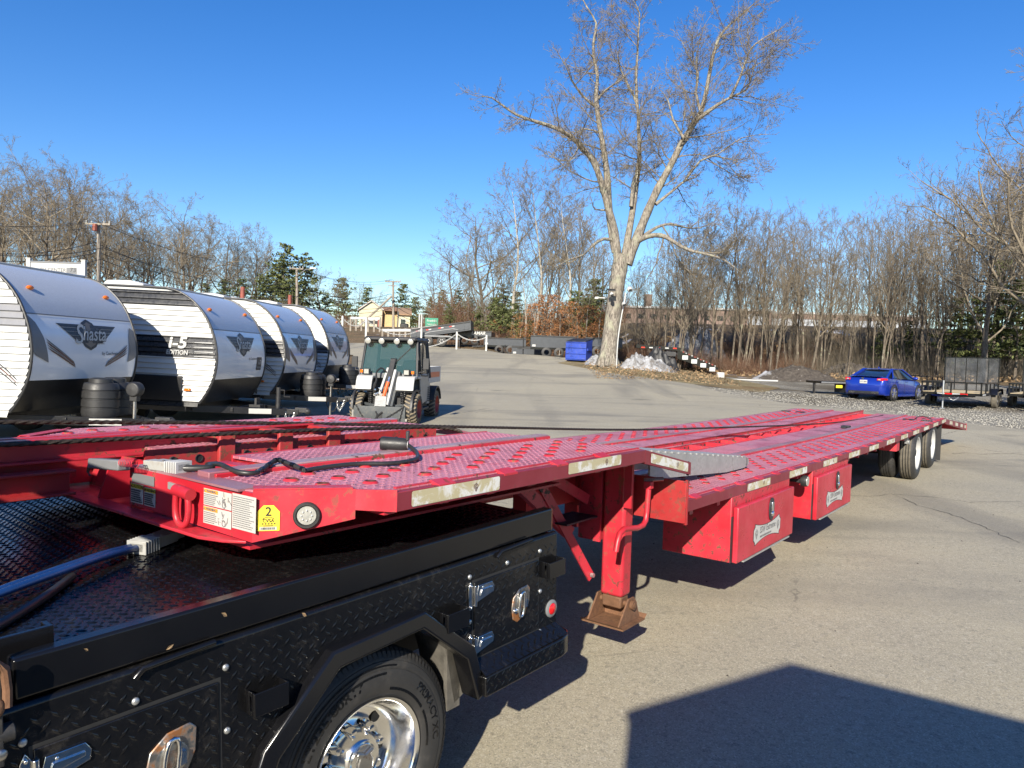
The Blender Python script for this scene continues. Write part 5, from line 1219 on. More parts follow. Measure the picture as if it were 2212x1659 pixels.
# strap hook lying on the lower deck
o = thing('strap_hook', 'small black tie down buckle lying on the red lower deck', 'buckle', tuple(T3(7.7, 0.78, ZL + sag(7.7)))); o.rotation_euler = (0, 0, TR_A)
m = MB(); m.box(-0.14, 0.14, -0.03, 0.03, 0.003, 0.022); m.box(-0.06, 0.06, -0.055, 0.055, 0.006, 0.036); m.build('buckle', M_BLKMATTE, o, bev=0.004)
o = thing('strap_end', 'thin black strap end curling over the rear corner of the red deck', 'strap', tuple(T3(10.7, 0.2, ZL)))
m = MB(); Q = [T3(10.4, 0.35, 0.80) - T3(10.7, 0.2, ZL), T3(10.6, 0.30, 0.86) - T3(10.7, 0.2, ZL), T3(10.75, 0.22, 0.85) - T3(10.7, 0.2, ZL), T3(10.85, 0.12, 0.80) - T3(10.7, 0.2, ZL)]; m.tube(cat(Q, 5), 0.008, 6); m.build('webbing', M_BLACKCAB, o)
# ------------------------------------------------------------------ black flatbed truck (local axes: x to the rear, y to its far side, z up)
TKM = TRM @ Matrix.Translation((-1.81, 0.1, 0)) @ Matrix.Rotation(rad(-3), 4, 'Z') @ Matrix.Rotation(rad(-2.18), 4, 'Y')
TRK = thing('flatbed_truck', 'black flatbed work truck with tread plate sides and polished dual wheel in the foreground', 'truck', mat=TKM)
SK = -0.030
# bed floor and rails
m = MB(); m.box(-2.6, 1.0, 0.03, 2.40, 0.85, 0.885); m.build('bed_floor', M_BLKPLATE, TRK)
lugs('floor_tread', lambda u, v, e: (u, v, 0.8852 + e), -2.4, 0.98, 0.05, 2.38, 0.030, 0.033, 0.0105, 0.0032, lambda u, v: not (-0.25 < u < 0.42 and 1.0 < v < 1.55), M_BLKPLATE, TRK)
for ya, yb in ((-0.022, 0.03), (2.40, 2.45)):
    m = MB(); m.box(-1.09, 1.012, ya, yb, 0.822, 0.925); m.build('bed_rail', M_BLACK, TRK, bev=0.008, segs=3)
m = MB(); m.box(1.012, 1.016, -0.018, 0.026, 0.826, 0.921); m.build('rail_end', M_RUST, TRK)
m = MB(); m.box(0.95, 1.012, 0.03, 2.40, 0.80, 0.885); m.build('rear_beam', M_BLACK, TRK)
# skirt with the wheel arch cut out
arch = [(-0.545, 0.0), (-0.505, 0.25), (-0.435, 0.42), (-0.20, 0.635), (0.18, 0.655), (0.425, 0.455), (0.487, 0.26)]
sk = [(1.035, 0.80), (-2.6, 0.80), (-2.6, 0.0)] + arch + [(0.487, 0.392), (1.035, 0.392)]
m = MB(); m.prism(sk, SK, SK + 0.03, 'y'); m.build('skirt', M_BLKPLATE, TRK)
m = MB(); m.tube([(-2.6, SK + 0.016, 0.80), (1.035, SK + 0.016, 0.80)], 0.016, 10); m.tube([(1.03, SK + 0.016, 0.80), (1.03, SK + 0.016, 0.394)], 0.016, 10); m.build('skirt_lip', M_BLKPLATE, TRK)
m = MB(); m.box(1.03, 1.045, 0.0, 2.42, 0.40, 0.80); m.build('rear_skirt', M_BLACK, TRK)
m = MB(); m.box(-2.6, 1.03, 2.42, 2.45, 0.30, 0.80); m.build('skirt', M_BLACK, TRK)
m = MB(); m.box(-2.6, 1.0, 0.6, 0.72, 0.45, 0.72); m.box(-2.6, 1.0, 1.7, 1.82, 0.45, 0.72); m.box(-2.6, -0.6, 0.1, 2.3, 0.2, 0.5); m.build('chassis', M_BLKMATTE, TRK)
from mathutils.geometry import intersect_point_line
def in_arch(u, v): 
    P = arch; ins = False; j = len(P) - 1
    for i in range(len(P)):
        if (P[i][1] > v) != (P[j][1] > v) and u < (P[j][0] - P[i][0]) * (v - P[i][1]) / (P[j][1] - P[i][1]) + P[i][0]: ins = not ins
        j = i
    return ins
HW = [(0.40, 0.70, 0.60, 0.74), (0.40, 0.62, 0.395, 0.50), (0.68, 0.85, 0.47, 0.64), (0.955, 1.04, 0.425, 0.515), (0.90, 1.03, 0.62, 0.71), (0.28, 0.44, 0.56, 0.66), (-0.83, -0.63, 0.43, 0.62), (-1.09, -0.92, 0.60, 0.68), (-0.53, -0.36, 0.55, 0.65)]
HW[0] = (0.455, 0.60, 0.63, 0.71)
def keep_skin(u, v):
    if v < 0.40 and u > 0.45: return False
    if u > -0.56 and v < 0.27: return False
    if in_arch(u, v): return False
    for k in range(len(arch) - 1):
        q, t = intersect_point_line(Vector((u, v, 0)), Vector((*arch[k], 0)), Vector((*arch[k + 1], 0)))
        if -0.05 < t < 1.05 and (q - Vector((u, v, 0))).length < 0.045: return False
    for x0, x1, z0, z1 in HW:
        if x0 < u < x1 and z0 < v < z1: return False
    for x0, x1, z0, z1 in ((0.484, 0.90, 0.405, 0.72), (-1.06, -0.585, 0.0, 0.70)):
        if (abs(u - x0) < 0.013 or abs(u - x1) < 0.013) and z0 - 0.02 < v < z1 + 0.02: return False
        if (abs(v - z0) < 0.013 or abs(v - z1) < 0.013) and x0 - 0.02 < u < x1 + 0.02: return False
    return True
def skfn(u, v, e):
    on = (0.484 < u < 0.90 and 0.405 < v < 0.72) or (-1.06 < u < -0.585 and v < 0.70)
    return (u, SK - (0.006 if on else 0.0) - e, v)
lugs('skirt_tread', skfn, -1.35, 1.03, 0.03, 0.785, 0.0315, 0.035, 0.0088, 0.0032, keep_skin, M_BLKPLATE, TRK)
# doors with their gaps
def door(x0, x1, z0, z1):
    m = MB(); m.box(x0 - 0.006, x1 + 0.006, SK - 0.0008, SK + 0.01, z0 - 0.006, z1 + 0.007); m.build('door_gap', M_INK, TRK)
    m = MB(); m.box(x0 + 0.003, x1 - 0.003, SK - 0.006, SK + 0.004, z0 + 0.003, z1 - 0.003); return m.build('door', M_BLKPLATE, TRK, bev=0.003)
dR = door(0.484, 0.90, 0.405, 0.72); dF = door(-1.06, -0.585, 0.02, 0.70)
def latch(par, cx, cz, s=1.0):
    pts = [(-0.055, -0.005), (-0.045, 0.035), (-0.005, 0.066), (0.05, 0.072), (0.066, 0.055), (0.062, 0.0), (0.035, -0.055), (-0.02, -0.075), (-0.048, -0.055)]
    m = MB(); m.prism([(cx + p * s, cz + q * s) for p, q in pts], SK - 0.013, SK - 0.006, 'y'); o = m.build('latch_plate', M_LATCH, par, bev=0.004)
    m = MB(); m.lathe([(0.0, 0.040 * s), (0.002, 0.036 * s), (-0.004, 0.0)], (cx + 0.005, SK - 0.0135, cz + 0.002), (0, -1, 0), 20); m.build('latch_dish', M_STEEL, o)
    rg = []
    for i in range(20):
        a = 2 * math.pi * i / 20; rg.append((cx + 0.017 * s * math.copysign(abs(math.cos(a)) ** 0.7, math.cos(a)) + 0.007 * s * math.sin(a), SK - 0.022, cz + 0.052 * s * math.sin(a)))
    m = MB(); m.tube(rg, 0.0062 * s, 10, closed=True); m.box(cx + 0.015 * s, cx + 0.034 * s, SK - 0.027, SK - 0.014, cz - 0.016 * s, cz + 0.016 * s); m.build('latch_handle', M_CHROME, o)
    m = MB(); m.lathe([(0, 0.0125), (0.006, 0.0115), (0.009, 0.007), (0.009, 0)], (cx - 0.034 * s, SK - 0.013, cz - 0.022 * s), (0, -1, 0), 16); m.build('lock', M_CHROME, o)
t_ = NT('rusty_latch_plate'); n_ = t_.noise(t_.co(), 14, 5, 0.65); M_LATCH = t_.set(t_.mix(t_.ramp(n_, 0.46, 0.58), (0.33, 0.32, 0.30), (0.24, 0.10, 0.035)), t_.ramp(n_, 0.4, 0.6, 0.25, 0.6), t_.ramp(n_, 0.46, 0.58, 0.95, 0.3))
latch(dR, 0.766, 0.556); latch(dF, -0.735, 0.530, 1.18)
def hinge(par, x, z, L=0.125, s=1.0):
    m = MB(); m.prism([(x - 0.016, z - 0.060 * s), (x + 0.004, z - 0.060 * s), (x + 0.006, z + 0.035 * s), (x - 0.006, z + 0.052 * s), (x - 0.018, z + 0.03 * s)], SK - 0.008, SK - 0.001, 'y')
    m.prism([(x + 0.016, z - 0.038 * s), (x + 0.05 * s, z - 0.030 * s), (x + L, z - 0.014 * s), (x + L + 0.004, z + 0.010 * s), (x + L - 0.01, z + 0.030 * s), (x + 0.035, z + 0.030 * s)], SK - 0.013, SK - 0.006, 'y')
    m.cyl((x + 0.014, SK - 0.012, z - 0.048 * s), (x + 0.014, SK - 0.012, z + 0.034 * s), 0.0085, 12)
    m.prism([(x + 0.04, z - 0.012 * s), (x + L - 0.012, z + 0.002 * s), (x + L - 0.012, z + 0.012 * s), (x + 0.05, z + 0.012 * s)], SK - 0.018, SK - 0.013, 'y')
    for a, b in ((-0.006, 0.036), (-0.008, -0.048), (0.06, 0.018), (L - 0.015, 0.006)): m.ball((x + a, SK - 0.012, z + b * s), (0.0055, 0.004, 0.0055), 8, 5)
    m.build('hinge', M_CHROME, par, bev=0.0012)
hinge(dR, 0.470, 0.672); hinge(dR, 0.470, 0.462); hinge(dF, -1.07, 0.638, 0.135, 1.1)
for x, z in ((0.464, 0.745), (0.691, 0.750), (0.911, 0.752), (0.915, 0.570), (0.464, 0.563), (0.691, 0.384), (0.915, 0.388), (0.462, 0.374), (-1.078, 0.722), (-0.817, 0.725), (-0.563, 0.730), (-0.562, 0.540)):
    m = MB(); m.ball((x, SK - 0.001, z), (0.0105, 0.007, 0.0105), 12, 8); m.build('carriage_bolt', M_GALV, TRK)
m = MB(); m.lathe([(0, 0.040), (0.004, 0.040), (0.009, 0.034), (0.010, 0.027), (0.004, 0.026)], (0.998, SK, 0.469), (0, -1, 0), 26); lp = m.build('side_lamp', M_FOGGREY, TRK)
m = MB(); m.lathe([(0.004, 0.0265), (0.010, 0.025), (0.016, 0.016), (0.018, 0.0)], (0.998, SK, 0.469), (0, -1, 0), 22); m.build('lens', M_REDLENS, lp)
# box brackets standing off the skirt
for x, z in ((0.925, 0.665), (0.30, 0.612), (-0.50, 0.603)):
    m = MB(); y0, y1, h = SK - 0.048, SK, 0.036
    m.box(x, x + 0.115, y0, y0 + 0.006, z - h, z + h); m.box(x + 0.110, x + 0.115, y0 + 0.006, y1, z - h, z + h)
    m.box(x, x + 0.006, y0 + 0.006, y0 + 0.020, z - h, z + h); m.box(x, x + 0.006, y1 - 0.016, y1, z - h, z + h); m.box(x, x + 0.006, y0 + 0.02, y1 - 0.016, z + h - 0.013, z + h); m.box(x, x + 0.006, y0 + 0.02, y1 - 0.016, z - h, z - h + 0.013)
    m.build('stake_bracket', M_BLACK, TRK, bev=0.0015)
# square bar flare round the wheel
m = MB(); F_ = arch[:]; n = len(F_)
def off(P, d):
    out = []
    for i in range(len(P)):
        a = Vector(P[max(i - 1, 0)]); b = Vector(P[min(i + 1, len(P) - 1)]); t = (b - a).normalized(); nrm = Vector((-t.y, t.x)); q = Vector(P[i]) + nrm * d; out.append((q.x, q.y))
    return out
I_, O_ = off(F_, -0.022), off(F_, 0.040); vs = []
for i in range(n):
    vs += [(I_[i][0], SK - 0.052, I_[i][1]), (O_[i][0], SK - 0.040, O_[i][1]), (O_[i][0], SK + 0.02, O_[i][1]), (I_[i][0], SK + 0.045, I_[i][1])]
fs = [(0, 1, 2, 3), (4 * n - 4, 4 * n - 3, 4 * n - 2, 4 * n - 1)] + [(i * 4 + j, i * 4 + (j + 1) % 4, i * 4 + 4 + (j + 1) % 4, i * 4 + 4 + j) for i in range(n - 1) for j in range(4)]
m.add(vs, fs); m.build('wheel_flare', M_BLACK, TRK, bev=0.009, segs=3, smooth=True, ang=20)
# inner arch, dusty bracket
m = MB(); m.box(0.40, 0.47, 0.03, 0.05, 0.20, 0.56); m.prism([(0.36, 0.54), (0.47, 0.56), (0.49, 0.24), (0.44, 0.22), (0.40, 0.42)], 0.03, 0.20, 'y'); m.build('arch_bracket', M_DUSTY, TRK)
m = MB(); m.box(-0.6, 0.5, 0.30, 0.31, 0.35, 0.82); m.build('inner_arch', M_BLKMATTE, TRK)
# step bar along the bottom rear
m = MB(); st = [(0.492, -0.095), (1.00, -0.095), (1.06, -0.082), (1.10, -0.05), (1.12, 0.0), (1.12, 0.6), (1.03, 0.6), (1.03, SK), (0.492, SK)]
m.prism([(p, q) for p, q in st], 0.262, 0.345, 'z'); m.build('rear_step', M_BLKPLATE, TRK, bev=0.006)
m = MB(); m.hexa([(0.492, SK, 0.394), (1.03, SK, 0.394), (1.06, -0.080, 0.346), (0.492, -0.093, 0.346), (0.492, SK, 0.398), (1.03, SK, 0.398), (1.06, -0.082, 0.350), (0.492, -0.095, 0.350)]); m.build('step_top', M_BLKPLATE, TRK)
lugs('step_tread', lambda u, v, e: (u, -0.095 - e, v), 0.50, 1.0, 0.268, 0.342, 0.0315, 0.035, 0.0088, 0.0032, lambda u, v: True, M_BLKPLATE, TRK)
lugs('step_tread', lambda u, v, e: (u, SK - 0.065 * (v / 0.07), 0.3985 - 0.048 * (v / 0.07) + e), 0.50, 1.02, 0.004, 0.066, 0.0315, 0.035, 0.0088, 0.0032, lambda u, v: True, M_BLKPLATE, TRK)
m = MB(); m.cyl((0.80, 0.10, 0.24), (1.10, 0.03, 0.26), 0.06, 20); m.build('tail_pipe', M_STEEL, TRK)
# rod hinges under the rail
for x in (-0.80, 0.64):
    m = MB(); m.tube([(x - 0.02, SK - 0.008, 0.79), (x, SK - 0.012, 0.812), (x + 0.03, SK - 0.014, 0.815), (x + 0.20, SK - 0.010, 0.820)], 0.0095, 10); m.build('rod_hinge', M_BLACK, TRK)
# strap winch standing at the rail's front end
wn_ = MB(); wn_.box(-1.16, -1.125, -0.07, -0.045, 0.70, 0.93); wn_.box(-1.20, -1.185, -0.075, -0.02, 0.72, 0.96); wn_.cyl((-1.21, -0.05, 0.77), (-1.10, -0.05, 0.77), 0.022, 14); wn_.box(-1.215, -1.12, -0.03, -0.022, 0.70, 0.90)
W_ = wn_.build('strap_winch', M_BLKMATTE, TRK, bev=0.003)
m = MB(); m.box(-1.185, -1.165, -0.05, -0.043, 0.93, 1.02); m.build('winch_lever', M_ALU, W_, bev=0.002)
m = MB(); m.tube([(-1.15, -0.075, 0.93), (-1.135, -0.08, 0.95), (-1.12, -0.075, 0.93), (-1.115, -0.07, 0.88), (-1.118, -0.075, 0.84)], 0.011, 8); m.ball((-1.14, -0.078, 0.845), (0.018, 0.01, 0.022)); m.build('winch_pawl', M_RUST, W_)
m = MB(); m.tube([(-1.19 + 0.011 * math.cos(i * 0.9), -0.085 + 0.011 * math.sin(i * 0.9), 0.74 + i * 0.0013) for i in range(90)], 0.0026, 5); m.build('winch_spring', M_STEEL, W_)
m = MB(); m.ball((-1.135, -0.08, 0.735), (0.014, 0.008, 0.014)); m.build('winch_bolt', M_STEEL, W_)
# inner bracket on the bed
m = MB(); m.box(-1.10, -0.985, 0.06, 0.075, 0.886, 0.955); m.box(-0.99, -0.975, 0.06, 0.11, 0.886, 0.955); m.build('stake_bracket', M_BLACK, TRK, bev=0.002)
# number panel beyond the bed
m = MB(); m.box(-1.4, -0.20, 2.385, 2.399, 0.835, 0.945); pn = m.build('number_panel', M_BLACK, TRK)
t = MB(); text(t, '582550 W', 0.070, lambda u, v: (-0.375 + u, 2.382, 0.892 + v), bold=0.0008); t.build('lettering', M_WHITE, pn, smooth=False, fix=False)
m = MB(); m.box(-1.4, -0.30, 2.38, 2.40, 0.9455, 0.958); m.build('panel_trim', M_WHITE, TRK)
# hitch pit and ball
m = MB(); m.box(-0.22, 0.38, 1.02, 1.53, 0.8855, 0.888); m.build('hitch_opening', M_INK, TRK)  # flat black sheet paints the dark of the opening in the floor
m = MB(); m.lathe([(0, 0.09), (0.02, 0.08), (0.05, 0.03)], (0.20, 1.03, 0.889), (0, 0, 1), 24); m.ball((0.20, 1.03, 0.955), 0.038, 16, 10); m.build('hitch_ball', M_CHROME, TRK)
m = MB(); m.prism([(-0.02, 0.90), (0.12, 0.90), (0.15, 0.96), (0.14, 1.03), (0.04, 1.05)], 0.98, 1.0, 'y'); m.build('hitch_guard', M_ALU, TRK)
m = MB(); m.chain([(0.02, 0.95, 1.06), (0.0, 0.94, 0.98), (-0.03, 0.93, 0.90)], 0.022, 0.003); m.chain([(0.10, 0.95, 1.06), (0.085, 0.94, 0.98), (0.06, 0.93, 0.90)], 0.022, 0.003); m.build('safety_chain', M_STEEL, TRK)
# rear dual wheel
wh = bpy.data.objects.new('wheel', None); COL.objects.link(wh); wh.parent = TRK; wh.location = (0, 0.0, 0.167); wh.empty_display_size = 0.1
R = 0.402
prof = [(0.040, 0.226), (0.020, 0.236), (0.008, 0.250), (0.003, 0.275), (0.0, 0.305), (0.004, 0.33), (0.005, 0.334), (0.0085, 0.335), (0.0085, 0.341), (0.008, 0.345), (0.014, 0.362), (0.017, 0.364), (0.022, 0.376), (0.036, 0.394), (0.05, R - 0.002)]
for g in range(4):
    y0 = 0.055 + g * 0.034; prof += [(y0, R), (y0 + 0.025, R), (y0 + 0.026, R - 0.010), (y0 + 0.032, R - 0.010), (y0 + 0.033, R)]
prof += [(0.195, R - 0.002), (0.215, 0.376), (0.235, 0.30), (0.20, 0.226)]
m = MB(); m.lathe(prof, (0, 0, 0), (0, 1, 0), 96); m.build('tyre', M_RUBBER, wh, ang=32)
m = MB()          # shoulder blocks and sipes
for i in range(110):
    a = 2 * math.pi * i / 110; c, s_ = math.cos(a), math.sin(a); da = 0.0215
    P = []
    for rr_, yy in ((0.372, 0.0185), (0.393, 0.031), (R + 0.002, 0.046), (R + 0.0025, 0.056)):
        for q in (-da, da): P.append((rr_ * math.cos(a + q), yy, rr_ * math.sin(a + q)))
    m.add(P, [(0, 1, 3, 2), (2, 3, 5, 4), (4, 5, 7, 6)])
m.build('shoulder_blocks', M_RUBBER, wh, smooth=False, fix=True, kind='stuff')
m = MB(); m.lathe([(h + 0.30, r) for h, r in prof], (0, 0, 0), (0, 1, 0), 48); m.build('inner_tyre', M_RUBBER, wh)
M_WETRUB = simple('wet_rubber', (0.006, 0.006, 0.006), 0.25, 0.0, 0.3, 20)
m = MB()
def on_tyre(s, r0, a0, size, sp=1.0, **kw):
    """lettering bent round the sidewall, a0 in degrees from the top, clockwise seen from outside"""
    V, F = text_mesh(s, size, **kw); out = []
    for (u, v, _) in V:
        r = r0 + v; a = rad(a0) + u * sp / r0; out.append((r * math.sin(a), 0.0, r * math.cos(a)))
    out = [(x, (-0.0012 + (0.004 * max(0, (math.hypot(x, z) - 0.305)) / 0.03 if math.hypot(x, z) > 0.305 else 0.003 * max(0, (0.305 - math.hypot(x, z))) / 0.03)), z) for x, _, z in out]
    m.add(out, F)
on_tyre('LT235/80R17', 0.305, -36, 0.046, 1.22, bold=0.0015); on_tyre('PRIMACY XC', 0.307, 70, 0.042, 1.1, bold=0.001); on_tyre('LT235/80R17', 0.305, 170, 0.044, 1.2, bold=0.001)
m.build('sidewall_lettering', M_WETRUB, wh, smooth=False, fix=False)
m = MB()
for (ra, rb_, a0, a1) in ((0.262, 0.272, 18, 62), (0.262, 0.272, 66, 98), (0.318, 0.327, -62, 12), (0.345, 0.352, -70, 20)):
    n = 24; vs = []
    for i in range(n + 1):
        a = rad(a0 + (a1 - a0) * i / n)
        for r in (ra, rb_): vs.append((r * math.sin(a), 0.0025 if r < 0.3 else (0.0015 if r < 0.33 else 0.0072), r * math.cos(a)))
    m.add(vs, [(2 * i, 2 * i + 1, 2 * i + 3, 2 * i + 2) for i in range(n)])
m.build('wet_band', M_WETRUB, wh, smooth=False)
rimp = [(0.030, 0.2335), (0.014, 0.237), (0.008, 0.233), (0.012, 0.224), (0.018, 0.219), (0.026, 0.217), (0.05, 0.209), (0.085, 0.202), (0.098, 0.197), (0.118, 0.188), (0.140, 0.165), (0.146, 0.135), (0.140, 0.112), (0.128, 0.095)]
m = MB(); m.lathe(rimp, (0, 0, 0), (0, 1, 0), 72); m.build('rim', M_CHROME, wh, ang=50)
m = MB(); m.lathe([(0.128, 0.100), (0.118, 0.098), (0.080, 0.086), (0.060, 0.078), (0.052, 0.070), (0.055, 0.060), (0.048, 0.056), (0.046, 0.0)], (0, 0, 0), (0, 1, 0), 40); hb = m.build('hub_cap', M_CHROME, wh)
for i in range(8):
    m = MB(); a = 2 * math.pi * i / 8 + 0.2; c, s_ = math.cos(a), math.sin(a); m.lathe([(0, 0.019), (-0.045, 0.016), (-0.052, 0.012), (-0.053, 0.0)], (0.106 * c, 0.128, 0.106 * s_), (0, 1, 0), 14); m.build('nut_cover', M_CHROME, wh)
for i in range(8):
    m = MB(); a = 2 * math.pi * (i + 0.5) / 8 + 0.2; m.lathe([(-0.0015, 0.0215), (0.0, 0.0)], (0.152 * math.cos(a), 0.1405, 0.152 * math.sin(a)), (0, 1, 0), 16); m.build('hand_hole', M_INK, wh)
m = MB(); m.prism([(-0.030, -0.036), (0.030, -0.036), (0.034, 0.0), (0.022, 0.022), (0.040, 0.034), (0.030, 0.044), (0.0, 0.030), (-0.030, 0.044), (-0.040, 0.034), (-0.022, 0.022), (-0.034, 0.0)], 0.036, 0.046, 'y'); m.build('hub_emblem', M_STEEL, hb, bev=0.004)
m = MB(); m.cyl((0, 0.3, 0.167), (0, 2.1, 0.167), 0.08, 14); m.build('axle', M_BLKMATTE, TRK)
m = MB(); m.lathe([(h, r) for h, r in prof], (0, 2.42, 0.167), (0, -1, 0), 40); m.build('far_tyre', M_RUBBER, TRK)
# cables on the bed
def K3(x, y, z): return TKM @ Vector((x, y, z))
pc = K3(-0.40, 0.80, 0.912)
connector('battery_connector', 'grey battery connector on twin blue leads lying on the black truck bed', pc, K3(-0.28, 0.86, 0.912) - pc, Vector((0, 0, 1)), False, M_BLUECAB,
          [[K3(-0.47, 0.80 + o_, 0.910), K3(-0.62, 0.72 + o_, 0.925), K3(-0.85, 0.62 + o_, 0.925), K3(-1.2, 0.50 + o_, 0.91), K3(-1.7, 0.36 + o_, 0.905)] for o_ in (-0.035, -0.005)], 1.15)
o = thing('bed_cable', 'thick black cable lying across the truck bed beside the blue leads', 'cable', tuple(K3(-1.0, 0.4, 0.9)))
Q = [q - K3(-1.0, 0.4, 0.9) for q in cat([K3(-0.74, 0.62, 0.90), K3(-0.88, 0.46, 0.90), K3(-1.05, 0.30, 0.90), K3(-1.22, 0.16, 0.90), K3(-1.35, 0.08, 0.9)], 6)]
m = MB(); m.tube(Q, 0.014, 10); m.build('cable', M_BLACKCAB, o)
o = thing('bed_cable', 'black cable running from the hitch to the grey connector on the truck bed', 'cable', tuple(K3(0.1, 0.95, 0.9)))
Q = [q - K3(0.1, 0.95, 0.9) for q in cat([K3(0.22, 0.86, 0.895), K3(0.12, 0.90, 0.915), K3(0.0, 0.90, 0.93), K3(-0.12, 0.90, 0.915), K3(-0.24, 0.88, 0.91)], 6)]
m = MB(); m.tube(Q, 0.011, 8); m.build('cable', M_BLACKCAB, o)
# dead leaves and specks on the rail

# headache rack and cab (they stand left of the picture and shade the bed and the trailer's nose)
m = MB(); m.box(-1.62, -1.56, 0.0, 2.42, 0.885, 1.20); m.build('rack_panel', M_BLACK, TRK, bev=0.006)
for y in (0.0, 0.62, 1.18, 1.76, 2.36):
    m = MB(); m.box(-1.62, -1.56, y, y + 0.06, 1.20, 1.78); m.build('rack_post', M_BLACK, TRK, bev=0.005)
m = MB(); m.box(-1.62, -1.56, 0.0, 2.42, 1.69, 1.87); m.build('rack_beam', M_BLACK, TRK, bev=0.005)
m = MB(); m.box(-1.60, -1.58, 1.82, 2.36, 1.20, 1.78); m.build('rack_mesh', M_BLKMATTE, TRK)
m = MB(); m.prism([(-4.4, 0.35), (-1.8, 0.35), (-1.8, 1.25), (-1.95, 1.85), (-3.3, 1.88), (-3.9, 1.28), (-4.4, 1.22)], 0.18, 2.22, 'y'); cb = m.build('cab', M_BLACK, TRK, bev=0.05, segs=3)
m = MB(); m.add([(-3.2, 0.17, 1.30), (-1.98, 0.17, 1.30), (-2.05, 0.17, 1.72), (-3.0, 0.17, 1.74)], [(0, 1, 2, 3)]); m.build('window', M_GLASS_DARK, cb)

rl = random.Random(12)
for i, (t_, h_, nm) in enumerate(((-0.72, 0.84, 'small curled brown leaf stuck to the lower edge of the truck bed rail'), (-0.56, 0.885, 'narrow brown leaf stuck high on the black bed rail'), (-0.93, 0.90, 'tiny tan leaf fragment near the front end of the black bed rail'), (-0.30, 0.812, 'flat brown leaf caught between bed rail and tread plate skirt'))):
    o = thing('dead_leaf', nm, 'leaf', mat=TKM @ Matrix.Translation((t_, -0.0225 if i < 3 else -0.034, h_)) @ Matrix.Rotation(rl.uniform(0, 6), 4, 'Y'))
    sz = (0.012, 0.012, 0.007, 0.011)[i]; P = [(-sz, 0, 0), (-sz * 0.3, -0.002, sz * 0.5), (sz * 0.4, -0.004, sz * 0.35), (sz, -0.001, 0.002), (sz * 0.3, -0.003, -sz * 0.4), (-sz * 0.4, -0.002, -sz * 0.3)]
    m = MB(); m.add(P, [(0, 1, 2), (0, 2, 3), (0, 3, 4), (0, 4, 5)]); m.build('blade', M_DEADLEAF, o, smooth=False)
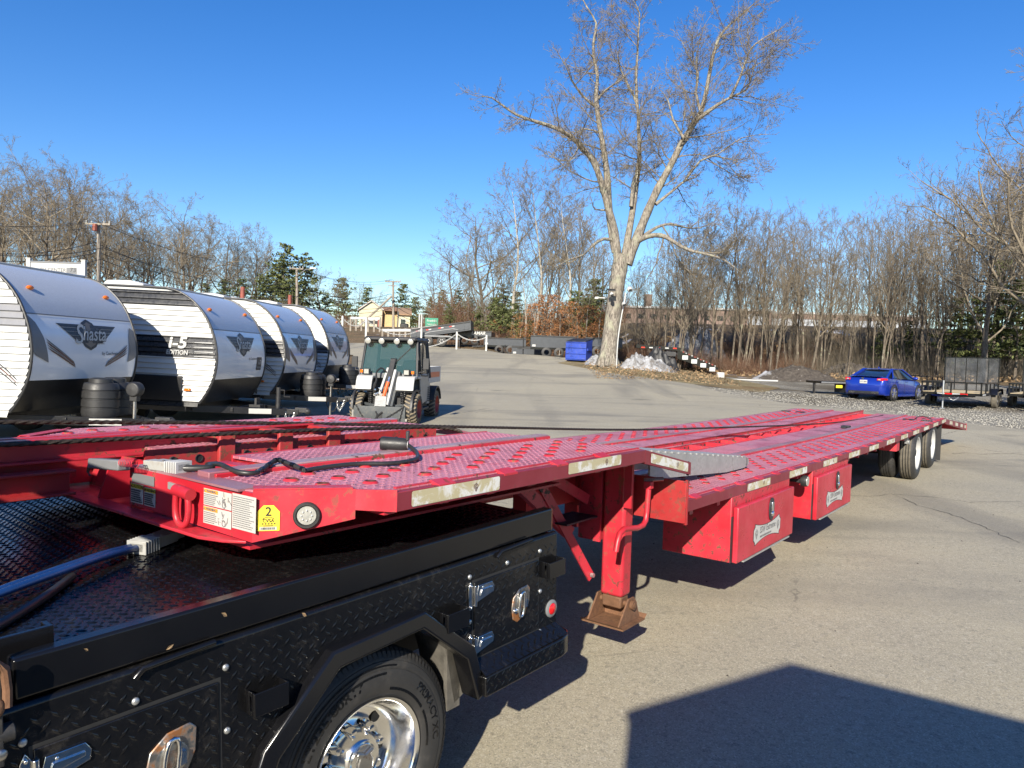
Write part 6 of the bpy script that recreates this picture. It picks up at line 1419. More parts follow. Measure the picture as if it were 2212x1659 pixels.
# ------------------------------------------------------------------ travel trailers (local axes: x towards the nose, y to the far side, z up; origin on the ground under the nose)
NOSE = [(-0.30, 0.62), (-0.20, 0.76), (-0.10, 0.95), (-0.03, 1.16), (0.0, 1.42), (-0.015, 1.62), (-0.05, 1.80), (-0.12, 2.00), (-0.22, 2.20), (-0.36, 2.38), (-0.54, 2.54), (-0.76, 2.66), (-1.0, 2.715)]
NOSE = [(a, b + 0.06) for a, b in NOSE]
_nz = np.array([p[1] for p in NOSE]); _nx = np.array([p[0] for p in NOSE])
NP_ = cat([Vector((a, 0, b)) for a, b in NOSE], 5); _nz = np.array([p.z for p in NP_]); _nx = np.array([p.x for p in NP_])
def nose_x(z): return float(np.interp(z, _nz, _nx))
HWID = 1.22
def rv(name, label, X, Y, scheme, rz=0.0, dz=0.0, drop=0.0):
    z0 = gz(X, Y) + dz
    R = thing(name, label, 'travel trailer', (X, Y, z0), rz, 'travel trailers parked in a row on the left'); R.rotation_euler = (0, drop, rz)
    # front cap in bands
    zs = [p.z for p in NP_]; ys_ = [-HWID + 2 * HWID * i / 12 for i in range(13)]
    def band_(nm, za, zb, mat, par, e=0.0):
        zz = sorted(set([za, zb] + [z for z in zs if za < z < zb])); m = MB()
        m.grid([[(nose_x(z) + e, y, z) for y in ys_] for z in zz]); return m.build(nm, mat, par, fix=False, ang=60)
    zsm, zbl = 2.06, 1.13
    cap = band_('front_cap', zbl, zsm, M_GEL, R); band_('upper_cap', zsm, zs[-1], M_SILVER, R); band_('rock_guard', zs[0], zbl, M_RVBLK, R)
    band_('cap_seam', zsm - 0.008, zsm + 0.008, M_GREYDEC, R, 0.006)
    # corrugated side wall nearest the camera
    L = 6.4; m = MB(); lv = []; z = 0.60
    pitch = 0.098
    while z < 2.70:
        for dzz, off in ((0.0, 0.0), (0.014, 0.030), (0.030, 0.026), (0.084, 0.006)): lv.append((z + dzz, off))
        z += pitch
    lv = [(z, o) for z, o in lv if z < 2.72] + [(2.72, 0)]
    pal = scheme['bands']
    for (za, oa), (zb, ob) in zip(lv[:-1], lv[1:]):
        zc = (za + zb) / 2; mi = 0
        for b0, b1, k in pal:
            if b0 <= zc < b1: mi = k
        m.mat = mi; xa, xb = nose_x(za) - 0.03, nose_x(zb) - 0.03
        m.add([(-L, -HWID - oa, za), (xa, -HWID - oa, za), (xb, -HWID - ob, zb), (-L, -HWID - ob, zb)], [(0, 1, 2, 3)])
    m.build('side_wall', [M_SIDING, M_SIDEBLK, M_SIDEGRY], R, fix=False, ang=20)
    m = MB(); m.box(-L, -0.4, -HWID + 0.005, HWID, 0.64, 2.70); 
    for i in range(len(zs) - 1):
        if zs[i] > 0.6: pass
    pr = [(p.x - 0.012, p.z) for p in NP_] + [(-L, 2.715), (-L, 0.64)]
    m = MB(); m.prism(pr, -HWID + 0.004, HWID - 0.002, 'y'); m.build('body', M_SIDING, R)
    m = MB(); m.prism([(p.x, p.z) for p in NP_] + [(-L, 2.72), (-L, 0.68)], HWID - 0.001, HWID + 0.004, 'y'); m.build('far_wall', M_SIDING, R)
    for y in (-HWID - 0.004, HWID + 0.002):
        m = MB(); m.tube([(p.x + 0.004, y - (0.012 if y < 0 else 0), p.z) for p in NP_] + [(-1.5, y, 2.78), (-L, y, 2.78)], 0.020, 8); m.build('edge_trim', M_PLASTIC, R)
    m = MB(); m.box(-L, -0.95, -HWID - 0.01, HWID + 0.01, 2.76, 2.80); m.build('roof', M_WHITE, R, bev=0.01)
    m = MB(); m.box(-L, -0.55, -HWID - 0.01, HWID, 0.52, 0.66); m.build('skirt', M_RVBLK, R)
    # roof gear
    m = MB(); m.prism([(-4.3, 2.80), (-4.3, 3.0), (-4.1, 3.06), (-3.6, 3.06), (-3.25, 2.97), (-3.2, 2.80)], -0.36, 0.36, 'y'); m.build('air_conditioner', M_PLASTIC, R, bev=0.04)
    m = MB(); m.prism([(-2.4, 2.80), (-2.3, 2.90), (-1.85, 2.91), (-1.6, 2.86), (-1.6, 2.80)], -0.9, -0.45, 'y'); m.build('roof_vent', M_WHITE, R, bev=0.02)
    m = MB(); m.lathe([(0, 0.05), (0.10, 0.05), (0.10, 0.16), (0.15, 0.17), (0.17, 0.10), (0.17, 0)], (-2.9, -0.85, 2.80), (0, 0, 1), 18); m.build('vent_cap', M_WHITE, R)
    if scheme.get('stack'):
        m = MB(); m.cyl((-1.6, 0.2, 2.8), (-1.6, 0.2, 3.16), 0.055, 12); m.build('roof_stack', M_RUSTCAN, R)
    if scheme.get('awning'):
        m = MB(); m.cyl((-L, -HWID - 0.10, 2.60), (-2.3, -HWID - 0.10, 2.60), 0.07, 14); m.box(-2.42, -2.30, -HWID - 0.12, -HWID - 0.02, 1.0, 2.66); m.box(-2.46, -2.26, -HWID - 0.19, -HWID - 0.02, 2.52, 2.76); m.build('awning', M_PLASTIC, R, bev=0.02)
    # marker lights
    for y, z in ((-0.86, 2.43), (0.86, 2.43)):
        m = MB(); x = nose_x(z); m.ball((x + 0.02, y, z), (0.035, 0.07, 0.035), 12, 8); m.build('marker_light', M_AMBER, R)
    m = MB(); m.box(-0.58, -0.46, -HWID - 0.055, -HWID - 0.012, 0.90, 0.95); m.build('marker_light', M_AMBER, R, bev=0.008)
    # winged badge and graphics on the cap
    def cp(u, v, e=0.010): return (nose_x(v) + e, u, v)
    def poly(mb, pts, e=0.010, n=6):
        """polygon conformed to the curved cap: cut in horizontal strips"""
        zs_ = [p[1] for p in pts]; a, b = min(zs_), max(zs_); k = max(1, int((b - a) / 0.05)); rows = []
        for i in range(k + 1):
            z = a + (b - a) * min(max(i / k, 1e-4), 1 - 1e-4); xs = []
            for j in range(len(pts)):
                (u0, v0), (u1, v1) = pts[j], pts[(j + 1) % len(pts)]
                if (v0 - z) * (v1 - z) <= 0 and v0 != v1: xs.append(u0 + (u1 - u0) * (z - v0) / (v1 - v0))
            if len(xs) >= 2: rows.append((z, min(xs), max(xs)))
        for (za, l0, r0), (zb, l1, r1) in zip(rows[:-1], rows[1:]): mb.add([cp(l0, za, e), cp(r0, za, e), cp(r1, zb, e), cp(l1, zb, e)], [(0, 1, 2, 3)])
    k = 1.0
    m = MB(); zc = 1.80; uo = 0.02
    for sg in (-1, 1):    # stepped wings
        for q in range(5): a = 0.15 - q * 0.056; l = 0.70 - q * 0.085; poly(m, [(uo + sg * l, zc + a), (uo + sg * 0.05, zc + a), (uo + sg * 0.05, zc + a - 0.051), (uo + sg * (l - 0.085), zc + a - 0.051)], 0.010 + q * 0.0005)
    badge = m.build('wing_badge', M_DARKDEC, R, smooth=False, fix=False)
    m = MB(); poly(m, [(uo + 0.21 * math.cos(i * 0.2618), zc + 0.0 + 0.235 * math.sin(i * 0.2618)) for i in range(24)], 0.008); m.build('badge_disc', M_DARKDEC, R, smooth=False, fix=False)
    m = MB(); poly(m, [(uo + 0.17 * math.cos(i * 0.2618), zc + 0.0 + 0.195 * math.sin(i * 0.2618)) for i in range(24)], 0.0095); m.build('badge_centre', M_BROWNDEC, R, smooth=False, fix=False)
    m = MB(); poly(m, [(uo - 0.33, zc - 0.17), (uo - 0.25, zc - 0.135), (uo + 0.38, zc - 0.085), (uo + 0.30, zc - 0.15), (uo - 0.1, zc - 0.165)], 0.012)
    m2 = MB(); V, F = text_mesh('hasta', 0.27, shear=0.38, bold=0.011); V = [(u * 1.0 + uo + 0.10, v * 1.12 + zc + 0.01) for u, v, _ in V]; m2.add([cp(u, v, 0.0125) for u, v in V], F); m2.build('badge_shadow', M_INK, badge, smooth=False, fix=False)
    V, F = text_mesh('hasta', 0.27, shear=0.38, bold=0.003); m.add([cp(u + uo + 0.10, v * 1.12 + zc + 0.01, 0.015) for u, v, _ in V], F)
    V, F = text_mesh('S', 0.40, shear=0.38, bold=0.004); m.add([cp(u + uo - 0.275, v * 1.05 + zc - 0.01, 0.016) for u, v, _ in V], F)
    m.build('lettering', M_WHITE, badge, smooth=False, fix=False)
    m = MB(); V, F = text_mesh('Est. 1941', 0.05); m.add([cp(u + 0.26, v + zc - 0.125, 0.018) for u, v, _ in V], F); m.build('date_lettering', M_INK, badge, smooth=False, fix=False); m = MB(); V, F = text_mesh('by Coachmen', 0.075); m.add([cp(u + 0.50, v + zc - 0.28, 0.010) for u, v, _ in V], F); m.build('maker_lettering', M_INK, R, smooth=False, fix=False)
    if scheme.get('swoosh'):
        dm_ = scheme['swoosh']
        m = MB(); poly(m, [(-1.215, 2.04), (-1.10, 1.95), (-0.98, 1.72), (-0.90, 1.38), (-1.215, 1.50)]); m.build('cap_graphic', dm_, R, smooth=False, fix=False)
        m = MB(); poly(m, [(1.215, 1.92), (1.10, 1.95), (1.03, 1.80), (0.97, 1.38), (1.215, 1.46)]); m.build('cap_graphic', dm_, R, smooth=False, fix=False)
        for q in range(4):
            m = MB(); o_ = q * 0.042
            poly(m, [(-0.98 + o_ * 0.1, 1.72 - o_), (-0.95 + o_ * 0.1, 1.725 - o_), (-0.30 + o_ * 0.2, 1.36 - o_ * 0.35), (-0.33 + o_ * 0.2, 1.345 - o_ * 0.35)]); poly(m, [(1.0 - o_ * 0.1, 1.66 - o_), (0.97 - o_ * 0.1, 1.67 - o_), (0.38 - o_ * 0.2, 1.36 - o_ * 0.35), (0.41 - o_ * 0.2, 1.345 - o_ * 0.35)])
            m.build('stripe', M_MAROON if q % 2 else dm_, R, smooth=False, fix=False, kind='stuff')
    if scheme.get('i5'):
        m = MB(); y = -HWID - 0.040
        V, F = text_mesh('i-5', 0.36, shear=0.15, bold=0.012); m.add([(u * 0.92 - 0.74, y, v * 0.80 + 1.775) for u, v, _ in V], F)
        V, F = text_mesh('EDITION', 0.135, shear=0.15, bold=0.004); m.add([(u * 0.76 - 0.74, y, v * 0.85 + 1.60) for u, v, _ in V], F); m.build('side_lettering', M_WHITE, R, smooth=False, fix=False)
        m = MB(); m.box(0, 0.001, 0, 0.001, 1.4, 1.401); m = MB(); poly(m, [(0.74, 1.28), (1.00, 1.28), (1.00, 1.55), (0.74, 1.55)], 0.008); bx_ = m.build('badge_box', M_DARKDEC, R, smooth=False, fix=False)
        m = MB(); V, F = text_mesh('i-5', 0.13, shear=0.1, bold=0.004); m.add([cp(u + 0.87, v + 1.44, 0.012) for u, v, _ in V], F); V, F = text_mesh('EDITION', 0.05, bold=0.001); m.add([cp(u + 0.87, v + 1.33, 0.012) for u, v, _ in V], F); m.build('badge_lettering', M_WHITE, bx_, smooth=False, fix=False)
        for q in range(4):
            m = MB(); z = 1.80 - q * 0.085; y = -HWID - 0.033; m.add([(-0.42, y, z - 0.006), (nose_x(z) - 0.06, y, z - 0.008), (nose_x(z) - 0.06, y, z + 0.012), (-0.42, y, z + 0.004)], [(0, 1, 2, 3)]); m.build('pin_stripe', M_WHITE, R, smooth=False, fix=False)
    # curved decals low on the side
    y = -HWID - 0.033
    for q, mt in enumerate((M_DARKDEC, M_MAROON, M_DARKDEC)):
        P = cat([Vector((-3.2, 0, 1.66 - q * 0.05)), Vector((-2.4, 0, 1.50 - q * 0.055)), Vector((-1.9, 0, 1.26 - q * 0.05)), Vector((-1.3, 0, 1.12 - q * 0.045)), Vector((-0.6, 0, 1.07 - q * 0.035))], 6) if scheme.get('i5') else cat([Vector((-2.6, 0, 1.72 - q * 0.05)), Vector((-1.5, 0, 1.70 - q * 0.055)), Vector((-0.9, 0, 1.58 - q * 0.05)), Vector((-0.45, 0, 1.34 - q * 0.05)), Vector((-0.2, 0, 1.14 - q * 0.04))], 6)
        m = MB(); n = len(P); vs = []
        for i, p in enumerate(P): wd = 0.022 * (1 - 0.75 * i / n); vs += [(p.x, y, p.z - wd), (p.x, y, p.z + wd)]
        m.add(vs, [(2 * i, 2 * i + 2, 2 * i + 3, 2 * i + 1) for i in range(n - 1)]); m.build('side_stripe', mt, R, smooth=False, fix=False)
    # hatch and window
    if scheme.get('i5'):
        m = MB(); m.box(-1.66, -0.62, -HWID - 0.045, -HWID - 0.012, 0.70, 1.17); m.build('storage_hatch', M_RVBLK, R, bev=0.05)
    else:
        m = MB(); m.box(-1.15, -0.66, -HWID - 0.042, -HWID - 0.012, 0.66, 1.10); h = m.build('storage_hatch', M_SIDING, R, bev=0.03)
        m = MB(); m.tube([(-1.16, -HWID - 0.022, 0.64), (-1.16, -HWID - 0.022, 1.12), (-0.64, -HWID - 0.022, 1.12), (-0.64, -HWID - 0.022, 0.64)], 0.022, 8); m.build('hatch_trim', M_PLASTIC, R)
    m = MB(); m.box(-4.2, -3.0, -HWID - 0.03, -HWID - 0.012, 1.75, 2.35); m.build('window', M_GLASS_DARK, R, bev=0.03)
    # running gear
    for x in (-3.6, -2.8):
        for y in (-HWID + 0.02, HWID - 0.24):
            m = MB(); m.lathe([(0, 0.18), (0, 0.30), (0.03, 0.34), (0.19, 0.34), (0.22, 0.30), (0.22, 0.18)], (x, y, 0.34), (0, 1, 0), 28); m.build('tyre', M_RUBBER, R)
            m = MB(); m.lathe([(0.02, 0.185), (0.03, 0.06), (0.0, 0.05), (0.0, 0)], (x, y, 0.34), (0, 1, 0), 20); m.build('rim', M_GALV, R)
    # hitch frame, bottles under a moulded cover, jack, coupler, chains
    m = MB()
    for s in (-1, 1): bar(m, (-0.6, s * 0.95, 0.56), (0.92, s * 0.07, 0.50), 0.06, 0.13)
    bar(m, (0.05, -0.62, 0.54), (0.05, 0.62, 0.54), 0.06, 0.08); m.box(0.80, 1.18, -0.07, 0.07, 0.46, 0.56); m.build('hitch_frame', M_RVBLK, R, bev=0.006)
    m = MB(); m.box(1.10, 1.34, -0.055, 0.055, 0.50, 0.60); m.ball((1.34, 0, 0.53), (0.07, 0.06, 0.06)); m.build('coupler', M_BLKMATTE, R, bev=0.01)
    m = MB(); d = Vector((1.52, -0.88, -0.06)).normalized(); nrm = Vector((-0.5, -0.87, 0)).normalized()
    a = Vector((0.35, -0.445, 0.52)); b = Vector((0.72, -0.23, 0.515)); up = Vector((0, 0, 0.05)); o_ = nrm * 0.034
    m.add([a + o_ - up, b + o_ - up, b + o_ + up, a + o_ + up], [(0, 1, 2, 3)]); m.build('hitch_sticker', M_STICKER, R, smooth=False, fix=False)
    if scheme.get('tanks'):
        m = MB(); prof = [(0.0, 0.250), (0.05, 0.262), (0.12, 0.262), (0.125, 0.250), (0.145, 0.250), (0.15, 0.265), (0.25, 0.265), (0.255, 0.250), (0.275, 0.250), (0.28, 0.266), (0.38, 0.262), (0.385, 0.246), (0.40, 0.246), (0.405, 0.258), (0.47, 0.245), (0.50, 0.225), (0.505, 0.17), (0.56, 0.165), (0.575, 0.12), (0.575, 0)]
        for y in (-0.16, 0.16): m.lathe(prof, (0.30, y, 0.585), (0, 0, 1), 26)
        m.build('gas_bottle_cover', M_PLASTIC, R)
    m = MB(); m.cyl((0.74, 0, 0.02), (0.74, 0, 0.86), 0.028, 10); m.box(0.66, 0.82, -0.08, 0.08, 0.0, 0.02); j = m.build('jack', M_STEEL, R)
    if scheme.get('tanks'):
        m = MB(); m.lathe([(0, 0.08), (0.02, 0.115), (0.13, 0.12), (0.17, 0.10), (0.18, 0.0)], (0.74, 0.09, 1.0), (0, -1, 0), 22); m.box(0.68, 0.80, -0.05, 0.05, 0.82, 0.95); m.build('jack_head', M_PLASTIC, R, bev=0.01)
    else:
        m = MB(); m.cyl((0.74, 0, 0.5), (0.74, 0, 0.98), 0.045, 14); m.tube([(0.74, 0, 0.93), (0.86, 0, 0.93), (0.86, 0, 0.80), (0.98, 0, 0.80)], 0.012, 8); m.build('jack_tube', M_BLKMATTE, R); m = MB(); m.box(0.2, 0.42, -0.12, 0.12, 0.57, 0.62); m.box(0.30, 0.34, -0.1, 0.1, 0.615, 0.75); m.build('bottle_tray', M_BLKMATTE, R)
    m = MB(); m.chain([(0.92, -0.08, 0.50), (0.95, -0.12, 0.32), (1.0, -0.11, 0.24), (1.05, -0.08, 0.34), (1.10, -0.06, 0.48)], 0.045, 0.007); m.chain([(0.92, 0.08, 0.50), (0.97, 0.10, 0.30), (1.04, 0.09, 0.36), (1.10, 0.06, 0.48)], 0.045, 0.007); m.build('safety_chain', M_GALV, R)
    m = MB(); m.tube(cat([Vector((0.6, 0.06, 0.48)), Vector((0.7, 0.04, 0.25)), Vector((0.85, -0.05, 0.22)), Vector((0.93, -0.1, 0.36))], 5), 0.012, 6); m.build('power_cord', M_BLACKCAB, R)
    return R
M_RVBLK = simple('black_rock_guard', (0.012, 0.012, 0.013), 0.36, 0.0, 0.2, 6, 0.1, 60)
M_SIDEBLK = simple('black_aluminium_siding', (0.016, 0.017, 0.019), 0.30, 0.0, 0.1, 3)
M_SIDEGRY = simple('grey_aluminium_siding', (0.20, 0.20, 0.21), 0.36, 0.0, 0.1, 3)
rv('travel_trailer', 'nearest travel trailer, cut by the left picture edge, grey swooshes on its nose', -6.51, 11.42, dict(bands=[(1.85, 2.18, 2)], swoosh=M_GREYDEC, tanks=True), rad(-4.6), 0.13, rad(0.8))
rv('travel_trailer', 'second travel trailer with a black stripe, white corrugated side and i-5 lettering', -5.43, 14.92, dict(bands=[(1.52, 1.91, 1), (2.44, 2.73, 1), (0.0, 0.72, 1)], awning=True, i5=True), rad(-1.6), 0.0, rad(1.0))
rv('travel_trailer', 'third travel trailer in the row, taupe chevrons and ribbed gas bottle cover', -5.18, 18.22, dict(bands=[(1.50, 1.85, 1)], swoosh=M_BROWNDEC, tanks=True, stack=True), rad(-1.5), 0.0, rad(0.8))
rv('travel_trailer', 'farthest travel trailer in the row, next to the white and black utility machine', -5.16, 22.12, dict(bands=[(1.45, 1.65, 1)], swoosh=M_BROWNDEC, tanks=True, stack=True), rad(-0.9), 0.06, rad(0.5))
# ------------------------------------------------------------------ utility machine (local axes: x to its left side, y to its rear, z up)
X0, Y0 = -2.98, 17.1
MZ = gz(X0, Y0)
UM = thing('utility_machine', 'white and black cab utility machine with front blade and white bed facing the trailer', 'utility vehicle', (X0, Y0, MZ), rad(-6.0))
def treadwheel(x, y, r, w_, sgn, par):
    o = bpy.data.objects.new('wheel', None); COL.objects.link(o); o.parent = par; o.location = (x, y, r); o.empty_display_size = 0.1
    m = MB(); m.lathe([(-w_ / 2, r * 0.62), (-w_ / 2, r * 0.82), (-w_ * 0.42, r * 0.93), (-w_ * 0.3, r * 0.955), (w_ * 0.3, r * 0.955), (w_ * 0.42, r * 0.93), (w_ / 2, r * 0.82), (w_ / 2, r * 0.62)], (0, 0, 0), (1, 0, 0), 36); m.build('tyre', M_RUBBER, o)
    m = MB(); n = 22
    for i in range(n):
        for s in (-1, 1):
            a0 = 2 * math.pi * (i + (0.5 if s > 0 else 0)) / n; P = []
            for (t, da, rr) in ((0.02, 0.16, 1.0), (0.30, 0.05, 1.0), (0.47, -0.04, 0.96), (0.50, -0.05, 0.84)):
                for q in (-0.055, 0.055):
                    a = a0 + da + q
                    for rad_ in (rr * r, (rr - 0.07) * r): P.append((s * t * w_ * 1.03, rad_ * math.cos(a), rad_ * math.sin(a)))
            fs = []
            for k in range(3):
                b = k * 4; fs += [(b, b + 4, b + 6, b + 2), (b, b + 1, b + 5, b + 4), (b + 2, b + 6, b + 7, b + 3)]
            fs += [(0, 2, 3, 1), (12, 13, 15, 14)]; m.add(P, fs)
    m.build('tread_lugs', M_MUDTREAD, o, smooth=False, kind='stuff')
    m = MB(); m.lathe([(w_ * 0.50, r * 0.63), (w_ * 0.40, r * 0.58), (w_ * 0.22, r * 0.50), (w_ * 0.20, r * 0.25), (w_ * 0.30, r * 0.22), (w_ * 0.30, 0)], (0, 0, 0), (sgn, 0, 0), 26); m.build('rim', M_RIMRED, o)
for y in (0.40, 2.42):
    treadwheel(0.645, y, 0.365, 0.285, 1, UM); treadwheel(-0.645, y, 0.365, 0.285, -1, UM)
# blade with draped chains
m = MB(); m.prism([(-0.02, 0.06), (0.0, 0.07), (0.02, 0.42), (-0.02, 0.43), (-0.035, 0.25)], -0.66, 0.56, 'x'); bl = m.build('blade', M_BLADE, UM, bev=0.006); 
m = MB(); m.box(-0.70, -0.65, -0.02, 0.03, 0.06, 0.42); m.box(0.55, 0.60, -0.02, 0.03, 0.10, 0.16); m.build('blade_edge', M_STEEL, bl)
m = MB(); m.add([(-0.14, -0.04, 0.20), (0.03, -0.04, 0.30), (0.02, -0.04, 0.18), (0.05, -0.04, 0.08), (-0.06, -0.04, 0.10), (-0.22, -0.04, 0.05), (-0.08, -0.05, 0.17)], [(0, 1, 2, 3, 4, 5, 6)]); m.tube([(-0.13, -0.05, 0.31), (-0.09, -0.06, 0.24), (-0.1, -0.06, 0.1)], 0.02, 6); m.tube([(0.03, -0.05, 0.30), (-0.07, -0.06, 0.22), (-0.17, -0.06, 0.07)], 0.022, 6); m.build('hook_plate', M_BLKMATTE, bl)
def hang(a, b, sagv, n=10): return [Vector(a).lerp(Vector(b), i / n) + Vector((0, 0, -sagv * 4 * (i / n) * (1 - i / n))) for i in range(n + 1)]
m = MB(); m.chain(hang((-0.58, -0.045, 0.42), (-0.33, -0.05, 0.06), 0.03), 0.045, 0.007); m.chain(hang((0.50, -0.045, 0.42), (-0.05, -0.05, 0.08), 0.02), 0.045, 0.007); m.chain(hang((0.51, -0.045, 0.42), (0.42, -0.05, 0.05), 0.0), 0.045, 0.007); m.build('blade_chain', M_BLKMATTE, bl, kind='stuff')
# lower body, axle, springs
m = MB(); m.box(-0.42, 0.42, 0.30, 2.9, 0.30, 0.62); m.box(-0.62, 0.62, 1.0, 2.0, 0.28, 0.50); m.build('chassis', M_BLKMATTE, UM, bev=0.01)
m = MB(); bar(m, (-0.5, 0.36, 0.40), (0.5, 0.36, 0.40), 0.09, 0.10); bar(m, (-0.52, 0.30, 0.47), (-0.20, 0.20, 0.42), 0.06, 0.06); bar(m, (0.52, 0.30, 0.47), (0.20, 0.20, 0.42), 0.06, 0.06); m.build('front_axle', M_BLADE, UM, bev=0.006)
for x in (-0.345, 0.42):
    m = MB(); m.tube([(x + 0.045 * math.cos(t * 0.7), 0.26 + 0.045 * math.sin(t * 0.7), 0.48 + t * 0.0056) for t in range(58)], 0.012, 6); m.cyl((x, 0.26, 0.46), (x, 0.26, 0.82), 0.026, 10); m.build('coil_spring', M_BLKMATTE, UM)
# fenders, white with black lining
for s in (-1, 1):
    x0, x1 = (0.26, 0.70) if s > 0 else (-0.70, -0.30); x0 += 0.02; m = MB()
    P = [(0.10, 0.80), (0.11, 0.84), (0.16, 1.00), (0.22, 1.10), (0.30, 1.13), (0.95, 1.13), (0.95, 1.06), (0.32, 1.06), (0.24, 1.02), (0.17, 0.90), (0.15, 0.80)]
    m.prism(P, x0, x1, 'x'); m.build('fender', M_WHITE, UM, bev=0.02, segs=3)
    m = MB(); xs = (x1 - 0.02, x1 + 0.03) if s > 0 else (x0 - 0.03, x0 + 0.02)
    ar = [(0.36 + 0.46 * math.cos(rad(a)), 0.37 + 0.46 * math.sin(rad(a))) for a in range(0, 181, 15)]; ar2 = [(0.36 + 0.41 * math.cos(rad(a)), 0.37 + 0.41 * math.sin(rad(a))) for a in range(180, -1, -15)]
    m.prism(ar + ar2, xs[0], xs[1], 'x'); m.box(x0, x1, 0.16, 0.9, 0.77, 0.80); m.build('wheel_arch', M_PLASTIC, UM)
# loader arm tower in the middle
m = MB(); bar(m, (-0.11, 0.02, 0.55), (-0.02, 0.55, 1.30), 0.055, 0.07); m.build('lift_arm', M_WHITE, UM, bev=0.01)
m = MB(); bar(m, (0.12, 0.04, 0.45), (0.20, 0.42, 1.26), 0.06, 0.10); m.build('lift_arm', M_WHITE, UM, bev=0.01)
m = MB(); bar(m, (0.215, 0.06, 0.42), (0.29, 0.44, 1.22), 0.06, 0.08); m.build('lift_plate', M_BLADE, UM, bev=0.006)
m = MB(); bar(m, (0.06, 0.30, 0.92), (0.10, 0.60, 1.50), 0.13, 0.12); m.lathe([(-0.07, 0.07), (0.07, 0.07), (0.07, 0), (-0.07, 0)], (0.10, 0.60, 1.47), (1, 0, 0), 16); m.build('knuckle', M_BLKMATTE, UM, bev=0.01)
m = MB(); m.cyl((0.0, 0.05, 0.58), (0.07, 0.22, 0.98), 0.045, 14); m.build('ram', M_TOOLORANGE, UM)
m = MB(); m.cyl((0.07, 0.22, 0.98), (0.09, 0.27, 1.10), 0.024, 10); m.cyl((-0.02, 0.02, 0.48), (0.0, 0.05, 0.58), 0.035, 10); m.build('ram_rod', M_CHROME, UM)
m = MB()
for k in range(4): m.tube(cat([Vector((-0.20 + 0.02 * k, 0.12, 0.62)), Vector((-0.22, 0.06, 0.80 + 0.02 * k)), Vector((-0.18, 0.12, 1.02)), Vector((-0.22, 0.26, 1.20)), Vector((-0.14, 0.40, 1.30)), Vector((-0.03, 0.44, 1.20))], 5), 0.022, 6)
m.build('hydraulic_hose', M_BLACKCAB, UM, kind='stuff')
m = MB()
for x, z in ((-0.19, 0.80), (-0.13, 0.72), (-0.05, 0.78), (-0.09, 0.84), (-0.18, 0.70)): m.cyl((x, 0.05, z), (x + 0.02, 0.0, z + 0.005), 0.022, 8); m.ball((x + 0.02, -0.01, z), 0.02, 8, 6)
m.build('hose_couplings', M_CHROME, UM, kind='stuff'); m = MB(); m.box(-0.22, 0.0, 0.06, 0.12, 0.66, 0.72); m.build('valve_block', M_STEEL, UM)
m = MB(); m.prism([(-0.05, 0.43), (0.02, 0.43), (0.10, 0.62), (0.02, 0.66)], -0.16, 0.10, 'x'); m.build('quick_hitch', M_FOGGREY, UM)
# cab: glass, frame, roof, doors
F0, F1, ZB, ZT = 0.52, 0.74, 1.06, 1.98; HB, HT_ = 0.68, 0.60
m = MB(); m.hexa([(-HB, F0, ZB), (HB, F0, ZB), (HB, 1.95, ZB), (-HB, 1.95, ZB), (-HB, F0 - 0.02, ZB + 0.12), (HB, F0 - 0.02, ZB + 0.12), (HB, 1.95, ZB + 0.12), (-HB, 1.95, ZB + 0.12)]); m.box(-0.66, 0.66, 0.95, 1.95, 0.55, ZB); m.build('cab_base', M_FOGGREY, UM, bev=0.01)
m = MB(); m.hexa([(0.66, 0.98, 0.42), (0.69, 0.98, 0.42), (0.69, 1.62, 0.50), (0.66, 1.62, 0.50), (0.66, 0.80, 1.17), (0.70, 0.80, 1.17), (0.70, 1.70, 1.17), (0.66, 1.70, 1.17)]); m.build('door_panel', M_SIDEGREY, UM, bev=0.01)
m = MB(); m.hexa([(-HB + 0.03, F0 - 0.01, ZB + 0.10), (HB - 0.03, F0 - 0.01, ZB + 0.10), (HB - 0.03, F0, ZB + 0.10), (-HB + 0.03, F0, ZB + 0.10), (-HT_ + 0.01, F1 - 0.01, ZT - 0.05), (HT_ - 0.01, F1 - 0.01, ZT - 0.05), (HT_ - 0.01, F1, ZT - 0.05), (-HT_ + 0.01, F1, ZT - 0.05)]); m.build('windscreen', M_GLASS_CAB, UM)
m = MB()
for s in (-1, 1):
    bar(m, (s * HB, F0, ZB), (s * (HT_ + 0.02), F1, ZT), 0.055, 0.06); bar(m, (s * HB, 1.9, ZB), (s * HT_, 1.8, ZT), 0.07, 0.07); bar(m, (s * HT_, F1, ZT), (s * HT_, 1.85, ZT), 0.07, 0.07)
bar(m, (-HT_, 1.85, ZT), (HT_, 1.85, ZT), 0.06, 0.08); m.build('cab_frame', M_PLASTIC, UM, bev=0.012)
m = MB(); m.prism([(-0.66, 1.97), (-0.62, 2.05), (0.62, 2.05), (0.66, 1.97)], 0.62, 1.92, 'y'); m.box(-0.62, 0.62, 0.56, 0.64, 1.96, 2.035); m.build('roof', M_PLASTIC, UM, bev=0.02)
for x in (-0.53, -0.20, 0.17, 0.50):
    m = MB(); m.lathe([(0, 0.07), (0.03, 0.078), (0.05, 0.07)], (x, 0.575, 1.945), (0, -1, -0.1), 22); lo = m.build('roof_lamp', M_PLASTIC, UM)
    m = MB(); m.lathe([(0.045, 0.071), (0.055, 0.055), (0.058, 0)], (x, 0.575, 1.945), (0, -1, -0.1), 22); m.build('lens', M_LENS, lo)
m = MB()    # door frame swung level with the side, rounded
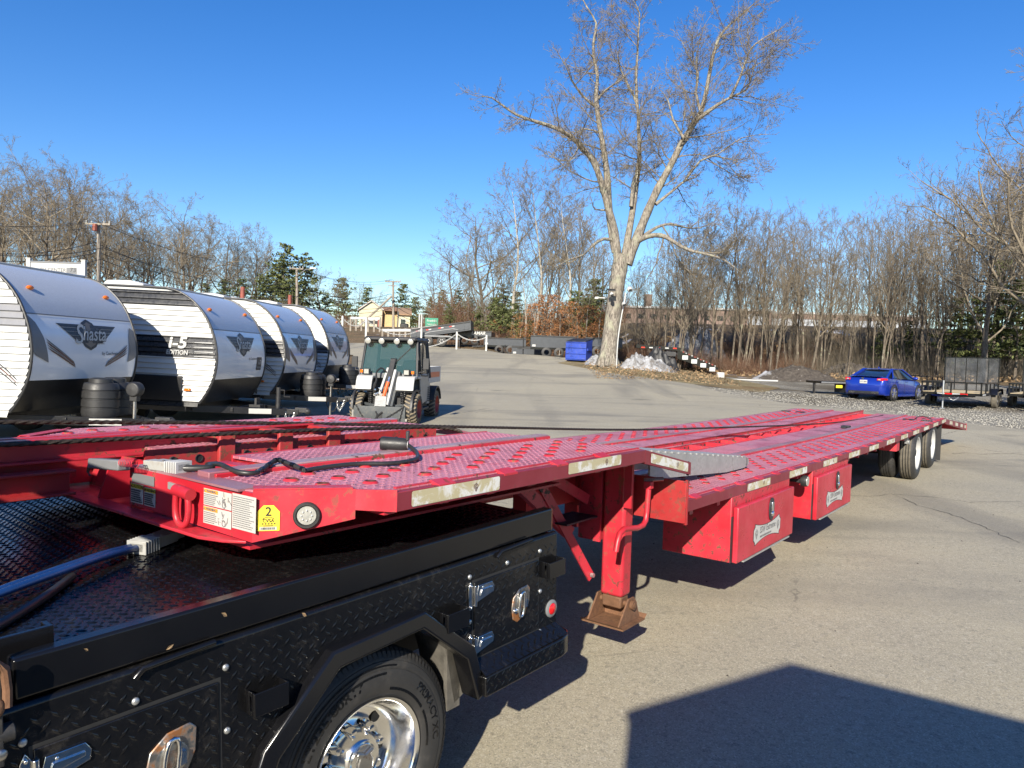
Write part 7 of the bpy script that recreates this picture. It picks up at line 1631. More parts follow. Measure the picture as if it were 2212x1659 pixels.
D = [(0.69, 0.95, 1.14), (0.69, 0.88, 1.22), (0.64, 0.86, 1.80), (0.63, 0.98, 1.93), (0.63, 1.55, 1.93), (0.64, 1.62, 1.85), (0.69, 1.60, 1.20), (0.69, 1.52, 1.12), (0.69, 0.95, 1.14)]
m.tube(cat([Vector(p) for p in D], 3), 0.022, 8); m.box(0.66, 0.69, 1.1, 1.14, 1.1, 1.9); m.build('door_frame', M_PLASTIC, UM)
m = MB(); m.add([(0.69, 0.90, 1.18), (0.69, 1.58, 1.18), (0.635, 1.58, 1.90), (0.64, 0.90, 1.86)], [(0, 1, 2, 3)]); m.build('side_window', M_GLASS_CAB, UM)
m = MB(); m.add([(-0.69, 0.70, 1.18), (-0.69, 1.88, 1.18), (-0.61, 1.80, 1.92), (-0.62, 0.82, 1.90)], [(0, 1, 2, 3)]); m.build('side_window', M_GLASS_CAB, UM)
m = MB(); m.add([(-0.6, 1.86, 1.2), (0.6, 1.86, 1.2), (0.56, 1.82, 1.93), (-0.56, 1.82, 1.93)], [(0, 1, 2, 3)]); m.build('rear_window', M_GLASS_CAB, UM)
for x in (-0.28, 0.34):
    m = MB(); m.box(x - 0.22, x + 0.22, 1.35, 1.50, 1.05, 1.50); m.box(x - 0.22, x + 0.22, 1.05, 1.40, 1.02, 1.15); m.build('seat', M_BLKMATTE, UM, bev=0.05)
m = MB(); m.tube([(0.34 + 0.17 * math.cos(i * 0.42), 0.98 + 0.06 * math.sin(i * 0.42), 1.30 + 0.14 * math.sin(i * 0.42)) for i in range(16)], 0.014, 6); m.cyl((0.34, 0.98, 1.3), (0.34, 0.75, 1.1), 0.03, 8); m.build('steering_wheel', M_BLKMATTE, UM)
m = MB(); bar(m, (0.54, 0.70, 1.86), (0.12, 0.57, 1.42), 0.016, 0.016); m.build('wiper', M_PLASTIC, UM)
for s in (-1, 1):
    m = MB(); m.box(s * 0.48 - 0.07, s * 0.48 + 0.07, 0.30, 0.42, 1.15, 1.28); m.box(s * 0.48 - 0.07, s * 0.48 + 0.07, 0.36, 0.44, 1.10, 1.15); hl = m.build('head_lamp', M_PLASTIC, UM, bev=0.008)
    m = MB(); m.box(s * 0.48 - 0.055, s * 0.48 + 0.055, 0.293, 0.302, 1.165, 1.268); m.build('lens', M_LENS, hl)
    m = MB(); m.box(s * 0.615 - 0.035, s * 0.615 + 0.035, 0.35, 0.42, 1.18, 1.25); m.build('indicator', M_AMBER, UM, bev=0.008)
    m = MB(); m.tube([(s * 0.70, 0.6, 1.22), (s * 0.84, 0.62, 1.24), (s * 0.86, 0.62, 1.40)], 0.014, 6); m.box(s * 0.87 - 0.07, s * 0.87 + 0.07, 0.60, 0.66, 1.30, 1.56); mr = m.build('mirror', M_PLASTIC, UM, bev=0.025)
# bed with rear fenders, vents and step
m = MB(); m.box(-0.62, 0.61, 1.98, 3.55, 0.98, 1.02); m.box(0.60, 0.63, 1.98, 3.55, 0.92, 1.34); m.box(-0.63, -0.60, 1.98, 3.55, 0.92, 1.34); m.box(-0.62, 0.62, 3.53, 3.56, 0.92, 1.34); m.box(-0.62, 0.62, 1.98, 2.01, 0.92, 1.34); m.build('bed', M_WHITE, UM, bev=0.006)
m = MB(); m.box(0.6305, 0.6325, 2.15, 3.40, 1.06, 1.20); m.build('bed_stripe', M_TOOLORANGE, UM)
m = MB(); 
ar = [(2.42 + 0.48 * math.cos(rad(a)), 0.37 + 0.48 * math.sin(rad(a))) for a in range(15, 166, 15)]; ar2 = [(2.42 + 0.44 * math.cos(rad(a)), 0.37 + 0.44 * math.sin(rad(a))) for a in range(165, 14, -15)]
for x in (0.52, -0.80): m = MB(); m.prism(ar + ar2, x, x + 0.28, 'x'); m.build('rear_fender', M_PLASTIC, UM)
m = MB(); m.prism([(1.66, 0.42), (1.94, 0.42), (1.98, 0.62), (1.98, 0.92), (1.70, 1.0)], 0.64, 0.685, 'x'); vn = m.build('engine_panel', M_SIDEGREY, UM)
for i in range(8): 
    m = MB(); m.box(0.684, 0.694, 1.70, 1.93, 0.48 + i * 0.048, 0.505 + i * 0.048); m.build('vent_slat', M_PLASTIC, vn)
m = MB(); m.box(0.60, 0.74, 0.95, 1.65, 0.30, 0.36); m.build('side_step', M_BLKMATTE, UM, bev=0.01)
# ------------------------------------------------------------------ blue saloon car (local axes: x forward, y to its left, z up)
CARP = at(1886, 826, 31.2); CARZ = gz(CARP.x, CARP.y)
HEAD = rad(90 - 49)
CAR = thing('car', 'blue saloon car seen from its rear corner, parked on the gravel', 'car', (CARP.x, CARP.y, CARZ + 0.01), HEAD); CAR.scale = (0.96, 0.96, 0.89)
cx0 = 1.40     # origin sits at the rear axle; body runs from -0.95 to 3.62
st = [  # x, half width low, half width belt, z sill, z belt/deck, roof half width, z roof
    (-0.93, 0.66, 0.74, 0.36, 0.86, 0.0, 0), (-0.86, 0.80, 0.82, 0.26, 0.98, 0.0, 0), (-0.70, 0.87, 0.86, 0.22, 1.055, 0, 0), (-0.42, 0.90, 0.875, 0.22, 1.06, 0, 0), (-0.05, 0.90, 0.875, 0.22, 1.03, 0, 0),
    (0.6, 0.89, 0.865, 0.20, 0.99, 0, 0), (1.4, 0.885, 0.86, 0.20, 0.965, 0, 0), (2.1, 0.89, 0.86, 0.20, 0.955, 0, 0), (2.5, 0.90, 0.855, 0.21, 0.945, 0, 0), (2.95, 0.895, 0.82, 0.21, 0.87, 0, 0), (3.3, 0.85, 0.74, 0.22, 0.78, 0, 0), (3.55, 0.72, 0.60, 0.26, 0.66, 0, 0), (3.63, 0.55, 0.48, 0.32, 0.56, 0, 0)]
rows = []
for (x, wl_, wb, zs, zb, _, _) in st:
    zm = zs + (zb - zs) * 0.55
    half = [(0.0, zb + 0.018), (wb * 0.55, zb + 0.012), (wb * 0.90, zb - 0.015), (wb, zb - 0.07), (wl_ + 0.005, zm), (wl_, zs + 0.10), (wl_ * 0.97, zs), (wl_ * 0.5, zs - 0.01), (0, zs - 0.01)]
    rows.append([(x, y, z) for y, z in half] + [(x, -y, z) for y, z in reversed(half[1:-1])])
m = MB(); n = len(rows[0]); vs = [p for r in rows for p in r]; fs = [(i * n + j, i * n + (j + 1) % n, (i + 1) * n + (j + 1) % n, (i + 1) * n + j) for i in range(len(rows) - 1) for j in range(n)] + [tuple(range(n)), tuple(range(len(rows) * n - 1, (len(rows) - 1) * n - 1, -1))]
m.add(vs, fs); b = m.build('body', M_CARBLUE, CAR, ang=45)
# cabin: roof skin, pillars and panes
G = [(-0.36, 0.70, 1.07), (0.42, 0.585, 1.43), (0.9, 0.575, 1.475), (1.45, 0.575, 1.46), (2.42, 0.70, 0.975)]
m = MB(); m.hexa([(-0.36, -0.74, 1.03), (2.45, -0.76, 0.95), (2.45, 0.76, 0.95), (-0.36, 0.74, 1.03), (0.45, -0.56, 1.415), (1.42, -0.56, 1.44), (1.42, 0.56, 1.44), (0.45, 0.56, 1.415)]); m.build('glasshouse', M_GLASS_DARK, CAR)
m = MB(); m.grid([[(x, y * w_, z - 0.03 * abs(y) ** 2.5) for y in (-1, -0.8, -0.4, 0, 0.4, 0.8, 1)] for x, w_, z in ((0.36, 0.605, 1.405), (0.6, 0.60, 1.462), (0.95, 0.595, 1.482), (1.3, 0.595, 1.472), (1.50, 0.60, 1.435))]); m.build('roof', M_CARBLUE, CAR, fix=False)
m = MB()
for s in (-1, 1):
    bar(m, (-0.44, s * 0.755, 1.03), (0.42, s * 0.585, 1.42), 0.09, 0.10); bar(m, (0.42, s * 0.590, 1.425), (1.48, s * 0.585, 1.44), 0.05, 0.05); bar(m, (1.48, s * 0.585, 1.44), (2.46, s * 0.765, 0.96), 0.06, 0.06); bar(m, (0.05, s * 0.80, 1.0), (0.40, s * 0.61, 1.38), 0.05, 0.18)
m.build('pillar', M_CARBLUE, CAR, bev=0.015)
m = MB(); 
for s in (-1, 1): bar(m, (1.02, s * 0.785, 0.98), (0.98, s * 0.60, 1.42), 0.02, 0.09)
m.build('door_post', M_INK, CAR)
m = MB(); m.prism([(-0.93, 1.075), (-0.72, 1.10), (-0.55, 1.075)], -0.66, 0.66, 'y'); m.build('boot_lip', M_CARBLUE, CAR, bev=0.008)
m = MB(); m.box(-0.955, -0.80, -0.64, 0.64, 0.27, 0.40); df = m.build('rear_valance', M_PLASTIC, CAR, bev=0.02)
for y in (-0.3, -0.1, 0.1, 0.3):
    m = MB(); m.box(-0.975, -0.95, y - 0.012, y + 0.012, 0.27, 0.38); m.build('fin', M_PLASTIC, df)
for y in (-0.52, -0.42, 0.42, 0.52):
    m = MB(); m.lathe([(0, 0.04), (0.12, 0.04), (0.12, 0.034), (0.02, 0.03), (0.02, 0)], (-0.86, y, 0.33), (-1, 0, 0), 14); m.build('exhaust_tip', M_CHROME, CAR)
for s in (-1, 1):
    m = MB(); m.add([(-0.925, s * 0.55, 0.90), (-0.90, s * 0.765, 0.885), (-0.62, s * 0.885, 0.93), (-0.68, s * 0.872, 1.00), (-0.88, s * 0.79, 1.01), (-0.915, s * 0.55, 0.99)], [(0, 1, 4, 5), (1, 2, 3, 4)]); q = m.build('tail_lamp', M_REDLENS, CAR, fix=False)
    q.location = (-0.03, s * 0.012, 0)
    m = MB(); m.add([(-0.945, s * 0.60, 0.915), (-0.935, s * 0.70, 0.91), (-0.935, s * 0.70, 0.96), (-0.945, s * 0.60, 0.965)], [(0, 1, 2, 3)]); m.build('reversing_lens', M_LENS, q, fix=False)
m = MB(); m.box(-0.955, -0.935, -0.155, 0.155, 0.745, 0.905); pl_ = m.build('number_plate', M_STICKER, CAR)
t = MB(); text(t, '2YT 0M4', 0.072, lambda u, v: (-0.957, -u, 0.822 + v), bold=0.001); t.build('lettering', M_DARKDEC, pl_, smooth=False, fix=False)
m = MB(); m.add([(-0.945, 0.04 + 0.06 * math.cos(i * 0.52), 0.985 + 0.03 * math.sin(i * 0.52)) for i in range(12)], [tuple(range(12))]); m.build('boot_badge', M_CHROME, CAR, fix=False)
m = MB(); m.prism([(0.45, 1.46), (0.62, 1.475), (0.50, 1.53)], -0.02, 0.02, 'y'); m.build('aerial_fin', M_CARBLUE, CAR)
for s in (-1, 1):
    m = MB(); m.ball((2.02, s * 0.97, 1.02), (0.09, 0.12, 0.075), 12, 8); m.build('mirror', M_CARBLUE, CAR)
    for x in (0.25, 1.25):
        m = MB(); m.box(x, x + 0.17, s * 0.885, s * 0.905, 0.84, 0.87); m.build('door_handle', M_CARBLUE, CAR, bev=0.005)
    for x in (0.12, 1.10, 2.12):
        m = MB(); m.box(x, x + 0.010, s * 0.893, s * 0.899, 0.28, 0.92); m.build('door_seam', M_INK, CAR)
    m = MB(); m.box(0.45, 2.2, s * 0.88, s * 0.915, 0.17, 0.25); m.build('side_skirt', M_CARBLUE, CAR, bev=0.01)
for x in (0.0, 2.65):
    for s in (-1, 1):
        w_ = bpy.data.objects.new('wheel', None); COL.objects.link(w_); w_.parent = CAR; w_.location = (x, s * 0.915, 0.33); w_.empty_display_size = 0.1
        m = MB(); m.lathe([(0.0, 0.24), (-0.012, 0.30), (0.02, 0.325), (0.21, 0.325), (0.23, 0.30)], (0, 0, 0), (0, -s, 0), 36); m.build('tyre', M_RUBBER, w_)
        m = MB(); m.lathe([(-0.004, 0.245), (0.03, 0.235), (0.14, 0.22), (0.14, 0)], (0, 0, 0), (0, -s, 0), 30); m.build('barrel', M_BLKMATTE, w_)
        for k in range(5):
            a = 2 * math.pi * k / 5 + 0.3
            for d in (-0.13, 0.13): m = MB(); bar(m, (0.04 * math.cos(a), s * 0.0, 0.04 * math.sin(a)), (0.235 * math.cos(a + d), s * 0.0, 0.235 * math.sin(a + d)), 0.024, 0.03, (0, 1, 0)); m.build('spoke', M_GALV, w_)
        m = MB(); m.lathe([(0.012, 0.05), (-0.006, 0.045), (-0.008, 0)], (0, 0, 0), (0, -s, 0), 14); m.build('hub', M_GALV, w_)
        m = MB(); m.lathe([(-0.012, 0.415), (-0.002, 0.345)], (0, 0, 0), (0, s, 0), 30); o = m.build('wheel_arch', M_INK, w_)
# ------------------------------------------------------------------ open utility trailers (local axes: x back from the tongue, y left, z up)
def utility_trailer(label, x, y, rz, L=4.3, Wd=2.0, gate=True, deck=True, group='black utility trailers on the gravel'):
    z = gz(x, y); R = thing('utility_trailer', label, 'trailer', (x, y, z), rz, group)
    m = MB(); m.box(0, L, -Wd / 2, -Wd / 2 + 0.06, 0.50, 0.60); m.box(0, L, Wd / 2 - 0.06, Wd / 2, 0.50, 0.60); m.box(0, 0.06, -Wd / 2, Wd / 2, 0.50, 0.60); m.box(L - 0.06, L, -Wd / 2, Wd / 2, 0.50, 0.60); m.build('frame', M_BLACK, R)
    m = MB()
    for s in (-1, 1): bar(m, (0.5, s * 0.7, 0.50), (-1.15, 0, 0.50), 0.07, 0.10)
    m.box(-1.35, -1.05, -0.05, 0.05, 0.46, 0.56); m.build('tongue', M_BLACK, R)
    m = MB(); m.cyl((-0.85, 0.10, 0.05), (-0.85, 0.10, 1.05), 0.03, 10); m.box(-0.93, -0.77, 0.02, 0.18, 0.02, 0.04); m.build('jack', M_GALV, R)
    nb = 12; dk = MB()
    for i in range(nb):
        y0 = -Wd / 2 + 0.06 + i * (Wd - 0.12) / nb; m = MB(); m.box(0.06, L - 0.06, y0 + 0.004, y0 + (Wd - 0.12) / nb - 0.004, 0.565, 0.61 + 0.003 * (i % 2)); m.build('deck_board', M_WOODDECK, R)
    for s in (-1, 1):
        m = MB(); yy = s * (Wd / 2 - 0.03); m.box(0, L, yy - 0.025, yy + 0.025, 0.95, 1.0); m.build('top_rail', M_BLACK, R)
        for k in range(5): m = MB(); xx = k * (L - 0.05) / 4; m.box(xx, xx + 0.05, yy - 0.025, yy + 0.025, 0.60, 0.95); m.build('post', M_BLACK, R)
    m = MB(); m.box(0, 0.05, -Wd / 2, Wd / 2, 0.95, 1.0); m.build('top_rail', M_BLACK, R)
    for k in range(1, 4): m = MB(); yy = -Wd / 2 + k * Wd / 4; m.box(0, 0.05, yy - 0.025, yy + 0.025, 0.60, 0.95); m.build('post', M_BLACK, R)
    for s in (-1, 1):
        for xx in (L * 0.52, L * 0.52 + 0.78):
            yy = s * (Wd / 2 + 0.03); w_ = bpy.data.objects.new('wheel', None); COL.objects.link(w_); w_.parent = R; w_.location = (xx, yy, 0.34); w_.empty_display_size = 0.1
            m = MB(); m.lathe([(0, 0.19), (0, 0.31), (0.03, 0.34), (0.17, 0.34), (0.20, 0.31), (0.20, 0.19)], (0, 0, 0), (0, s, 0), 28); m.build('tyre', M_TREAD, w_)
            m = MB(); m.lathe([(0.19, 0.19), (0.14, 0.17), (0.12, 0.06), (0.17, 0.05), (0.17, 0)], (0, 0, 0), (0, s, 0), 20); m.build('rim', M_BLKMATTE, w_)
        m = MB(); xx = L * 0.52 + 0.39; pr = [(xx - 0.85, 0.55), (xx - 0.70, 0.76), (xx + 0.70, 0.76), (xx + 0.85, 0.55), (xx + 0.85, 0.53), (xx + 0.68, 0.73), (xx - 0.68, 0.73), (xx - 0.85, 0.53)]
        y0, y1 = (Wd / 2, Wd / 2 + 0.26) if s > 0 else (-Wd / 2 - 0.26, -Wd / 2); m.prism(pr, y0, y1, 'y'); m.build('mudguard', M_BLACK, R)
    if gate:
        m = MB(); m.box(L, L + 0.04, -Wd / 2, -Wd / 2 + 0.05, 0.58, 2.0); m.box(L, L + 0.04, Wd / 2 - 0.05, Wd / 2, 0.58, 2.0); m.box(L, L + 0.04, -Wd / 2, Wd / 2, 1.96, 2.0); m.box(L, L + 0.04, -Wd / 2, Wd / 2, 0.58, 0.63)
        for k in range(1, 5): yy = -Wd / 2 + k * Wd / 5; m.box(L, L + 0.03, yy - 0.015, yy + 0.015, 0.6, 1.96)
        g = m.build('ramp_gate', M_BLACK, R)
        m = MB(); n1, n2 = 44, 46     # expanded metal mesh: crossing slanted strands
        for i in range(n1):
            z0 = 0.62 + (i + 0.5) * 1.34 / n1; m.box(L + 0.004, L + 0.014, -Wd / 2 + 0.04, Wd / 2 - 0.04, z0 - 0.004, z0 + 0.006)
        for i in range(n2):
            yy = -Wd / 2 + 0.05 + i * (Wd - 0.1) / n2; m.box(L + 0.0145, L + 0.020, yy - 0.005, yy + 0.005, 0.62, 1.96)
        m.build('mesh', M_MESH, g, kind='stuff')
    for (a, b_, mt) in ((-0.55, -0.30, M_REDLENS), (-0.30, -0.05, M_WHITE), (-0.05, 0.2, M_REDLENS), (0.2, 0.45, M_WHITE)):
        m = MB(); m.box(-0.004, -0.001, a, b_, 0.525, 0.575); m.build('reflector', mt, R)
    m = MB(); m.box(0.2, 0.9, -Wd / 2 - 0.004, -Wd / 2 - 0.001, 0.52, 0.58); m.build('reflector', M_WHITE, R)
    m = MB(); m.chain(hang((-0.95, 0.08, 0.48), (-0.35, 0.35, 0.45), 0.14), 0.05, 0.007); m.chain(hang((-0.95, -0.08, 0.48), (-0.6, -0.35, 0.45), 0.12), 0.05, 0.007); m.build('safety_chain', M_GALV, R, kind='stuff')
    return R
M_MESH = simple('grey_expanded_mesh', (0.13, 0.135, 0.14), 0.45, 0.5, 0.45, 3, 0.3, 30)
UT = utility_trailer('black utility trailer with timber deck and tall mesh ramp gate right of the blue car', 16.4, 27.8, rad(50))
utility_trailer('second black utility trailer with mesh gate, cut off by the right picture edge', 19.6, 27.6, rad(50))
utility_trailer('black utility trailer standing behind the front of the blue car', 17.4, 33.2, rad(50), 4.6, 2.0, False)
# flat trailer behind the car's left corner
FT = at(1790, 822, 33.5); fz = gz(FT.x, FT.y)
o = thing('flat_trailer', 'low flat trailer with yellow plate half hidden behind the left of the blue car', 'trailer', (FT.x, FT.y, fz), rad(8))
m = MB(); m.box(-0.75, 1.3, -0.6, 0.6, 0.48, 0.58); m.build('deck', M_BLACK, o)
m = MB(); m.box(-0.7, 1.2, -0.606, -0.601, 0.50, 0.56); m.build('edge_strip', M_GALV, o)
m = MB(); m.box(0.0, 0.3, -0.61, -0.602, 0.30, 0.42); m.build('yellow_plate', M_YELLOW, o)
m = MB(); m.box(-0.75, -0.68, -0.1, 0.0, 0.0, 0.48); m.build('stand', M_BLKMATTE, o); m = MB(); m.box(0.6, 0.9, -0.5, 0.5, 0.08, 0.48); m.build('axle_box', M_BLKMATTE, o)
# ------------------------------------------------------------------ dumpster
DP = at(1250, 787, 45.5); dz = gz(DP.x, DP.y)
o = thing('dumpster', 'blue steel dumpster with black lid left of the oak trunk', 'dumpster', (DP.x, DP.y, dz), rad(-24)); o.scale = (0.68, 0.85, 1.06)
m = MB(); m.prism([(-0.72, 0.06), (0.72, 0.06), (0.78, 1.28), (-0.70, 1.10)], -0.92, 0.92, 'x'); b = m.build('body', M_DUMPBLUE, o, bev=0.012)
for z in (0.12, 0.42, 0.76, 1.06): m = MB(); m.box(-0.93, 0.93, -0.775, -0.70, z, z + 0.045); m.build('rib', M_DUMPBLUE, o, bev=0.008)
for s in (-1, 1):
    m = MB(); m.box(s * 0.97 - 0.05, s * 0.97 + 0.05, -0.45, 0.45, 0.62, 0.74); m.build('lift_pocket', M_DUMPBLUE, o, bev=0.006)
    m = MB(); m.box(s * 0.93 - 0.03, s * 0.93 + 0.03, -0.72, -0.66, 0.06, 1.1); m.build('corner_post', M_DUMPBLUE, o)
    m = MB(); m.hexa([(s * 0.47 - 0.46, -0.78, 1.115), (s * 0.47 + 0.46, -0.78, 1.115), (s * 0.47 + 0.46, 0.80, 1.30), (s * 0.47 - 0.46, 0.80, 1.30), (s * 0.47 - 0.46, -0.78, 1.15), (s * 0.47 + 0.46, -0.78, 1.15), (s * 0.47 + 0.46, 0.80, 1.34), (s * 0.47 - 0.46, 0.80, 1.34)]); m.build('lid', M_PLASTIC, o, bev=0.012)
for x in (-0.8, 0.8):
    m = MB(); m.box(x - 0.08, x + 0.08, -0.6, 0.6, 0.0, 0.06); m.build('skid', M_BLKMATTE, o)
# ------------------------------------------------------------------ tipping trailer with raised body
TP = at(957, 737, 57.5); tz = gz(TP.x, TP.y)
o = thing('dump_trailer', 'dark grey dump trailer with its long body tipped up to the right', 'trailer', (TP.x, TP.y, tz), rad(-4))
a9 = rad(9.5)
def tp(x, z): return (x * math.cos(a9) - z * math.sin(a9), x * math.sin(a9) + z * math.cos(a9))
def tprism(pts, y0, y1): return MB().prism([(lambda q: (q[0], q[1] + 0.92))(tp(*p)) for p in pts], y0, y1, 'y')
tprism([(-2.15, 0.0), (2.2, 0.0), (2.2, 0.10), (-2.15, 0.10)], -0.95, 0.95).build('body_floor', M_CHARCOAL, o)
for y in (-0.98, 0.95): tprism([(-2.15, 0.10), (2.2, 0.10), (2.25, 0.62), (-2.15, 0.62)], y, y + 0.03).build('body_side', M_CHARCOAL, o)
tprism([(-2.2, 0.58), (2.3, 0.58), (2.3, 0.70), (-2.2, 0.70)], -1.03, -0.93).build('top_rail', M_BLKMATTE, o, bev=0.02)
tprism([(-2.2, 0.705), (-0.2, 0.705), (-0.2, 0.73), (-2.2, 0.73)], -1.0, -0.95).build('tarp_tube', M_WHITE, o)
tprism([(2.2, 0.0), (2.3, 0.0), (2.36, 0.72), (2.24, 0.72)], -0.98, 0.98).build('tailgate', M_CHARCOAL, o)
for x0, x1 in ((-1.9, -1.5), (-1.1, -0.7), (-0.15, 0.25), (0.7, 1.1)):
    tprism([(x0, 0.44), ((x0 + x1) / 2, 0.44), ((x0 + x1) / 2, 0.51), (x0, 0.51)], -0.986, -0.981).build('reflector', M_REDLENS, o); tprism([((x0 + x1) / 2, 0.44), (x1, 0.44), (x1, 0.51), ((x0 + x1) / 2, 0.51)], -0.986, -0.981).build('reflector', M_WHITE, o)
tprism([(-1.5, 0.14), (-0.9, 0.32), (1.0, 0.32), (1.4, 0.14), (1.3, 0.14), (0.9, 0.25), (-0.8, 0.25), (-1.35, 0.14)], -1.02, -0.98).build('side_brace', M_FOGGREY, o)
for x0 in (-1.95, 1.75): tprism([(x0, 0.10), (x0 + 0.07, 0.10), (x0 + 0.07, 0.60), (x0, 0.60)], -1.02, -0.98).build('side_post', M_CHARCOAL, o)
m = MB(); m.box(-2.4, 1.4, -0.6, -0.5, 0.55, 0.72); m.box(-2.4, 1.4, 0.5, 0.6, 0.55, 0.72); m.box(-2.5, -1.9, -0.3, 0.3, 0.7, 1.3); m.build('frame', M_CHARCOAL, o)
m = MB(); m.prism([(-1.5, 0.70), (-1.3, 0.82), (0.7, 0.82), (0.9, 0.70)], -1.05, -0.75, 'y'); m.build('mudguard', M_FOGGREY, o)
for x in (-1.0, 0.05):
    w_ = bpy.data.objects.new('wheel', None); COL.objects.link(w_); w_.parent = o; w_.location = (x, -1.0, 0.38); w_.empty_display_size = 0.1
    m = MB(); m.lathe([(0, 0.20), (0, 0.33), (0.03, 0.385), (0.22, 0.385), (0.24, 0.33)], (0, 0, 0), (0, 1, 0), 32); m.build('tyre', M_RUBBER, w_)
    m = MB(); m.lathe([(0.01, 0.205), (0.05, 0.19), (0.06, 0.08), (0.0, 0.07), (0.0, 0)], (0, 0, 0), (0, 1, 0), 24); m.build('rim', M_BLKMATTE, w_)
    for k in range(6): m = MB(); a = k * 1.047; m.lathe([(0.05, 0.04), (0.045, 0.0)], (0.13 * math.cos(a), 0, 0.13 * math.sin(a)), (0, 1, 0), 8); m.build('rim_hole', M_WHITE, w_)
m = MB(); m.box(1.3, 1.36, -0.5, 0.5, 0.0, 0.6); m.build('stand', M_BLKMATTE, o)
# ------------------------------------------------------------------ black trailers standing just beyond the lot edge
GK = 'black trailers beyond the edge of the lot'
def low_trailer(px, d, L, label, kind=0, rz=0.0, lift=0.0):
    p = at(px, 770, d); z = gz(p.x, p.y) + lift; o = thing('parked_trailer', label, 'trailer', (p.x, p.y, z), rz, GK)
    m = MB(); m.box(-L / 2, L / 2, -0.9, 0.9, 0.55, 0.68); m.build('frame', M_BLACK, o)
    h = (0.52, 0.75, 0.35)[kind]
    for y in (-0.93, 0.90): m = MB(); m.box(-L / 2, L / 2, y, y + 0.03, 0.68, 0.68 + h); m.build('side_panel', M_CHARCOAL, o)
    m = MB(); m.box(-L / 2 - 0.02, L / 2 + 0.02, -0.98, -0.90, 0.66 + h, 0.74 + h); m.build('top_rail', M_BLKMATTE, o)
    m = MB(); m.box(-L / 2, -L / 2 + 0.04, -0.9, 0.9, 0.68, 0.68 + h); m.box(L / 2 - 0.04, L / 2, -0.9, 0.9, 0.68, 0.68 + h); m.build('end_panel', M_CHARCOAL, o)
    for x in (-0.42, 0.42): m = MB(); m.lathe([(0, 0.18), (0, 0.30), (0.03, 0.35), (0.2, 0.35)], (x, -0.95, 0.35), (0, 1, 0), 24); m.build('tyre', M_RUBBER, o)
    m = MB(); m.box(-L / 2 + 0.1, -L / 2 + 0.32, -0.985, -0.981, 0.72, 0.86); m.build('maker_sticker', M_WHITE, o)
    m = MB(); m.cyl((-L / 2 - 0.5, -0.2, 0.0), (-L / 2 - 0.5, -0.2, 1.35), 0.04, 8); bar(m, (-L / 2, -0.5, 0.6), (-L / 2 - 0.9, -0.2, 0.55), 0.08, 0.1); m.build('tongue_jack', M_BLKMATTE, o)
    return o
low_trailer(1090, 57.5, 3.2, 'small black trailer beyond the lot edge just right of the second post', 0)
low_trailer(1146, 55.0, 2.8, 'short black trailer with sticker beyond the lot edge, centre of the low row', 0)
o = low_trailer(1192, 51.5, 3.0, 'taller dark trailer with rolled tarp immediately left of the blue dumpster', 1)
low_trailer(1300, 49.5, 2.4, 'black trailer between the dumpster and the oak trunk', 0, 0, 0.1)
o = low_trailer(1018, 58.5, 3.4, 'black flat trailer with white lettering under the chain between the posts', 2, rad(-8), 0.1)
t = MB(); text(t, 'LAMAR', 0.34, lambda u, v: (0.7 + u, -0.994, 0.90 + v), shear=0.2, bold=0.01); t.build('lettering', M_WHITE, o, smooth=False, fix=False)
# ------------------------------------------------------------------ tilted black deck trailer behind the snow heap
p = at(1462, 782, 46.5); z = gz(p.x, p.y)
o = thing('tilt_trailer', 'long black beavertail trailer sloping down to the right behind the snow heap', 'trailer', (p.x, p.y, z), rad(-6))
m = MB(); m.prism([(-2.6, 1.42), (0.1, 1.28), (0.1, 1.08), (-2.6, 1.2)], -1.1, 1.1, 'y'); m.build('upper_deck', M_BLACK, o)
m = MB(); m.prism([(-0.1, 1.14), (2.35, 0.14), (2.35, 0.02), (1.6, 0.08), (-0.1, 0.62)], -1.05, -0.95, 'y'); m.build('ramp_side', M_BLACK, o)
m = MB(); m.prism([(-0.1, 1.14), (2.35, 0.14), (2.35, 0.08), (-0.1, 1.06)], -0.95, 1.05, 'y'); m.build('ramp_deck', M_BLACK, o)
for i in range(13): m = MB(); x = 0.05 + i * 0.175; zz = 1.10 - x * 0.41; m.box(x, x + 0.06, -1.06, -1.0, zz - 0.01, zz + 0.05); m.build('cleat', M_REDRUST if i % 2 else M_GALV, o)
for i in range(4): m = MB(); x = 0.2 + i * 0.55; zz = 0.95 - x * 0.40; m.box(x, x + 0.34, -1.062, -1.052, zz - 0.30, zz - 0.05); m.build('ramp_panel', M_GALV, o)
for i in range(5): m = MB(); x = -2.3 + i * 0.48; m.box(x, x + 0.22, -1.106, -1.101, 1.20, 1.27); m.build('reflector', M_WHITE if i % 2 else M_REDLENS, o)
m = MB(); m.box(-1.4, -0.2, -1.12, -1.04, 0.75, 1.02); m.build('light_board', M_BLKMATTE, o)
for x in (-1.5, -0.7): m = MB(); m.lathe([(0, 0.18), (0, 0.34), (0.04, 0.38), (0.25, 0.38)], (x, -1.0, 0.38), (0, 1, 0), 24); m.build('tyre', M_RUBBER, o)
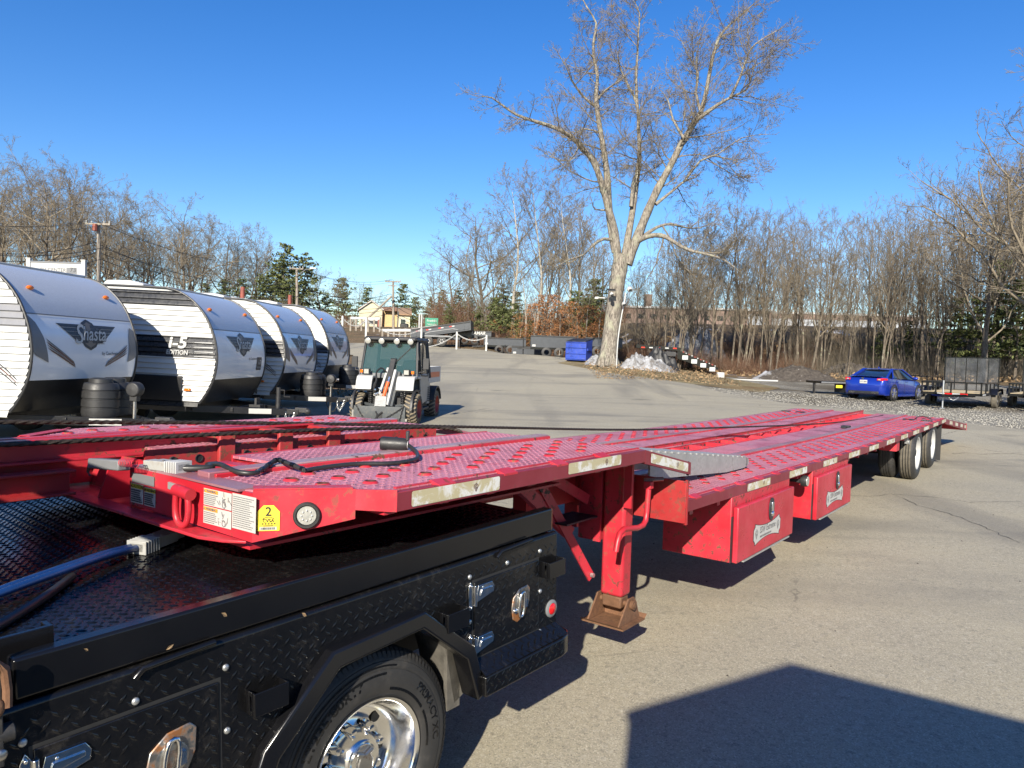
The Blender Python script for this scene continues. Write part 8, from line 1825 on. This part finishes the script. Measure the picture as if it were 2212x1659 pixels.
# ------------------------------------------------------------------ heaps of snow and dirt
def heap(name, label, cat_, x, y, rx, ry, h, mat, seed, rough=0.25, rz=0.0, kind=None, peak=0.0, sunk=0.06):
    r = random.Random(seed); n, k = 64, 22; vs = []; ox, oy = r.uniform(0, 50), r.uniform(0, 50)
    for i in range(k + 1):
        t = i / k
        for j in range(n):
            a = 2 * math.pi * j / n; rr_ = t * (1 + 0.22 * mnoise.noise(Vector((math.cos(a) * 1.3 + ox, math.sin(a) * 1.3 + oy, 0))))
            px, py = rx * rr_ * math.cos(a) + peak * rx * (1 - t), ry * rr_ * math.sin(a)
            hh = h * max(0, 1 - t ** 1.7) ; q = Vector((px * 1.4 + ox, py * 1.4 + oy, 0))
            hh += rough * h * (mnoise.noise(q) + 0.6 * mnoise.noise(q * 2.7) + 0.35 * mnoise.noise(q * 6.1)) * (1 - t ** 4) * min(1, 3 * (1 - t) + 0.2)
            X, Y = x + px * math.cos(rz) - py * math.sin(rz), y + px * math.sin(rz) + py * math.cos(rz)
            vs.append((X - x, Y - y, gz(X, Y) - gz(x, y) + max(hh, 0) - sunk * t))
    fs = [(i * n + j, i * n + (j + 1) % n, (i + 1) * n + (j + 1) % n, (i + 1) * n + j) for i in range(k) for j in range(n)]
    m = MB(); m.add(vs, fs); o = m.build(name, mat, None, ang=50); o.location = (x, y, gz(x, y)); tag(o, label, cat_); return o
p = at(1400, 800, 41.8); heap('snow_heap', 'large dirty heap of old snow right of the oak trunk', 'snow heap', p.x, p.y, 1.8, 1.0, 0.78, M_SNOW, 3, 0.5, peak=-0.3)
p = at(1425, 792, 43.8); heap('debris_heap', 'black debris heaped behind the dirty snow right of the oak trunk', 'debris heap', p.x, p.y, 1.2, 0.7, 0.9, M_BLKMATTE, 31, 0.7)
p = at(1288, 786, 43.5); heap('snow_heap', 'small patch of old snow left of the oak trunk', 'snow heap', p.x, p.y, 0.8, 0.7, 0.55, M_SNOW, 5, 0.3)
def dirt_mat():
    t = NT('snow_capped_dirt'); co = t.co(); sp = t.n.new('ShaderNodeSeparateXYZ'); t.l.new(co, sp.inputs[0]); n = t.noise(co, 1.3, 5, 0.65); k = t.noise(co, 6, 5, 0.7)
    f = t.math('ADD', t.math('MULTIPLY', sp.outputs[0], -0.55), t.math('ADD', t.math('MULTIPLY', sp.outputs[2], 0.9), t.math('MULTIPLY', n, 1.4)))
    c = t.mix(t.ramp(k, 0.3, 0.7), (0.040, 0.034, 0.030), (0.115, 0.098, 0.082)); c = t.mix(t.ramp(k, 0.66, 0.70, 0, 0.8), c, (0.5, 0.5, 0.5)); c = t.mix(t.ramp(f, 1.95, 2.2), c, (0.44, 0.45, 0.475))
    return t.set(c, 0.9, 0, t.bump(k, 0.9, 0.12), 0.2)
M_DIRTSNOW = dirt_mat()
p = at(1718, 806, 45); heap('dirt_heap', 'dark dirt heap with a cap of snow on its left slope', 'dirt heap', p.x, p.y, 2.7, 1.5, 0.80, M_DIRTSNOW, 8, 0.22)
p = at(1840, 798, 50); heap('dirt_heap', 'smaller grey dirt heap behind the blue car', 'dirt heap', p.x, p.y, 2.6, 1.4, 0.8, M_DIRT, 12, 0.25)
p = at(1500, 758, 60); heap('rubble_heap', 'grey rocky mound under the bare trees beyond the sloping black trailer', 'mound', p.x, p.y, 2.6, 2.0, 2.3, M_ROCK if 'M_ROCK' in globals() else M_SNOW, 18, 0.3)
p = at(752, 772, 33); heap('snow_heap', 'strip of dirty snow left of the utility machine', 'snow heap', p.x, p.y, 1.7, 0.7, 0.35, M_SNOW, 21, 0.4)
o = thing('stone_block', 'pale stone block lying at the foot of the sloping black trailer', 'stone', tuple(gp(1556, 815))); m = MB(); m.box(-0.2, 0.2, -0.15, 0.15, -0.05, 0.28); m.build('block', M_STICKER, o, bev=0.05)
q = gp(1556, 817); o = thing('white_kerb_beam', 'long low white beam lying on the ground before the reddish brush', 'beam', (q.x + 2.2, q.y + 0.6, gz(q.x + 2.2, q.y + 0.6)), rad(6)); m = MB(); m.box(-1.9, 1.2, -0.05, 0.05, 0.0, 0.08); m.build('beam', M_WHITE, o)
# ------------------------------------------------------------------ white posts with chain, guard rails
def post_at(px, pyb, pyt, d, label, w_=0.06, grp='white posts along the edge of the lot'):
    b = at(px, pyb, d); t = at(px, pyt, d); zb = b.z; o = thing('white_post', label, 'post', (b.x, b.y, zb), 0, grp); h = t.z - zb
    m = MB(); m.box(-w_, w_, -w_, w_, -0.8, h); m.build('post', M_WHITE, o); m = MB(); m.prism([(-w_ * 1.15, h), (w_ * 1.15, h), (0.0, h + w_)], -w_ * 1.15, w_ * 1.15, 'y'); m.build('cap', M_WHITE, o); return Vector((b.x, b.y, zb + h * 0.9))
K = 0.5486
tops = [post_at(1348 * K, 1290 * K, 1246 * K, 52, 'white chain post above the nose of the farthest travel trailer'), post_at(1441 * K, 1316 * K, 1254 * K, 53, 'white chain post left above the utility machine cab'),
        post_at(1659 * K, 1318 * K, 1294 * K, 56, 'white chain post showing behind the right of the machine cab roof'), post_at(1797.6 * K, 1365 * K, 1308 * K, 54.5, 'white chain post in front of the tipped dump trailer wheels'), post_at(1914 * K, 1382 * K, 1321 * K, 53.5, 'rightmost white chain post beside the low black trailers')]
for i, s in ((0, 0.5), (1, 0.45), (3, 0.35)):
    o = thing('post_chain', ('white chain sagging from the post over the far trailer', 'white chain sagging behind the machine cab', '', 'white chain hanging between the two right hand posts')[i], 'chain', tuple(tops[i]))
    m = MB(); m.chain([q - tops[i] for q in hang(tops[i], tops[i + 1], s if i != 1 else 0.7, 14)], 0.11, 0.015, 4); m.build('links', M_WHITE, o, kind='stuff')
o = thing('post_chain', 'slack white chain drooping left from the post before the dump trailer', 'chain', tuple(tops[3])); m = MB(); m.chain([q - tops[3] for q in hang(tops[3], Vector(at(925, 749, 54.6)), 0.18, 10)], 0.11, 0.015, 4); m.build('links', M_WHITE, o, kind='stuff')
for px in (1650, 1659):
    b = at(px * K, 1305 * K, 62); t = at(px * K, (1235 if px < 1655 else 1237) * K, 62); o = thing('marker_pole', 'thin tall white pole of a pair standing left of the dump trailer', 'pole', tuple(b), 0, 'pair of thin white poles'); m = MB(); m.cyl((0, 0, -0.6), (0, 0, t.z - b.z), 0.065, 8); m.build('pole', M_WHITE, o)
def guard_rail(px0, px1, pyt, pyb, d, n, label):
    a = at(px0, pyb, d); b = at(px1, pyb, d); h = at(px0, pyt, d).z - a.z; o = thing('guard_rail', label, 'guard rail', tuple(a)); v = b - a
    m = MB(); bar(m, (0, 0, h - 0.14), tuple(Vector((v.x, v.y, v.z + h - 0.14))), 0.06, 0.22); m.build('rail', M_WHITE, o)
    for i in range(n): m = MB(); q = v * (i / (n - 1)); m.box(q.x - 0.08, q.x + 0.08, q.y + 0.04, q.y + 0.18, q.z - 0.5, q.z + h); m.build('post', M_POLE, o)
guard_rail(757, 792, 684, 704, 74, 4, 'white guard rail left of the white post by the road')
guard_rail(795, 820, 685, 706, 72, 3, 'short white guard rail right below the cream house')
guard_rail(826, 900, 710, 722, 66, 7, 'long low white guard rail in front of the raised truck body')
# ------------------------------------------------------------------ cream house
p = at(832, 712, 120); o = thing('house', 'cream clapboard house with brown roof and a garage wing at the far bend', 'house', (p.x, p.y, p.z), rad(10))
s = 120 / FPX; W1 = 52 * s; H1 = 40 * s; HP = 60 * s
m = MB(); x0 = -56 * s; m.prism([(x0, -1), (x0 + W1, -1), (x0 + W1, H1), (x0 + W1 / 2, HP), (x0, H1)], 0, 7, 'y'); g = m.build('wall', M_CREAM, o)
m = MB()
for i in range(20): m.box(x0 - 0.005, x0 + W1 + 0.005, -0.012, -0.002, i * 0.15, i * 0.15 + 0.02)
m.build('clapboard_lines', M_CREAM, o, kind='stuff')
m = MB(); e = 0.25; m.prism([(x0 - e, H1 - 0.12), (x0 + W1 / 2, HP), (x0 + W1 + e, H1 - 0.12), (x0 + W1 + e, H1 + 0.08), (x0 + W1 / 2, HP + 0.22), (x0 - e, H1 + 0.08)], -0.3, 7.2, 'y'); m.build('roof', M_ROOFTAN, o)
m = MB(); m.prism([(x0 - e, H1 - 0.14), (x0 + W1 / 2, HP - 0.02), (x0 + W1 + e, H1 - 0.14), (x0 + W1 + e, H1 + 0.02), (x0 + W1 / 2, HP + 0.16), (x0 - e, H1 + 0.02)], -0.34, -0.301, 'y'); m.build('barge_board', M_WHITE, o)
m = MB(); m.box(x0 + 12 * s, x0 + 40 * s, -0.05, -0.005, 0.4, 18 * s); m.build('garage_opening', M_INK, o)
m = MB(); m.box(x0 + 11 * s, x0 + 41 * s, -0.09, -0.051, 18 * s, 22 * s); m.build('lintel', M_WHITE, o)
m = MB(); m.box(x0 + 16 * s, x0 + 38 * s, -0.09, -0.055, -0.5, 11 * s); m.build('garage_door', M_CREAM, o)
x1 = x0 + W1; x2 = 53 * s
m = MB(); m.box(x1, x2, 1.0, 8.0, -1, 34 * s); m.build('wall', M_CREAM, o)
m = MB(); m.prism([(0.6, 33 * s), (4.5, 50 * s), (8.4, 33 * s), (8.4, 35 * s), (4.5, 52.5 * s), (0.6, 35 * s)], x1 - 0.6, x2 + 0.3, 'x'); m.build('roof', M_ROOFTAN, o)
m = MB(); m.prism([(1.0, 34 * s), (4.5, 49.5 * s), (8.0, 34 * s)], x2 - 0.02, x2 + 0.004, 'x'); m.build('gable', M_CREAM, o)
m = MB(); m.box(x1, x2, 0.93, 0.99, 32 * s, 35 * s); m.build('gutter', M_WHITE, o)
for xx in (x1 + 3 * s, x1 + 36 * s): 
    m = MB(); m.box(xx, xx + 0.9, 0.95, 0.995, 12 * s, 25 * s); w_ = m.build('window', M_WHITE, o); m = MB(); m.box(xx + 0.08, xx + 0.82, 0.93, 0.948, 13 * s, 24 * s); m.build('pane', M_GLASS_DARK, w_)
m = MB(); m.box(x0 + 46 * s, x1 + 4 * s, 0.2, 1.2, 13 * s, 15 * s); m.build('porch_slab', M_WHITE, o)
p = at(842, 712, 100); o = thing('dump_truck', 'rusty truck with its tan body raised in front of the cream house', 'truck', tuple(p), rad(4)); s = 100 / FPX
m = MB(); m.prism([(0.0, 0.0), (0.1, 0.0), (0.9, 40 * s), (0.8, 40 * s)], -16 * s, 16 * s, 'x'); m.build('floor', M_TAN, o)
for x in (-17 * s, 16 * s): m = MB(); m.prism([(-0.9, 0.0), (0.1, 0.0), (0.9, 40 * s), (-0.1, 40 * s)], x, x + 0.10, 'x'); m.build('side', M_INK if x > 0 else M_RUSTBROWN, o)
m = MB(); m.prism([(-0.2, 40 * s), (0.9, 40 * s), (0.9, 50 * s), (0.0, 48 * s)], -14 * s, 14 * s, 'x'); m.build('headboard', M_RUSTBROWN, o)
m = MB(); m.box(-26 * s, -21 * s, -0.1, 0.1, -0.3, 26 * s); m.build('red_column', M_RUSTCAN, o)
m = MB(); m.box(22 * s, 40 * s, -0.4, 0.4, -0.2, 14 * s); m.build('machinery', M_BLKMATTE, o, bev=0.15)
# ------------------------------------------------------------------ green road sign, white shop sign, brick building
p = at(932, 720, 74); t = at(932, 670, 74); o = thing('road_sign', 'small green road sign above the raised dump trailer', 'sign', tuple(p)); s = 74 / FPX
m = MB(); m.cyl((-8 * s, 0, -0.5), (-8 * s, 0, 32 * s), 0.04, 8); m.cyl((8 * s, 0, -0.5), (8 * s, 0, 32 * s), 0.04, 8); m.build('legs', M_GALV, o)
m = MB(); m.box(-14 * s, 14 * s, -0.08, -0.05, 14 * s, 33 * s); b = m.build('panel', M_GREENSIGN, o, bev=0.02)
m = MB(); text(m, 'Franklin', 0.30, lambda u, v: (u, -0.083, 27 * s + v), bold=0.004); text(m, 'TOWN LINE', 0.17, lambda u, v: (u, -0.083, 19 * s + v), bold=0.004); m.build('lettering', M_WHITE, b, smooth=False, fix=False)
d = 26; p = at(121, 690, d); s = d / FPX; o = thing('sign_board', 'white framed sign board rising behind the nearest travel trailer', 'sign', tuple(p), rad(2))
for x in (-58, 58): 
    m = MB(); m.box((x - 4) * s, (x + 4) * s, -0.06, 0.06, -3.5, 128 * s); m.build('post', M_WHITE, o); m = MB(); m.box((x - 5) * s, (x + 5) * s, -0.08, 0.08, 128 * s, 130 * s); m.build('cap', M_WHITE, o)
m = MB(); m.box(-54 * s, 54 * s, -0.03, 0.03, 50 * s, 121 * s); b = m.build('panel', M_WHITE, o); m = MB(); m.box(-54 * s, 54 * s, -0.05, 0.05, 121 * s, 124 * s); m.build('top_trim', M_GREYDEC, o)
m = MB(); m.box(22 * s, 44 * s, -0.036, -0.031, 90 * s, 112 * s); m.build('dark_panel', M_GREYDEC, b); t = MB(); text(t, '73', 0.22, lambda u, v: (36 * s + u, -0.038, 107 * s + v)); text(t, 'RV CENTER', 0.17, lambda u, v: (-6 * s + u, -0.034, 106 * s + v)); t.build('lettering', M_INK, b, smooth=False, fix=False)
p = at(1450, 724, 100); o = thing('factory', 'long low brick factory with white roof edge glimpsed through the bare trees', 'building', (p.x, p.y, p.z - 1), rad(-4)); s = 100 / FPX
m = MB(); m.box(-110 * s, 210 * s, 0, 14, 0, 57 * s + 1); m.build('wall', M_BRICK, o); m = MB(); m.box(-112 * s, 212 * s, -0.25, 14.2, 57 * s + 1, 61 * s + 1); m.build('roof_edge', M_WHITE, o)
m = MB(); m.box(218 * s, 540 * s, 1.5, 16, 0, 55 * s + 1); m.build('wall', M_PALEWALL, o); m = MB(); m.box(217 * s, 541 * s, 1.3, 16, 55 * s + 1, 59 * s + 1); m.build('roof_edge', M_WHITE, o)
m = MB(); m.box(218 * s, 520 * s, 1.42, 1.495, 44 * s + 1, 55 * s + 1); m.build('brick_band', M_BRICK, o)
for x0, x1, z0, z1, mt in ((160, 200, 2, 50, M_PALEWALL), (300, 322, 4, 42, M_PALEWALL), (225, 290, 6, 40, M_PALEWALL), (-60, 10, 4, 22, M_PALEWALL)):
    m = MB(); m.box(x0 * s, x1 * s, -0.12 if x0 < 215 else 1.38, -0.005 if x0 < 215 else 1.49, z0 * s + 1, z1 * s + 1); m.build('loading_door', mt, o)
for k in range(9):
    m = MB(); x = (-100 + k * 28) * s; 
    if x < 140 * s: m.box(x, x + 12 * s, -0.04, -0.004, 34 * s + 1, 44 * s + 1); w_ = m.build('window', M_GLASS_DARK, o)
p = at(1398, 690, 102); o = thing('chimney', 'square brick chimney just right of the oak trunk', 'chimney', tuple(p)); m = MB(); m.box(-0.45, 0.45, -0.45, 0.45, -6, 3.2); m.build('stack', M_BRICK, o); m = MB(); m.box(-0.52, 0.52, -0.52, 0.52, 3.2, 3.4); m.build('cap', M_BRICK, o)
# ------------------------------------------------------------------ utility poles and wires
def upole(px, pyt, pyb, d, label, arm=26, lamp=False, can=False, arm2=False):
    b = at(px, pyb, d); t = at(px + (pyb - pyt) * -0.008, pyt, d); s = d / FPX; o = thing('utility_pole', label, 'utility pole', tuple(b), 0, 'utility poles along the road')
    v = t - b; g = gz(b.x, b.y) - b.z; m = MB(); m.tube([(0, 0, min(g, 0) - 0.5), tuple(v * 0.5), tuple(v)], [0.17, 0.15, 0.12], 10); m.build('pole', M_POLE, o)
    m = MB(); c = v * 0.985; bar(m, (c.x - arm * s, c.y - 0.1, c.z), (c.x + arm * s, c.y - 0.1, c.z), 0.12, 0.14); m.build('cross_arm', M_POLE, o)
    for q in (-0.92, -0.5, 0.5, 0.92): m = MB(); m.cyl((c.x + arm * s * q, c.y - 0.1, c.z + 0.06), (c.x + arm * s * q, c.y - 0.1, c.z + 0.28), 0.05, 8); m.build('insulator', M_GREYPL, o)
    if arm2: m = MB(); c2 = v * 0.9; bar(m, (c2.x - arm * 0.6 * s, c2.y - 0.1, c2.z), (c2.x + arm * 0.5 * s, c2.y - 0.1, c2.z), 0.1, 0.12); m.build('cross_arm', M_POLE, o)
    if can: m = MB(); m.cyl((-0.32, -0.15, v.z - 18 * s), (-0.32, -0.15, v.z - 4 * s), 5.0 * s, 14); m.build('transformer', M_RUSTCAN, o)
    if lamp:
        m = MB(); m.tube([(v.x, 0, v.z * 0.84), (v.x + 22 * s, -0.3, v.z * 0.97), (v.x + 34 * s, -0.4, v.z * 0.98)], 0.045, 6); m.build('lamp_arm', M_GALV, o); m = MB(); m.prism([(v.x + 32 * s, v.z * 0.975), (v.x + 46 * s, v.z * 0.985), (v.x + 46 * s, v.z * 1.0), (v.x + 34 * s, v.z * 1.01)], -0.6, -0.3, 'y'); m.build('street_lamp', M_WHITE, o)
    return t
t1 = upole(214, 482, 640, 62, 'utility pole with rust red transformer behind the first two travel trailers', 27, False, True)
t2 = upole(642, 579, 700, 80, 'utility pole with a street lamp arm above the third travel trailer', 15, True)
t3 = upole(850, 607, 712, 92, 'utility pole standing in front of the cream house', 17, arm2=True)
t4 = upole(950, 634, 706, 112, 'farther utility pole right of the cream house', 11)
b = at(772, 708, 90); t_ = at(846, 640, 91); o = thing('brace_pole', 'long slanting pole propping the utility pole by the cream house', 'pole', tuple(b)); m = MB(); m.tube([(0, 0, 0), tuple(t_ - b)], [0.16, 0.12], 8); m.build('pole', M_POLE, o)
t0 = at(-260, 440, 45); rw = random.Random(3)
for i in range(9):
    o = thing('overhead_wire', 'dark overhead wire of the bundle strung between the utility poles', 'wire', tuple(t0), 0, 'overhead wires along the road')
    dz_ = (0.1, 0.1, 0.1, -1.6, -2.4, -3.0, -3.4, -3.9, -2.0)[i]; oy = (0, -0.8, 0.8, 0, 0.1, -0.1, 0.05, 0, 0.2)[i]; off_ = Vector((0.3 * (i % 3 - 1), oy, dz_)); P = []
    for a, b_, sg in ((t0, t1, 0.9), (t1, t2, 1.1), (t2, t3, 0.8), (t3, t4, 0.9)): P += [q + off_ for q in hang(a, b_, sg + 0.1 * (i % 4), 12)][:-1]
    P.append(t4 + off_); m = MB(); m.tube([q - t0 for q in P], 0.016 if i < 3 else 0.030, 4, cap=False); m.build('wire', M_BLKMATTE, o)
c0 = at(268, 547, 64); o = thing('wire_coil', 'coil of spare cable hanging on the overhead wires', 'coil', tuple(c0)); m = MB(); m.tube([(0.45 * math.cos(i * 0.39), 0.0, 0.5 * math.sin(i * 0.39)) for i in range(16)], 0.05, 5, closed=True); m.build('coil', M_BLKMATTE, o)
# ------------------------------------------------------------------ cameras and conduit on the oak
def oq(px, py, dd=-0.5): return at(px, py, 41.6 + dd)
o = thing('conduit', 'white conduit running up the right side of the oak trunk', 'conduit', tuple(oq(1332, 792)))
Q = cat([oq(1332, 794), oq(1333, 760), oq(1336, 725), oq(1343, 680), oq(1349, 652), oq(1351, 632)], 5); m = MB(); m.tube([q - oq(1332, 792) for q in Q], 0.035, 6); m.build('pipe', M_WHITE, o)
for px, py, lb_, mt in ((1321, 634, 'camera with solar panel fixed on the left of the oak trunk', 0), (1360, 623, 'white dome camera on a bracket at the right of the oak trunk', 1), (1347, 655, 'lower small camera on the oak trunk beside the conduit', 0)):
    q = oq(px, py, -0.75); o = thing('security_camera', lb_, 'camera', tuple(q)); m = MB(); m.box(-0.05, 0.05, 0.0, 0.5, 0.02, 0.08); m.build('bracket', M_BLKMATTE, o)
    m = MB(); m.ball((0, -0.05, -0.05), (0.15, 0.15, 0.15) if mt else (0.11, 0.16, 0.13), 14, 10); m.build('camera_body', M_WHITE, o); m = MB(); m.ball((0.02, -0.14, -0.10), 0.09, 10, 8); m.build('lens', M_INK, o)
    if px == 1321: m = MB(); m.hexa([(-0.2, -0.15, 0.12), (0.2, -0.15, 0.12), (0.2, 0.12, 0.24), (-0.2, 0.12, 0.24), (-0.2, -0.15, 0.15), (0.2, -0.15, 0.15), (0.2, 0.12, 0.27), (-0.2, 0.12, 0.27)]); m.build('solar_panel', M_INK, o)
q = oq(1296, 644, -0.3); o = thing('flood_light', 'small white light standing off the left side of the oak trunk', 'lamp', tuple(q)); m = MB(); m.box(-0.25, 0.28, 0.0, 0.06, 0.0, 0.05); m.build('arm', M_WHITE, o); m = MB(); m.prism([(-0.30, -0.05), (-0.10, -0.05), (-0.08, 0.08), (-0.28, 0.06)], -0.08, 0.08, 'y'); m.build('head', M_WHITE, o)
# red marker on a trailer jack behind the car
q = at(1951, 808, 33.0); o = thing('red_cap', 'red plastic cap standing up behind the roof of the blue car', 'marker', (q.x, q.y, q.z - 0.25)); m = MB(); m.lathe([(0, 0.09), (0.05, 0.09), (0.10, 0.05), (0.16, 0.11), (0.22, 0.11), (0.22, 0)], (0, 0, 0.1), (0, 0, 1), 12); m.build('cap', M_REDLENS, o); m = MB(); m.cyl((0, 0, -1.2), (0, 0, 0.1), 0.03, 8); m.build('stem', M_BLKMATTE, o)
# ------------------------------------------------------------------ garden shed behind the photographer: its gable throws the shadow in the lower right corner
k = 2.62; off_ = Vector((SUN.x / SUN.z, SUN.y / SUN.z, 1)) * k
A = Vector((0.655, 3.759, -0.20)) + off_; B_ = Vector((1.691, 4.441, -0.17)) + Vector((SUN.x / SUN.z, SUN.y / SUN.z, 1)) * (k + 0.33)
wdt = 1.93; wr_ = 2.6; ang_ = math.atan2(0.06, 1.05)
zg = gz(A.x, A.y); o = thing('shed', 'small grey gabled shed standing behind the photographer', 'shed', (A.x, A.y, zg), ang_)
m = MB(); he, hr = A.z - zg, A.z - zg + 0.33; hw = hr - 0.33 * (wr_ - wdt / 2) / (wdt / 2); m.prism([(0.0, -0.05), (wr_, -0.05), (wr_, hw), (wdt / 2, hr), (0.0, he)], -2.4, 0.0, 'y'); m.build('wall', M_SIDEGREY, o)
m = MB(); m.prism([(-0.01, he - 0.003), (wdt / 2, hr + 0.002), (wr_ + 0.01, hw - 0.003), (wr_ + 0.01, hw + 0.035), (wdt / 2, hr + 0.04), (-0.01, he + 0.035)], -2.45, 0.02, 'y'); m.build('roof', M_ROOFTAN, o)
m = MB(); m.box(0.7, 1.45, 0.005, 0.03, 0.0, 1.9); m.build('door', M_WHITE, o)
